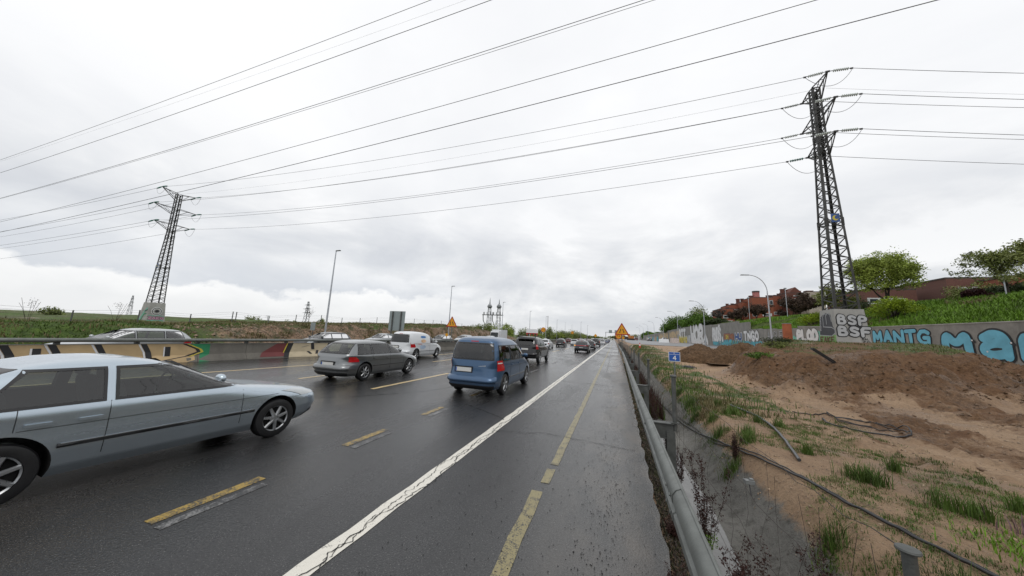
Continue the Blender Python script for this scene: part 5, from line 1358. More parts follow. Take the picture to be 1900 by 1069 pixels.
car('suv', 'black', -4.2, 80, 0, 'black off road car with spare look, ahead of the crossover'.replace(' with spare look', ''), 'off-road car', detail=1)
car('crossover', 'red', -9.6, 126, 0, 'dark red car with lit brake lamps between two white cars', detail=1)
car('van', 'white', -10.6, 168, 0, 'white van far up the queue', 'van', detail=1)
car('hatch', 'white', -3.6, 106, 0, 'white hatchback ahead of the black off road car', detail=1)
car('van', 'white', -4.4, 131, 0, 'white van in the nearest lane far up the queue', 'van', detail=1)
car('sedan', 'navy', -3.1, 140, 0, 'small navy blue car at the right of the queue', detail=1)
car('hatch', 'brightred', -11.4, 108, 0, 'bright red small car half hidden in the queue', detail=0)
car('sedan', 'silver', -6.6, 118, 0, 'silver car far off in the middle of the queue', detail=0)
car('suv', 'dark', -7.1, 148, 0, 'dark off road car far off in the middle of the queue', 'off-road car', detail=0)
for k, p_, x, y, lb in (('hatch','dark',-13.6,86,'dark small car in the far lane just beyond the black hatchback'), ('sedan','silver',-9.4,98,'silver saloon in the middle of the queue behind the white hatchback'), ('hatch','white',-6.9,96,'white small car in the second lane between the crossover and the black off road car'), ('crossover','black',-13.2,134,'black car in the far lane beyond the red ones'), ('van','white',-7.3,172,'white van in the second lane far up the queue'), ('hatch','red',-6.9,72,'dark red hatchback in the second lane ahead of the crossover'), ('sedan','white',-13.0,152,'white saloon in the far lane far up the queue'), ('hatch','blue',-3.2,182,'blue small car in the nearest lane far up the queue')):
    car(k, p_, x, y, 0, lb, 'van' if k == 'van' else 'car', detail=1)
far_l = ['white car far off near the vanishing point', 'silver car far off near the vanishing point', 'dark car far off near the vanishing point', 'pale van far off near the vanishing point', 'blue car far off near the vanishing point', 'white saloon tiny at the end of the road', 'dark saloon tiny at the end of the road', 'red saloon tiny at the end of the road']
for i, (k, p_, x, y) in enumerate([('sedan','white',-4.2,172),('hatch','silver',-8.0,185),('sedan','dark',-11.5,200),('van','white',-4.0,215),('hatch','navy',-7.6,235),('sedan','white',-11,250),('sedan','dark',-4.1,262),('sedan','red',-7.8,290)]):
    car(k, p_, x, y, 0, far_l[i], 'car' if k != 'van' else 'van', detail=0)
# oncoming carriageway: only roofs show over the barrier
go = 'cars on the far carriageway, behind the barrier'
for k, p_, x, y, lb in (('estate','silver',-21.5,8.5,'pale silver car behind the barrier at the far left, mostly hidden'), ('estate','dark',-22.9,20.3,'dark grey car roof showing over the barrier near the tall lamp'), ('sedan','silver',-23.2,27.6,'silver car roof showing over the barrier behind the grey estate'),
        ('hatch','dark',-22.4,38.2,'dark car over the barrier below the left triangular sign'), ('crossover','silver',-22.3,45.0,'silver car over the barrier just left of the blue van'), ('hatch','white',-22.6,56,'white car over the barrier partly behind the blue van')):
    car(k, p_, x, y, math.pi, lb, group=go, detail=1)
# white box lorry
t = empty('lorry', (-25.0, 67, 0), math.pi); tag(t, 'white box lorry on the far carriageway above the blue van roof', 'lorry')
mb = MB(); mb.box((0, -1.2, 1.75), (2.2, 4.2, 2.2)); mb.build('cargo_box', PAINT['white'], t)
mb = MB(); mb.prism([(-1,.95,.5),(1,.95,.5),(1,2.6,.5),(-1,2.6,.5)], [(-1,.95,2.45),(1,.95,2.45),(.95,1.9,2.5),(-.95,1.9,2.5)]); mb.build('cab', PAINT['white'], t)
mb = MB(); mb.prism([(-.9,2.46,1.3),(.9,2.46,1.3),(.9,2.42,1.3),(-.9,2.42,1.3)], [(-.85,2.08,2.2),(.85,2.08,2.2),(.85,2.03,2.2),(-.85,2.03,2.2)]); mb.build('windscreen', M_GLASS, t)
for y in (-2.2, 1.8):
    for s_ in (-1, 1): mb = MB(); mb.lathe([(.2,-.12),(.38,-.12),(.42,-.08),(.42,.08),(.38,.12),(.2,.12),(.001,.1)], 20, 0, (s_*.9, y, .42), 'x'); mb.build('wheel', M_RUB, t, 40)
# ------------------------------------------------------------------ brick buildings on the hill
def brickmat(name, c):
    m = NT(name); br = m.n('ShaderNodeTexBrick'); mp = m.n('ShaderNodeMapping'); m.l(m.obj, mp.inputs[0]); mp.inputs['Rotation'].default_value = (R_(90), 0, 0)
    m.l(mp.outputs[0], br.inputs[0]); br.inputs['Scale'].default_value = 3; br.inputs['Color1'].default_value = (*c, 1); br.inputs['Color2'].default_value = (*[x*.75 for x in c], 1); br.inputs['Mortar'].default_value = (*[x*.55+.03 for x in c], 1)
    n = m.noise(.25, 5, .6); m.set(col=m.mix(m.ramp(n, [(.35, 0.), (.7, .4)]), br.outputs[0], tuple(x*.6 for x in c)), rough=.85); return m.mat
M_BR = brickmat('orange_brick', (.30, .088, .042)); M_BR2 = brickmat('dull_red_brick', (.17, .070, .052)); M_BR3 = brickmat('dark_brick', (.15, .05, .032))
M_BEIGE = mat('beige_render', (.36, .31, .26), .8); M_WIN = mat('window_glass', (.03, .04, .045), .08, var=.3, scale=.6, coat=.5); M_FRAME = mat('white_window_band', (.55, .56, .56), .6, var=.1); M_ROOF = mat('dark_roof', (.06, .045, .04), .8); M_PINKT = mat('pink_tower_render', (.38, .15, .14), .8)
def building(name, label, x0, x1, y, dep, zb, zt, m, wins=(), chim=(), roof=None, group='brick flats on the hill', band=()):
    t = empty(name, ((x0+x1)/2, y+dep/2, zb)); tag(t, label, 'building', group); w_ = x1-x0; h = zt-zb
    mb = MB(); mb.box((0, 0, (h-1.5)/2), (w_, dep, h+1.5)); mb.build('wall', m, t)
    mb = MB()
    for a, b, c, d in ((0, -dep/2+.12, w_+.12, .24), (0, dep/2-.12, w_+.12, .24)): mb.box((a, b, h+.10), (c, d, .2))
    for s_ in (-1, 1): mb.box((s_*(w_/2-.06), 0, h+.10), (.24, dep-.5, .2))
    mb.build('parapet', M_ROOF, t)
    if roof == 'gable':
        mb = MB(); mb.prism([(-w_*.35, -dep/2+.3, h+.0), (w_*.35, -dep/2+.3, h+.0), (0, -dep/2+.3, h+2.0)], [(-w_*.35, dep/2-.3, h), (w_*.35, dep/2-.3, h), (0, dep/2-.3, h+2.0)]); mb.build('roof', M_BR3, t)
    for (u, v, a, b) in band:   # white window bands: centre u, v, width, height
        mb = MB(); mb.box((u*w_, -dep/2-.03, v*h), (a, .08, b), 0)
        n = max(1, int(a/1.3))
        for i in range(n): mb.box((u*w_-a/2+(i+.5)*a/n, -dep/2-.08, v*h), (a/n*.62, .04, b*.62), 1)
        mb.build('window', [M_FRAME, M_WIN], t)
    for (u, v, a, b) in wins:
        mb = MB(); mb.box((u*w_, -dep/2-.02, v*h), (a+.2, .06, b+.2), 0); mb.box((u*w_, -dep/2-.06, v*h), (a, .04, b), 1); mb.build('window', [M_FRAME, M_WIN], t)
    for (u, a, b, *mm) in chim:
        mb = MB(); mb.box((u*w_, 0, h+b/2), (a, a, b)); mb.box((u*w_, 0, h+b+.08), (a+.2, a+.2, .16)); mb.build('chimney', mm[0] if mm else M_BR3, t)
    return t
Xp = lambda px, Y=120: 33.9*(Y/120)+(px-1340)*.147*(Y/120)
Zp = lambda px, py, Y=120: 1.95+((13.96-.178*(py-570)+.012*(px-1340))-1.95)*(Y/120)
bl_ = [('low orange brick block at the left end of the hilltop flats', 1338, 1364, 574, 118, M_BR, [], [(.35,.8,.8)], None, [(.05,.45,3.0,1.0),(0,.1,2.5,.7)]),
 ('orange brick block with small white roof terrace, second of the hilltop flats', 1355, 1380, 568, 124, M_BR, [(.2,.5,.8,.9)], [(-.3,.7,.8),(.1,.7,.9),(.35,.6,.8)], None, [(.0,.72,2.6,.6)]),
 ('orange brick block with a row of dark chimneys, third of the hilltop flats', 1379, 1400, 564, 121, M_BR, [(-.2,.35,.8,1.0)], [(-.35,.9,1.5),(.05,.8,1.6),(.4,1.2,1.0)], None, []),
 ('tallest orange brick block, below the round pink tower', 1399, 1437, 557, 117, M_BR, [(-.42,.28,.9,.9),(.42,.8,.7,1.2)], [(-.25,1.0,1.0)], None, [(.18,.28,2.4,.9)]),
 ('orange brick block behind the bare dark tree', 1437, 1462, 556.5, 122, M_BR, [(.1,.7,.9,1.2)], [(-.3,1.2,.7),(.2,1.2,.8),(.45,.7,1.3)], None, [(-.1,.3,3.4,.9)]),
 ('dark brick block with gabled roof on the hilltop', 1461, 1498, 553, 119, M_BR3, [(.1,.72,2.2,1.2),(-.2,.5,1.,1.)], [(-.3,.9,1.8),(-.12,.7,1.6),(.3,.9,1.7),(.44,1.3,1.2)], 'gable', [(.25,.9,4.2,.35)]),
 ('brick and beige block beside the pylon', 1498, 1528, 553, 114, M_BEIGE, [(-.2,.55,1.5,1.6)], [(.1,1.6,.8)], None, [])]
for lb, a, b, top, Y, m, wn, chm, rf, bd in bl_:
    building('brick_flats', lb, Xp(a, Y), Xp(b, Y), Y, 9, Zp((a+b)/2, 600, Y), Zp((a+b)/2, top, Y), m, wn, chm, rf, band=bd)
t = empty('round_tower', (Xp(1417), 124, 14.4)); tag(t, 'round pinkish tower with a dark cap rising above the brick flats', 'tower')
mb = MB(); mb.lathe([(1.02, 0), (.98, 5.0)], 20); mb.build('shaft', M_PINKT, t, 60); mb = MB(); mb.lathe([(1.05, 5.0), (1.05, 5.5), (0, 5.6)], 20); mb.build('cap', M_ROOF, t, 40)
building('sports_hall', 'long dull red brick hall on top of the green slope behind the trees', 43.0, 50.0, 58, 14, 9.0, 12.05, M_BR2, [], [], None, 'buildings above the green slope', [(-.30,.30,.1,.1),(-.12,.38,3.2,1.5)])
building('brick_house', 'orange brick block with dark parapet at the right end of the slope', 46.0, 50.5, 53.5, 8, 9.0, 11.55, M_BR, [(.1,.4,1.,.8)], [], None, 'buildings above the green slope', [])
building('low_block', 'low pale red block behind the big tree with a grey band', 35.5, 41.2, 60, 9, 8.3, 10.8, M_BR2, [], [], None, 'buildings above the green slope', [(-.1,.35,4.2,.9)])
building('office_block', 'small dark flat roofed block beyond the thicket', 43.0, 49, 195, 9, 12.2, 16.2, M_ROOF, [], [], None, 'far buildings', [(.0,.75,5.2,1.0)])
for i, (x, y, w_, h, c, lb) in enumerate(((22, 330, 10, 4.6, M_FRAME, 'long low white building at the far end of the new road'), (12, 420, 14, 3.2, M_ROOF, 'low dark shed at the far end of the new road'))):
    building('shed', lb, x, x+w_, y, 8, 2, 2+h, c, [], [], None, 'far buildings', [])

# ------------------------------------------------------------------ distant masts and pylons
def truss_mast(t, h, wb, wt, z0=0, m=M_GAL, r=.06, n=10, cx=0):
    for sx in (-1, 1):
        for sy in (-1, 1): mb = MB(); mb.tube([(cx+sx*wb/2, sy*wb/2, z0), (cx+sx*wt/2, sy*wt/2, z0+h)], r, 4); mb.build('leg', m, t)
    mb = MB()
    for i in range(n):
        f0, f1 = i/n, (i+1)/n; w0, w1 = (wb+(wt-wb)*f0)/2, (wb+(wt-wb)*f1)/2; s_ = 1 if i % 2 else -1
        for q in (-1, 1):
            mb.tube([(cx-s_*w0, q*w0, z0+h*f0), (cx+s_*w1, q*w1, z0+h*f1)], r*.6, 4); mb.tube([(cx+q*w0, -s_*w0, z0+h*f0), (cx+q*w1, s_*w1, z0+h*f1)], r*.6, 4)
    mb.build('bracing', m, t)
for x, lb in ((-62.0, 'left one of two lattice masts with cable brackets'), (-56.8, 'right one of two lattice masts with cable brackets')):
    t = empty('lattice_mast', (x, 152, 0)); tag(t, lb+' beyond the cutting', 'mast', 'two lattice masts beyond the cutting')
    truss_mast(t, 17.0, 2.6, 1.0, 0, M_GAL, .12, 11)
    mb = MB(); mb.tube([(0,0,17), (0,0,20.5 if x < -60 else 19.8)], [.35, .05], 5); mb.build('spire', M_GAL, t)
    mb = MB(); mb.lathe([(.5, 14.9), (1.3, 15.4), (1.3, 16.2), (.5, 16.7)], 10); mb.build('insulator_ring', M_GAL, t)
    mb = MB(); mb.box((-.6, -.4, 11.4), (6.2, 1.0, .35)); 
    for q in (-3.2, -2.6, -1.2, .9, 2.2): mb.box((q, -.4, 12.1), (.22, .22, 1.6))
    mb.build('platform', M_STEELD, t)
    mb = MB(); mb.tube([(-2.0,0,0), (-2.0,0,6.0), (-3.2,-.2,8.5), (-3.4,-.3,11.5)], .22, 6); mb.build('cable_duct', M_STEELD, t)
for x, y, h, lb in ((-640, 250, 31, 'distant pylon on the skyline left of the near left pylon'), (-311, 250, 26, 'distant three armed pylon on the skyline right of the near left pylon')):
    t = empty('distant_pylon', (x, y, 1)); tag(t, lb, 'pylon', 'distant pylons on the skyline')
    truss_mast(t, h, 4.5, .9, 0, M_GAL, .20, 9)
    for f, a in ((.84, 5.5), (.68, 6.5), (.52, 7.5)): mb = MB(); mb.prism([(-a,-.1,h*f+.1),(a,-.1,h*f+.1),(a,.1,h*f+.1),(-a,.1,h*f+.1)], [(-.6,-.1,h*f+1.2),(.6,-.1,h*f+1.2),(.6,.1,h*f+1.2),(-.6,.1,h*f+1.2)]); mb.build('cross_arm', M_GAL, t)
t = empty('utility_pole', (-280, 190, 1)); tag(t, 'small distant utility pole with double crossbars on the skyline', 'pole')
mb = MB(); mb.tube([(0,0,0),(0,0,7.5)], .22, 6); mb.build('pole', M_GAL, t)
for z in (6.2, 7.4): mb = MB(); mb.box((0,0,z), (5.5,.25,.18)); mb.build('cross_arm', M_GAL, t)
t = empty('utility_pole', (-35, 172, 0)); tag(t, 'dark thin mast behind the treeline right of the round yellow sign', 'pole')
mb = MB(); mb.tube([(0,0,0),(0,0,13)], .13, 6); mb.build('pole', M_STEELD, t)

# ------------------------------------------------------------------ left fence and embankment plants
t = empty('boundary_fence', (-34, 30, 0)); tag(t, 'thin wire fence with grey posts along the top of the left bank', 'fence')
fy = list(np.arange(7.7, 20, 3.05))+[20.2, 23.2, 26.1, 29.3, 32.4, 35.5, 38.8, 41.9]+list(np.arange(45, 75, 3.1))
pts = []
for y in fy:
    z = tz(-34, y); pts.append((0, y-30, z)); mb = MB(); mb.tube([(0, y-30, z-.2), (.0, y-30, z+.95)], .04, 5); mb.build('post', M_STEELD, t)
mb = MB()
for dz in (.25, .5, .75, .92): mb.tube([(0, p[1], p[2]+dz) for p in pts], .006, 3)
mb.build('wire', M_WIRE, t)

def leafmat(name, c, var=.45, sub=0):
    m = NT(name); n = m.noise(.9, 4, .7); f = m.noise(9, 3, .7)
    a = m.mix(m.ramp(n, [(.35, 0.), (.65, 1.)]), tuple(x*(1-var) for x in c), tuple(min(1, x*(1+var)) for x in c))
    m.set(col=m.mix(m.math('MULTIPLY', f, .5), a, tuple(x*.6 for x in c)), rough=.6, spec=.25); return m.mat
L_SPR = leafmat('spring_leaf', (.27, .34, .06)); L_LIME = leafmat('lime_leaf', (.20, .28, .012)); L_OLIVE = leafmat('olive_leaf', (.17, .20, .055)); L_DARK = leafmat('dark_leaf', (.045, .065, .022)); L_BRN = leafmat('brown_twig_leaf', (.07, .045, .03)); L_WINE = leafmat('wine_red_leaf', (.05, .018, .016)); L_GRN = leafmat('mid_green_leaf', (.09, .17, .02)); L_FAR = leafmat('far_spring_leaf', (.20, .24, .08)); L_GREY = leafmat('grey_twig', (.09, .08, .07))
M_BARK = mat('bark', (.035, .028, .022), .9, var=.4, scale=6)
def leaves(mbV, mbF, c, n, rx, ry, rz, s, rnd, shell=.0):
    d = rnd.normal(size=(n, 3)); d /= np.linalg.norm(d, axis=1)[:, None]; r = rnd.random(n)**(1/(2.2+shell*6)); P = np.array(c)+d*r[:, None]*np.array([rx, ry, rz])
    u = rnd.normal(size=(n, 3)); u /= np.linalg.norm(u, axis=1)[:, None]; v = np.cross(u, rnd.normal(size=(n, 3))); v /= np.linalg.norm(v, axis=1)[:, None]
    ss = (s*(.55+.9*rnd.random(n)))[:, None]; b = sum(len(x) for x in mbV)
    Q = np.stack([P-u*ss, P-v*ss*.5, P+u*ss, P+v*ss*.5], 1).reshape(-1, 3); mbV.append(Q); mbF.append(np.arange(b, b+4*n).reshape(-1, 4))
def tree(name, label, x, y, h, r, leaf, seed=1, dens=1.0, ls=.11, trunk_f=.25, lean=(0,0), cat='tree', group=None, spread=1.0, z=None, cr=None, tip=.0, levels=4, tr=.5, fill=0):
    rnd = np.random.default_rng(seed); rd = random.Random(seed); z0 = tz(x, y)-.1 if z is None else z
    t = empty(name, (x, y, z0)); tag(t, label, cat, group)
    mb = MB(); tips = []
    def grow(p, d, L, rad, lv):
        pts = [p]; q = Vector(p); dd = Vector(d)
        for i in range(4):
            dd = (dd+Vector((rd.uniform(-.2,.2), rd.uniform(-.2,.2), rd.uniform(-.05,.14)))).normalized(); q = q+dd*L/4; pts.append(tuple(q))
        mb.tube(pts, [rad*(1-.16*i) for i in range(5)], 5 if lv > 1 else 7)
        if lv >= 2: tips.append((pts[2], L)); 
        tips.append((pts[4], L)) if lv >= 1 else None
        if lv >= levels: return
        for k in range(rd.choice((2, 3, 3)) if lv else 4):
            a = rd.uniform(0, 6.28); s_ = rd.uniform(.45, .95)*spread
            nd_ = Vector((dd.x+math.cos(a)*s_, dd.y+math.sin(a)*s_, dd.z*rd.uniform(.5, 1.0)+.1)).normalized()
            grow(pts[rd.choice((3, 4)) if lv else 4], nd_, L*rd.uniform(.62, .85) if lv else h*(1-trunk_f)*rd.uniform(.30, .44), rad*.58, lv+1)
    grow((0, 0, -.3), (lean[0], lean[1], 1), h*trunk_f+.3, h*.035*tr*2, 0)
    P = np.array([p for p, L in tips]); rr_ = np.percentile(np.hypot(P[:, 0], P[:, 1]), 96); k = np.array([r/max(.1, rr_), r/max(.1, rr_), 1.0]); 
    zk = (h*.96)/max(.1, P[:, 2].max())
    mb.v = [(a*k[0], b*k[0], c*zk) if c > h*trunk_f*.5 else (a, b, c) for a, b, c in mb.v]
    mb.build('trunk', M_BARK if leaf not in (L_GREY,) else L_GREY, t)
    Vv, Ff = [], []
    for p, L in tips:
        cl = .10*h*rd.uniform(.6, 1.3); leaves(Vv, Ff, (p[0]*k[0], p[1]*k[0], p[2]*zk), int(26*dens*rd.uniform(.5, 1.4)), cl, cl, cl*.7, ls, rnd)
    for _ in range(int(fill)):
        a = rd.uniform(0, 6.28); e = rd.uniform(-.75, 1); q = rd.uniform(.55, 1.0); ce = math.sqrt(1-min(.99, e*e)); cl = .09*h*rd.uniform(.6, 1.4)
        leaves(Vv, Ff, (P[:, 0].mean()*k[0]+r*.92*q*ce*math.cos(a), r*.92*q*ce*math.sin(a), h*(.58+.38*e*q)), int(30*dens*rd.uniform(.4, 1.3)), cl, cl, cl*.6, ls, rnd)
    if Vv: np_mesh('crown', np.concatenate(Vv), np.concatenate(Ff), leaf, t)
    return t
def bush(name, label, x, y, rx, ry, h, leaf, n, ls, seed=1, cat='bush', group=None, z=None, lobes=9):
    rnd = np.random.default_rng(seed); rd = random.Random(seed); z0 = tz(x, y)-.05 if z is None else z
    t = empty(name, (x, y, z0)); tag(t, label, cat, group); Vv, Ff = [], []; mb = MB()
    for i in range(lobes):
        a = rd.uniform(0, 6.28); q = math.sqrt(rd.random()); px, py = rx*q*math.cos(a)*.75, ry*q*math.sin(a)*.75; pz = h*rd.uniform(.25, .80)*(1-.35*q); s_ = rd.uniform(.28, .5)
        leaves(Vv, Ff, (px, py, pz), int(n/lobes), rx*s_, ry*s_, h*s_*.62, ls, rnd); mb.tube([(px*.1, py*.1, -.1), (px*.5, py*.5, pz*.5), (px, py, pz)], [.05*h, .03*h, .01*h] if h < 3 else [.1, .07, .03], 4)
        for q2 in range(5): mb.tube([(px*.5, py*.5, pz*.5), (px+rd.uniform(-.4,.4)*rx, py+rd.uniform(-.4,.4)*ry, pz+rd.uniform(.0,.3)*h)], [.02, .006], 3)
    mb.build('stem', M_BARK, t); np_mesh('crown', np.concatenate(Vv), np.concatenate(Ff), leaf, t); return t
tree('broadleaf_tree', 'large rounded spring green tree directly right of the right pylon', 30.2, 47.5, 6.9, 3.2, L_SPR, 3, 1.6, .09, .13, levels=5, group='trees on the slope', z=6.7, spread=1.15, tr=.6, fill=210)
tree('broadleaf_tree', 'small green tree behind the right pylon legs, left of the big tree', 27.5, 52, 4.8, 2.4, L_OLIVE, 14, 1.0, .11, .2, levels=3, group='trees on the slope', fill=70)
tree('broadleaf_tree', 'sparse olive tree on the slope in front of the brick hall', 36.6, 43.5, 4.9, 3.1, L_OLIVE, 21, .8, .09, .2, levels=4, group='trees on the slope', tr=.35, fill=90)
tree('broadleaf_tree', 'large airy tree with spreading branches at the right edge', 27.9, 30.6, 5.3, 3.7, L_OLIVE, 9, .9, .085, .25, levels=5, group='trees on the slope', spread=1.3, tr=.4, fill=130)
bush('shrub', 'bright lime green bush just right of the graffitied pylon base', 27.6, 43.0, 2.1, 2.1, 2.6, L_LIME, 7000, .07, 5, group='bushes on the slope')
bush('shrub', 'bright lime green shrub left of the graffitied pylon base', 24.9+1.0, 53.5, 2.3, 2.4, 2.5, L_LIME, 6000, .08, 6, group='bushes on the slope')
bush('shrub', 'low grey green shrub between the lime shrub and the pylon base', 25.8, 47.5, 1.6, 1.6, 1.5, L_OLIVE, 3500, .07, 7, group='bushes on the slope')
for i, (x, y, rx, h, lf, lb) in enumerate(((38.2, 45.2, 1.7, 1.6, L_DARK, 'dark green bush under the sparse olive tree'), (40.3, 46.0, 1.6, 1.5, L_WINE, 'wine red bush right of the leaning pole'), (34.9, 44.6, 1.3, 1.3, L_WINE, 'wine red bush left under the sparse olive tree'), (43.5, 47, 1.8, 2.1, L_DARK, 'dark green bush against the brick hall'), (36.0, 31.2, 1.5, 2.0, L_WINE, 'dark wine red bush at the right edge below the airy tree'), (33.4, 58, 2.2, 2.0, L_DARK, 'dark bush behind the trunk of the big tree'), (41.0, 52.5, 2.0, 3.0, L_OLIVE, 'tall olive bush hiding the left end of the brick hall'), (45.0, 50.5, 1.8, 2.6, L_SPR, 'light green bush in front of the brick hall, left of the window band'))):
    bush('shrub', lb, x, y, rx, rx, h, lf, 2600, .09, 30+i, group='bushes on the slope')
# trees and bushes before the brick flats
tree('bare_tree', 'large dark bare tree in front of the brick flats', Xp(1467, 105), 105, 8.6, 6.2, L_BRN, 41, 2.4, .20, .18, levels=4, group='dark trees before the brick flats', tr=.5)
for i, (px, Y, h, r, lb) in enumerate(((1381, 108, 5.5, 3.0, 'reddish twiggy tree left of the pink tower'), (1403, 106, 5.0, 2.2, 'small twiggy tree below the chimneys'), (1417, 107, 6.2, 3.2, 'brown twiggy tree right below the pink tower'), (1337, 118, 5.6, 2.6, 'bare grey tree at the left end of the brick flats'), (1447, 108, 4.4, 2.4, 'brown twiggy tree left of the large dark tree'), (1367, 106, 3.6, 2.0, 'small bare tree before the low brick block'))):
    tree('bare_tree', lb, Xp(px, Y), Y, h, r, L_BRN if i != 3 else L_GREY, 50+i, .5, .16, .22, levels=4, group='dark trees before the brick flats', tr=.4)
for i, (x, y, rx, h, lf, lb) in enumerate(((16.5+9.0, 170, 4.6, 5.4, L_GRN, 'small round green tree at the left end of the thicket'), (28.5, 158, 6.8, 8.2, L_GRN, 'bright green tree in the left half of the thicket'), (33, 150, 6.6, 8.4, L_GRN, 'bright green tree in the middle of the thicket'), (37.6, 158, 8.4, 12.2, L_OLIVE, 'tallest olive green tree of the thicket behind the wall'), (30.5, 125, 4.2, 4.6, L_GRN, 'low green bush on the thicket edge by the wall'), (42.5, 150, 5.5, 8.8, L_DARK, 'darker tree at the right end of the thicket'), (37.0, 122, 3.5, 5.2, L_SPR, 'pale green tree left of the brick flats'), (28.0, 104, 3.2, 2.6, L_DARK, 'low dark scrub on top of the wall'))):
    bush('broadleaf_tree', lb, x, y, rx, rx, h, lf, 5200, .26, 60+i, 'tree', 'trees of the thicket behind the wall', lobes=22)
# skyline trees left
for i, (px, X, Y, r, h, lb) in enumerate(((360, -120, 77, 2.6, 3.4, 'round leafy tree on the skyline right of the left pylon'), (404, -120, 84, 2.3, 2.0, 'low tree on the skyline, first of three low ones'), (422, -120, 88, 2.0, 1.8, 'low tree on the skyline, middle of three low ones'), (440, -120, 92, 2.2, 1.8, 'low tree on the skyline, last of three low ones'), (482, -120, 104, 2.4, 3.2, 'small tree on the skyline left of a fence post'), (492, -120, 107, 2.0, 2.4, 'small tree on the skyline beside the utility pole'), (524, -120, 119, 2.5, 2.7, 'small tree on the skyline right of the utility pole'), (5, -110, 32, 2.6, 1.4, 'low scrub on the skyline at the left edge'))):
    bush('skyline_tree', lb, X, Y, r, r, h+1.2, L_FAR if i else L_OLIVE, 900, .20, 80+i, 'tree', 'small trees on the left skyline', z=1.0, lobes=9)
tree('bare_sapling', 'bare twiggy sapling on the left bank right of the tall lamp', -33, 27.0, 2.1, .9, L_GREY, 91, .05, .05, .3, levels=3, tr=.25, group=None)
# tree line beyond the left carriageway
rd = random.Random(5); k_ = 0
ln = [(-50,108),(-46,118),(-44,104),(-52,126),(-41,120),(-38,112),(-46,134),(-36,128),(-40,142),(-33,136),(-36,152),(-30,150),(-33,166),(-28,162),(-31,182),(-26,178),(-29,198),(-25,196),(-27,216),(-24,222),(-27,242),(-24,252),(-26,275),(-23,290)]
where = ['just right of the lattice masts', 'behind the roadworks board', 'by the round yellow sign', 'right of the round yellow sign', 'behind the red car', 'near the far end of the road']
for i, (x, y) in enumerate(ln):
    h = rd.uniform(4.4, 6.6)*(1 if y < 150 else 1.3)
    bush('row_tree', f'{["bushy","pointed","pale","tall","low","ragged"][i%6]} spring green tree of the row {where[min(5, i//4)]}', x, y, rd.uniform(3.0, 4.4), 2.8, h, [L_FAR, L_SPR, L_OLIVE, L_FAR][i % 4], 2000, .2, 100+i, 'tree', 'row of trees beyond the far carriageway', lobes=14)
for i, (x, y, rx, h) in enumerate(((30, 300, 7, 7), (42, 330, 8, 8), (8, 520, 22, 7), (-30, 560, 34, 7), (-90, 480, 45, 6), (40, 480, 26, 8), (-220, 420, 70, 4), (95, 420, 50, 18))):
    bush('woodland', ['round green tree group by the far white building', 'second green tree group by the far white building', 'hazy far wood at the vanishing point', 'hazy far wood left of the vanishing point', 'hazy far wood behind the tree row', 'hazy far wood right of the vanishing point', 'low distant wood on the left horizon', 'distant wooded rise behind the thicket'][i], x, y, rx, 8, h, L_OLIVE if i > 1 else L_GRN, 2600, .7, 140+i, 'trees', 'far woods on the horizon', lobes=16)

# ------------------------------------------------------------------ site objects on the right
M_SOIL = None
def heap(name, label, x, y, rx, ry, h, seed):
    n = 70; rnd = seed*13.7; V = []; F_ = []
    for i in range(n+1):
        for j in range(n+1):
            u, v = i/n*2-1, j/n*2-1; r = math.hypot(u, v)
            V.append((u*rx, v*ry, 0)); 
    A = np.array(V); r = np.sqrt((A[:,0]/rx)**2+(A[:,1]/ry)**2); nn = fbm(A[:,0]*1.2+rnd, A[:,1]*1.2, 5)
    A[:,2] = h*np.clip(1-r+nn*.28, 0, 1)**.8*(r < 1.0)+np.abs(fbm(A[:,0]*4+rnd, A[:,1]*4, 3))*.16*(r < .95)-.12*sstep(.8, 1.0, r)-.05
    idx = np.arange((n+1)*(n+1)).reshape(n+1, n+1); Fq = np.stack([idx[:-1,:-1], idx[1:,:-1], idx[1:,1:], idx[:-1,1:]], -1).reshape(-1, 4)
    o, me = np_mesh(name, A, Fq, M_SOILH, smooth=True); o.location = (x, y, tz(x, y)); tag(o, label, 'earth heap', 'heaps of dug earth'); return o
ms = NT('dug_earth'); ps = ms.pos(); n2 = ms.noise(6, 6, .7, ps); n3 = ms.noise(30, 4, .75, ps)
ms.set(col=ms.mix(ms.ramp(n3, [(.55, 0.), (.75, .6)]), ms.mix(ms.ramp(n2, [(.35, 0.), (.65, 1.)]), (.060, .035, .018), (.17, .102, .056)), (.20, .15, .10)), rough=.9, spec=.2); ms.bump(ms.math('ADD', n2, n3), .9, .06); M_SOILH = ms.mat
heap('earth_heap', 'left heap of dark brown dug earth behind the blue kilometre sign', 6.4, 28.5, 2.3, 2.6, 1.35, 1)
heap('earth_heap', 'right heap of brown dug earth joining the bank under the pylon', 9.0, 27.8, 2.8, 2.8, 1.45, 2)
heap('earth_heap', 'small mound of red brown earth in front of the blue letters', 19.5, 27.0, 1.7, 1.5, .8, 3)
heap('earth_heap', 'small low clod heap at the right edge of the dug ground', 20.2, 23.5, 1.3, 1.0, .6, 4)
def hose(name, label, pts, r, m, cat='pipe', group=None, dz=.0):
    P = []
    for i in range(len(pts)-1):
        for k in range(10):
            t = k/10; p0 = pts[max(i-1,0)]; p1 = pts[i]; p2 = pts[i+1]; p3 = pts[min(i+2, len(pts)-1)]
            q = [.5*((2*p1[c])+(-p0[c]+p2[c])*t+(2*p0[c]-5*p1[c]+4*p2[c]-p3[c])*t*t+(-p0[c]+3*p1[c]-3*p2[c]+p3[c])*t**3) for c in (0, 1)]
            P.append(q)
    P.append(pts[-1][:2]); P = [(x, y, tz(x, y)+r+dz+.01) for x, y in P]
    mb = MB(); mb.tube(P, r, 8); o = mb.build(name, m, None, 60); tag(o, label, cat, group); return o
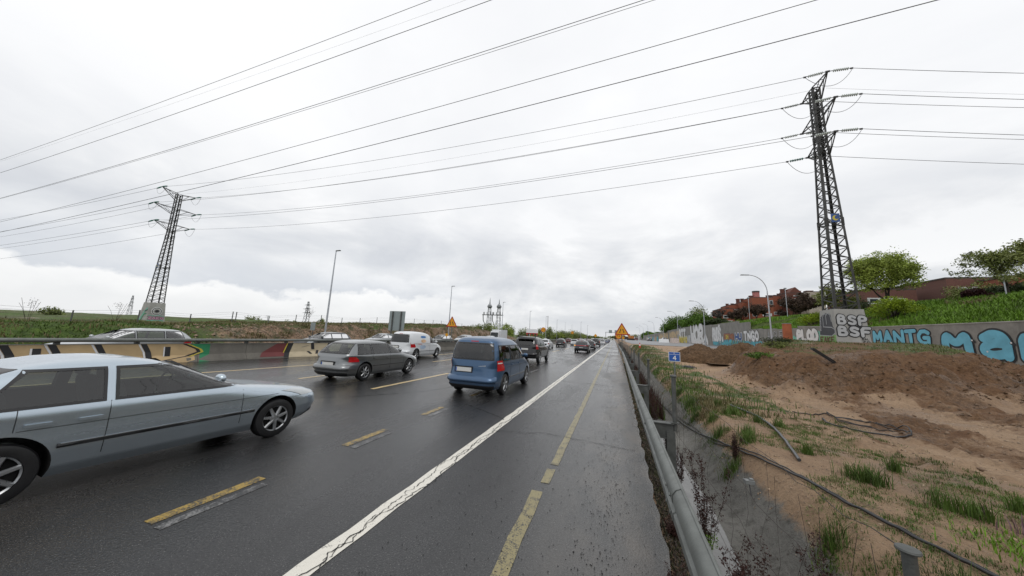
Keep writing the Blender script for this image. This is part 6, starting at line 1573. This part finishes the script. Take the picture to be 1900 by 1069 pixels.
hose('corrugated_hose', 'curved grey black corrugated hose lying open ended on the sand', [(3.23, 11.43), (3.46, 10.2), (3.42, 9.2), (3.24, 8.2), (2.85, 6.68)], .026, mat('hose_plastic', (.05, .052, .055), .35), 'hose')
hose('black_cable', 'long thick black cable running along the edge of the ditch', [(1.8, 48.12), (1.84, 28.38), (1.80, 17.69), (1.87, 12.69), (1.99, 10.07), (2.14, 8.45), (2.25, 7.35), (2.35, 6.58), (2.5, 5.65), (2.66, 5.0), (2.82, 4.5), (2.98, 4.0), (3.2, 3.2)], .015, M_BLKPL, 'cable', 'black cables on the sand', .01)
hose('black_cable', 'second black cable lying beside the long thick one', [(1.85, 48.12), (1.92, 28.38), (1.76, 17.69), (1.92, 12.69), (2.05, 10.0), (2.10, 8.45), (2.30, 7.3), (2.41, 6.5), (2.56, 5.6), (2.72, 4.95), (2.88, 4.45), (3.04, 3.95), (3.26, 3.15)], .010, M_BLKPL, 'cable', 'black cables on the sand', .01)
hose('coiled_pipe', 'thin black pipe curving across the sand towards the coil', [(5.1, 10.6), (4.97, 9.98), (5.37, 9.66), (6.15, 9.6)], .016, M_BLKPL, 'pipe', 'thin black pipes on the sand')
hose('coiled_pipe', 'short thin black pipe on the sand left of the coil', [(4.7, 11.15), (5.01, 11.04), (5.33, 10.62)], .013, M_BLKPL, 'pipe', 'thin black pipes on the sand')
hose('coiled_pipe', 'loose flat coil of thin black pipe on the sand', [(6.15, 9.6), (6.45, 10.2), (6.2, 10.9), (5.6, 11.1), (5.3, 10.7), (5.8, 10.2), (6.3, 9.9), (6.3, 10.5), (5.8, 11.0), (5.5, 10.8), (5.9, 10.3)], .012, M_BLKPL, 'pipe', 'thin black pipes on the sand', .02)
t = empty('broken_beam', (8.2, 16.6, tz(8.2, 16.6)+.25), R_(20)); tag(t, 'black broken strip of metal leaning against the dug earth face', 'debris')
for k, (dx_, a) in enumerate(((0, 0), (.10, .06))):
    mb = MB(); mb.prism([(-.45+dx_,-.04,.30), (-.45+dx_,.04,.34), (.6+dx_+a,.02,-.30), (.6+dx_+a,-.05,-.33)], [(-.43+dx_,-.04,.38), (-.43+dx_,.04,.42), (.62+dx_+a,.02,-.26), (.62+dx_+a,-.05,-.28)]); mb.build('strip', M_BLKPL, t)
t = empty('column', (10.75, 25.2, tz(10.75, 25.2)-.25)); tag(t, 'terracotta coloured round concrete column in front of the graffiti wall', 'column')
hcol = 3.42-(tz(10.75, 25.2)-.25); mb = MB(); mb.lathe([(.25, 0), (.235, hcol)], 24); mb.build('shaft', mat('terracotta_paint', (.36, .105, .045), .8, var=.3, scale=2), t, 60)
mb = MB(); mb.lathe([(.25, hcol), (.24, hcol+.05), (0, hcol+.06)], 24); mb.build('cap', M_CONC, t, 40)
mb = MB(); rd = random.Random(4); b = [(rd.uniform(-.5,.5), rd.uniform(-.25,.25)) for _ in range(14)]
A = [(.55*math.cos(a)*rd.uniform(.6,1), .3*math.sin(a)*rd.uniform(.6,1)) for a in np.linspace(0, 6.0, 12)]; c0 = (0,0,.12)
for i in range(12): p, q = A[i], A[(i+1) % 12]; mb.poly([(p[0],p[1],.0), (q[0],q[1],.0), (q[0]*.6,q[1]*.6,.05+.06*rd.random()), (p[0]*.6,p[1]*.6,.05+.06*rd.random())]); mb.poly([(p[0]*.6,p[1]*.6,.08), (q[0]*.6,q[1]*.6,.08), c0])
o = mb.build('plastic_sheet', M_RUB); o.location = (4.6, 23.5, tz(4.6, 23.5)+.02); tag(o, 'crumpled black plastic sheet on the sand behind the kilometre sign', 'sheet')
t = empty('traffic_cone', (2.82, 40, tz(2.82, 40))); tag(t, 'small red and white traffic cone at the edge of the new road', 'traffic cone')
mb = MB(); mb.box((0,0,.02), (.32,.32,.04)); mb.build('base', M_SR, t); mb = MB(); mb.lathe([(.13,.04),(.09,.28)], 12, 0); mb.lathe([(.09,.28),(.06,.42)], 12, 1); mb.lathe([(.06,.42),(.03,.62),(0,.62)], 12, 0); mb.build('cone', [mat('cone_red', (.6,.05,.03), .5), M_SW], t, 40)
for i, (x, y, w_, h, c, lb) in enumerate(((13.2, 98, 2.6, 1.0, M_SW, 'white plastic barrier on the new road by the wall, left one'), (15.6, 96, 2.2, 1.3, mat('pinkish_block', (.5,.42,.38), .7), 'pinkish block of stacked bags on the new road by the wall'))):
    o = None; t = empty('site_block', (x, y, tz(x, y))); tag(t, lb, 'site material', 'materials on the new road')
    mb = MB(); mb.prism([(-w_/2,-.5,0),(w_/2,-.5,0),(w_/2,.5,0),(-w_/2,.5,0)], [(-w_/2+.1,-.3,h),(w_/2-.1,-.3,h),(w_/2-.1,.3,h),(-w_/2+.1,.3,h)]); mb.build('block', c, t)
    mb = MB(); mb.box((0, 0, h+.05), (w_*.9, .5, .08)); mb.build('top', c, t)
for i, (k, p_, x, y, lb) in enumerate((('estate','dark',15.5,160,'dark car parked far along the new road'), ('van','red',11.0,185,'dark red vehicle parked far along the new road'), ('suv','black',19.0,140,'black vehicle parked against the wall far along the new road'))):
    car(k, p_, x, y, .1, lb, group='vehicles parked on the new road', detail=0, z=tz(x, y)+.02)
t = empty('excavator', (7.8, 172, tz(7.8, 172))); tag(t, 'tiny orange and dark digger beyond the crash rail on the works site', 'digger')
mb = MB(); mb.box((0,0,.5), (3.4,2.6,.8)); mb.build('track', M_RUB, t); mb = MB(); mb.box((.2,0,1.6), (2.6,2.2,1.3)); mb.box((-.7,0,2.6), (1.0,1.4,1.1)); mb.build('cab', mat('machine_orange', (.45,.16,.03), .5), t); mb = MB(); mb.tube([(-.5,0,1.8),(-2.4,0,3.4),(-3.6,0,1.8)], [.25,.2,.15], 5); mb.build('boom', mat('machine_orange', (.45,.16,.03), .5), t)
# pieces on the ground: stones and cans
t = empty('junction_clamp', (1.98, 6.2, tz(1.98, 6.2)+.22)); tag(t, 'small grey plastic cable clamp holding the wires at the ditch edge', 'clamp')
mb = MB(); mb.box((0,0,0), (.13,.09,.05)); mb.box((.03,0,.035), (.05,.06,.03)); mb.build('clamp_body', mat('grey_plastic', (.18,.19,.19), .4), t); mb = MB(); mb.tube([(0,0,-.02),(.02,.0,-.25)], .008, 4); mb.build('stem', M_WIRE, t)
mb = MB(); rd = random.Random(8)
for i in range(1500):
    y = 3+rd.random()**1.5*16; x = 1.9+rd.random()*7; s = rd.uniform(.006, .022); z = tz(x, y) if i < 0 else 0
    mb.v += [(x+s*rd.uniform(-1,1), y+s*rd.uniform(-1,1), q) for q in (0, 0, 0)]; mb.v.append((x, y, 1)); b = len(mb.v)-4
    for k in range(3): mb.face((b+k, b+(k+1) % 3, b+3))
A = np.array(mb.v); zz = terrain_z(A[:,0], A[:,1]); zz = zz.reshape(-1, 4); zz[:, 3] = zz[:, 0]+.012; zz[:, :3] -= .004; mb.v = [tuple(r) for r in np.column_stack([A[:,0], A[:,1], zz.ravel()])]
tag(mb.build('pebbles', mat('pebble', (.36,.30,.24), .7, var=.5, scale=20)), kind='stuff')

# ------------------------------------------------------------------ grass, weeds, scrub
def blades(name, P, h, lean, wd, m, rnd, kind='stuff'):
    """one bent blade (two quads) per root point"""
    n = len(P); a = rnd.random(n)*6.283; d = np.stack([np.cos(a), np.sin(a), np.zeros(n)], 1); pz = np.stack([-d[:,1], d[:,0], np.zeros(n)], 1)
    hh = (h*(.45+.9*rnd.random(n)))[:, None]; ln_ = (lean*rnd.random(n))[:, None]*hh; w_ = (wd*(.6+.8*rnd.random(n)))[:, None]; up = np.array([0, 0, 1.])
    p0 = P; p1 = P+up*hh*.55+d*ln_*.3; p2 = P+up*hh+d*ln_
    Q = np.stack([p0-pz*w_, p0+pz*w_, p1+pz*w_*.8, p1-pz*w_*.8, p2+pz*w_*.12, p2-pz*w_*.12], 1).reshape(-1, 3); b = np.arange(n)*6
    Fq = np.concatenate([np.stack([b, b+1, b+2, b+3], 1), np.stack([b+3, b+2, b+4, b+5], 1)])
    o, me = np_mesh(name, Q, Fq, m); 
    if kind: o['kind'] = kind
    return o
M_GR1 = leafmat('grass_green', (.075, .125, .022)); M_GR2 = leafmat('grass_dry', (.16, .135, .06)); M_GR3 = leafmat('grass_bright', (.13, .24, .022)); M_MAUVE = leafmat('mauve_flower_stems', (.16, .10, .11)); M_RED = leafmat('dead_dock_stems', (.045, .018, .014)); M_TWIG = mat('dead_twig', (.05, .038, .03), .9)
def roots(x, y, dz=-.02): 
    return np.column_stack([x, y, terrain_z(x, y)+dz])
R2 = np.random.default_rng(11)
# loose tufts on the sand: clusters
def tufts(n, xr, yr, per, sp, mask=None, pw=1.5):
    X, Y = [], []
    while len(X) < n:
        y = yr[0]+(yr[1]-yr[0])*R2.random()**pw; x = xr[0]+(xr[1]-xr[0])*R2.random()
        if mask and not mask(x, y): continue
        k = int(per*(.4+1.2*R2.random())); X.append(x+R2.normal(size=k)*sp); Y.append(y+R2.normal(size=k)*sp)
    return np.concatenate(X), np.concatenate(Y)
mask_s = lambda x, y: float(fbm(np.array([x*1.1+20]), np.array([y*.9]), 3)[0]) > -.05 and float(churn(np.array([x]), np.array([y]))[0]) < .3
x, y = tufts(1100, (2.0, 5.4), (2.2, 17), 34, .045, mask_s, 1.3); blades('grass_tufts', roots(x, y), .055, .7, .0035, M_GR1, R2)
x, y = tufts(700, (1.9, 5.6), (2.2, 15), 22, .05, mask_s, 1.2); blades('dry_grass', roots(x, y), .05, .9, .003, M_GR2, R2)
# distinct taller clumps
cl = [(2.20,8.6,.20),(2.35,9.6,.22),(2.15,10.6,.20),(2.3,12,.25),(2.45,7.6,.2),(2.62,8.1,.2),(1.98,7.1,.20),(2.35,14,.3),(3.35,6.2,.28),(3.42,6.1,.25),(3.25,9.4,.15),(3.6,9.2,.15),(3.75,5.5,.18),(3.9,5.35,.18),(3.85,4.4,.22),(4.05,4.3,.22),(4.2,4.15,.2),(3.95,4.05,.2),(4.15,3.9,.18),(3.6,4.0,.18),(4.4,4.1,.2),(4.0,3.6,.2),(2.16,4.6,.18),(3.55,3.7,.2),(4.3,3.6,.2),(4.05,3.3,.15),(4.5,3.5,.2),(3.2,3.2,.2),(2.55,3.6,.16),(4.3,3.0,.2),(4.6,3.3,.2),(2.9,11.2,.14),(3.0,10.2,.13),(4.1,6.8,.14),(4.5,5.7,.12),(3.2,7.2,.12)]
X, Y = [], []
for a, b, s in cl: k = int(170*s/.2); X.append(a+R2.normal(size=k)*.075*s/.2); Y.append(b+R2.normal(size=k)*.075*s/.2)
blades('grass_clumps', roots(np.concatenate(X), np.concatenate(Y)), .20, .75, .0045, M_GR1, R2)
X = 4.45+R2.normal(size=1100)*.22; Y = 4.75+R2.normal(size=1100)*.16-(X-4.45)*.6; blades('mauve_weeds', roots(X, Y), .14, .6, .006, M_MAUVE, R2)
X = 4.1+R2.normal(size=3800)*.30; Y = 4.1+R2.normal(size=3800)*.32-(X-4.1)*.7; blades('grass_patch', roots(X, Y), .09, .9, .006, M_GR3, R2)
# verge between ditch and sand farther on
Y = 10+R2.random(9000)**1.4*40; X = edge_x(Y)+1.6+np.abs(R2.normal(size=9000))*1.1; k = fbm(X*.9, Y*.6, 3) > -.12; blades('verge_grass', roots(X[k], Y[k]), .16, .7, .010, M_GR1, R2); k = ~k; blades('verge_grass_dry', roots(X[k], Y[k]), .16, .8, .010, M_GR2, R2)
# crown of the mound
X = R2.uniform(7, 19, 16000); Y = R2.uniform(18, 28, 16000); m_ = mound(X, Y); k = (m_ > .90) & (fbm(X*.7, Y*.7, 3) > -.25); k1 = k & (R2.random(16000) < .45); blades('mound_grass', roots(X[k1], Y[k1]), .10, .8, .009, M_GR1, R2); k1 = k & (R2.random(16000) < .4); blades('mound_dry_grass', roots(X[k1], Y[k1]), .10, .9, .009, M_GR2, R2)
k = (m_ > .12) & (m_ < .75) & (fbm(X*.6+9, Y*.6, 3) > .36); blades('bank_weeds', roots(X[k], Y[k]), .13, .8, .012, M_GR2, R2)
bush('weed_patch', 'green weed patch at the foot of the dug bank left of the black strip', 6.9, 19.0, .7, .9, .45, L_GRN, 1500, .035, 201, 'weeds', 'weed patches on the dug bank')
bush('weed_patch', 'green weeds on the upper left corner of the dug bank', 8.3, 20.6, .8, .5, .45, L_OLIVE, 1300, .035, 202, 'weeds', 'weed patches on the dug bank')
bush('weed_patch', 'dark green weeds by the foot of the tall curved lamp', 9.1, 22.4, .8, .5, .5, L_DARK, 1300, .035, 203, 'weeds', 'weed patches on the dug bank')
# green slope behind the wall and left bank
X = 24.5+R2.random(70000)**1.5*17; Y = R2.uniform(22, 100, 70000); k = fbm(X*.35, Y*.35, 3) > -.30; blades('slope_grass', roots(X[k], Y[k]), .34, .9, .035, M_GR3, R2)
blades('slope_scrub', roots(X[~k], Y[~k]), .4, .8, .03, M_GR2, R2)
X = -27.8-R2.random(60000)**1.3*9; Y = 2+R2.random(60000)*70; e_ = sstep(0, 1, (-27.2-X)/3.4); k = ((Y < 15) | (e_ > .9)) & (R2.random(60000) < .8); kg = k & (fbm(X*.5, Y*.3, 3) > -.05); blades('bank_grass', roots(X[kg], Y[kg]), .13, .8, .025, M_GR1, R2); kg = k & ~kg; blades('bank_dry_grass', roots(X[kg], Y[kg]), .15, .8, .02, M_GR2, R2)
k2 = ~k & (fbm(X*.8, Y*.8, 3) > .18); blades('bank_scrub', roots(X[k2], Y[k2]), .25, .9, .03, M_GR2, R2)
X = -31.5-R2.random(16000)*6; Y = 2+R2.random(16000)*70; blades('skyline_grass', roots(X, Y), .20, .7, .014, M_GR2, R2)
# dark moss and dead leaves below the crash rail
Y = .8+R2.random(26000)**1.3*28; X = edge_x(Y)+.02+R2.random(26000)*.36; blades('moss_verge', roots(X, Y, -.01), .035, 1.0, .006, leafmat('moss', (.035, .038, .014)), R2)
Y = .8+R2.random(9000)**1.2*9; X = edge_x(Y)-.04+R2.random(9000)**.7*.42; blades('dead_leaves', roots(X, Y, .0), .028, 1.3, .008, M_TWIG, R2)
def dead_weed(x, y, h, n, label, green=.0, lean=(0,0), seed=0):
    rd = random.Random(seed); rnd = np.random.default_rng(seed); t = empty('dead_weed', (x, y, tz(x, y)-.03)); tag(t, label, 'dead weed', 'dead reddish weeds along the crash rail')
    mb = MB(); Vv, Ff, Gv, Gf = [], [], [], []
    for i in range(n):
        a = rd.uniform(0, 6.28); s_ = rd.uniform(.03, .30); hh = h*rd.uniform(.55, 1.0); pts = [(0, 0, 0)]
        for k in range(1, 6): f = k/5; pts.append((math.cos(a)*s_*hh*f+lean[0]*f*hh+rd.uniform(-.012,.012), math.sin(a)*s_*hh*f+lean[1]*f*hh+rd.uniform(-.012,.012), hh*f))
        mb.tube(pts, [.004, .0035, .003, .0025, .002, .0015], 4)
        for k in range(2, 6):
            p = pts[k]; leaves(Vv, Ff, p, 46, .04, .04, hh*.11, .011, rnd)
            for q in range(2): e = (p[0]+rd.uniform(-.07,.07), p[1]+rd.uniform(-.07,.07), p[2]+rd.uniform(.02,.09)); mb.tube([p, e], .0014, 3); leaves(Vv, Ff, e, 12, .022, .022, .035, .007, rnd)
        if rd.random() < green: leaves(Gv, Gf, pts[1], 60, .05, .05, .10*h, .012, rnd)
    mb.build('stems', M_TWIG, t); np_mesh('seed_heads', np.concatenate(Vv), np.concatenate(Ff), M_RED, t)
    if Gv: np_mesh('leaves', np.concatenate(Gv), np.concatenate(Gf), M_GR3, t)
for i, (x, y, h, n, g_, lb) in enumerate(((1.02, 4.6, 1.05, 9, .5, 'tall reddish dead weed standing just right of the crash rail'), (1.0, 3.3, .85, 9, .9, 'green and red weed leaning against the crash rail'), (1.25, 3.0, .75, 10, .4, 'bushy dark red weed behind the crash rail'), (1.50, 2.65, .95, 10, .7, 'bushy red weed at the bottom edge right of the rail'), (1.75, 3.3, .80, 7, .0, 'rusty red weed in the ditch below the wires'), (1.78, 3.9, .9, 6, .0, 'thin tall rusty weed in the middle of the ditch'), (1.15, 2.2, .7, 9, .8, 'green flecked weed at the bottom edge beside the rail'), (1.9, 2.5, .8, 7, .0, 'rusty weed left of the capped post'),
      (1.05, 6.4, .7, 6, .0, 'dark twiggy weed behind the second rail post'), (1.1, 8.3, .7, 6, .3, 'dark twiggy weed behind the third rail post'), (1.1, 10.5, .7, 6, .0, 'dark twiggy weed behind the fourth rail post'), (2.1, 7.2, .5, 7, .0, 'brown tangle of dead stems on the ditch edge'), (2.2, 3.2, .55, 6, .3, 'brown dead weed just left of the cable'))):
    dead_weed(x, y, h, n, lb, g_, (0, .05), 300+i)
for i, (x, y, h, n, lb) in enumerate(((.60, 3.1, .22, 10, 'low dark dead weed in the gap under the rail, nearest'), (.64, 2.4, .25, 10, 'low dark dead weed at the bottom edge under the rail'), (.62, 4.0, .18, 8, 'low dark dead weed under the rail by the second post'))):
    dead_weed(x, y, h, n, lb, .1, (-.5, 0), 330+i)
# weeds behind the left barrier rail on the skyline
for i, (x, y, h, lb) in enumerate(((-34, 5.6, 1.5, 'tall thin dry weed on the left skyline'), (-33.5, 9.0, 1.5, 'tall thin dry weed on the skyline beside the leaning post'), (-33.5, 12.5, 1.5, 'tall dry weed on the skyline left of the left pylon'))):
    t = empty('dry_weed', (x, y, tz(x, y))); tag(t, lb, 'dry weed', 'tall dry weeds on the left skyline'); mb = MB(); rd = random.Random(i)
    for k in range(5): a = rd.uniform(-.3, .3); mb.tube([(0,0,0), (a*.5, a, h*.6), (a*.8, a*1.6, h*rd.uniform(.8,1.05))], .008, 3)
    mb.build('stems', M_TWIG, t); Vv, Ff = [], []; leaves(Vv, Ff, (0, 0, h*.85), 60, .2, .3, h*.2, .03, np.random.default_rng(i)); np_mesh('seed_heads', np.concatenate(Vv), np.concatenate(Ff), M_TWIG, t)

def clods(name, n, xr, yr, s0, s1, m, fn):
    X = R2.uniform(*xr, n); Y = R2.uniform(*yr, n); k = fn(X, Y); X, Y = X[k], Y[k]; n = len(X)
    s = (s0+(s1-s0)*R2.random(n)**4)[:, None]; Z = terrain_z(X, Y); P = np.column_stack([X, Y, Z])
    o6 = np.array([(1,0,0),(0,1,0),(-1,0,0),(0,-1,0),(0,0,.8),(0,0,-.6)])
    V = (P[:, None, :]+s[:, None, :]*o6[None]*(.6+.8*R2.random((n, 6, 1)))+s[:, None, :]*.25*R2.normal(size=(n, 6, 3))).reshape(-1, 3); b = (np.arange(n)*6)[:, None]
    T = np.array([(0,1,4),(1,2,4),(2,3,4),(3,0,4),(1,0,5),(2,1,5),(3,2,5),(0,3,5)]); F = (b[:, None, :]+T[None]).reshape(-1, 3)
    o, me = np_mesh(name, V, F, m); o['kind'] = 'stuff'
clods('soil_clods', 12000, (4, 22), (12, 27), .010, .06, M_SOILH, lambda x, y: (mound(x, y) > .05) & (mound(x, y) < .8))
clods('churned_lumps', 16000, (4.5, 22), (5, 20), .008, .05, mat('churned_lump', (.17, .115, .075), .9, var=.4, scale=6), lambda x, y: churn(x, y) > .45)
clods('sand_lumps', 9000, (2.0, 9), (2.5, 18), .006, .035, mat('sand_lump', (.30, .22, .15), .9, var=.4, scale=9), lambda x, y: churn(x, y) < .5)
clods('bank_stones', 9000, (-31.5, -27.2), (14, 95), .03, .16, mat('bank_stone', (.22, .16, .11), .9, var=.5, scale=3), lambda x, y: y > 0)

# leafy herbs and dark tangle
def herbs(name, X, Y, h, sz, m):
    n = len(X); Z = terrain_z(X, Y)+R2.random(n)*h; P = np.column_stack([X, Y, Z]); a = R2.random(n)*6.283
    u = np.stack([np.cos(a), np.sin(a), R2.normal(size=n)*.35], 1); v = np.stack([-np.sin(a), np.cos(a), R2.normal(size=n)*.35], 1); s_ = (sz*(.5+R2.random(n)))[:, None]
    Q = np.stack([P-u*s_, P-v*s_*.45, P+u*s_, P+v*s_*.45], 1).reshape(-1, 3); o, me = np_mesh(name, Q, np.arange(4*n).reshape(-1, 4), m); o['kind'] = 'stuff'
x, y = tufts(900, (1.9, 5.6), (2.2, 16), 26, .05, mask_s, 1.25); herbs('ground_herbs', x, y, .03, .009, M_GR1)
x, y = tufts(420, (1.8, 5.8), (2.2, 14), 20, .05, mask_s, 1.25); herbs('withered_herbs', x, y, .02, .008, M_GR2)
x, y = tufts(50, (1.75, 3.2), (2.2, 12), 40, .09, None, 1.25); herbs('dead_litter', x, y, .02, .009, M_TWIG)
Y = 12+R2.random(14000)**1.3*85; X = edge_x(Y)+.50+R2.random(14000)*.5; blades('fence_tangle', roots(X, Y), .62, .5, .006, M_RED, R2)
Y = 12+R2.random(6000)**1.3*85; X = edge_x(Y)+.45+R2.random(6000)*.6; blades('fence_tangle_green', roots(X, Y), .40, .5, .008, M_GR1, R2)
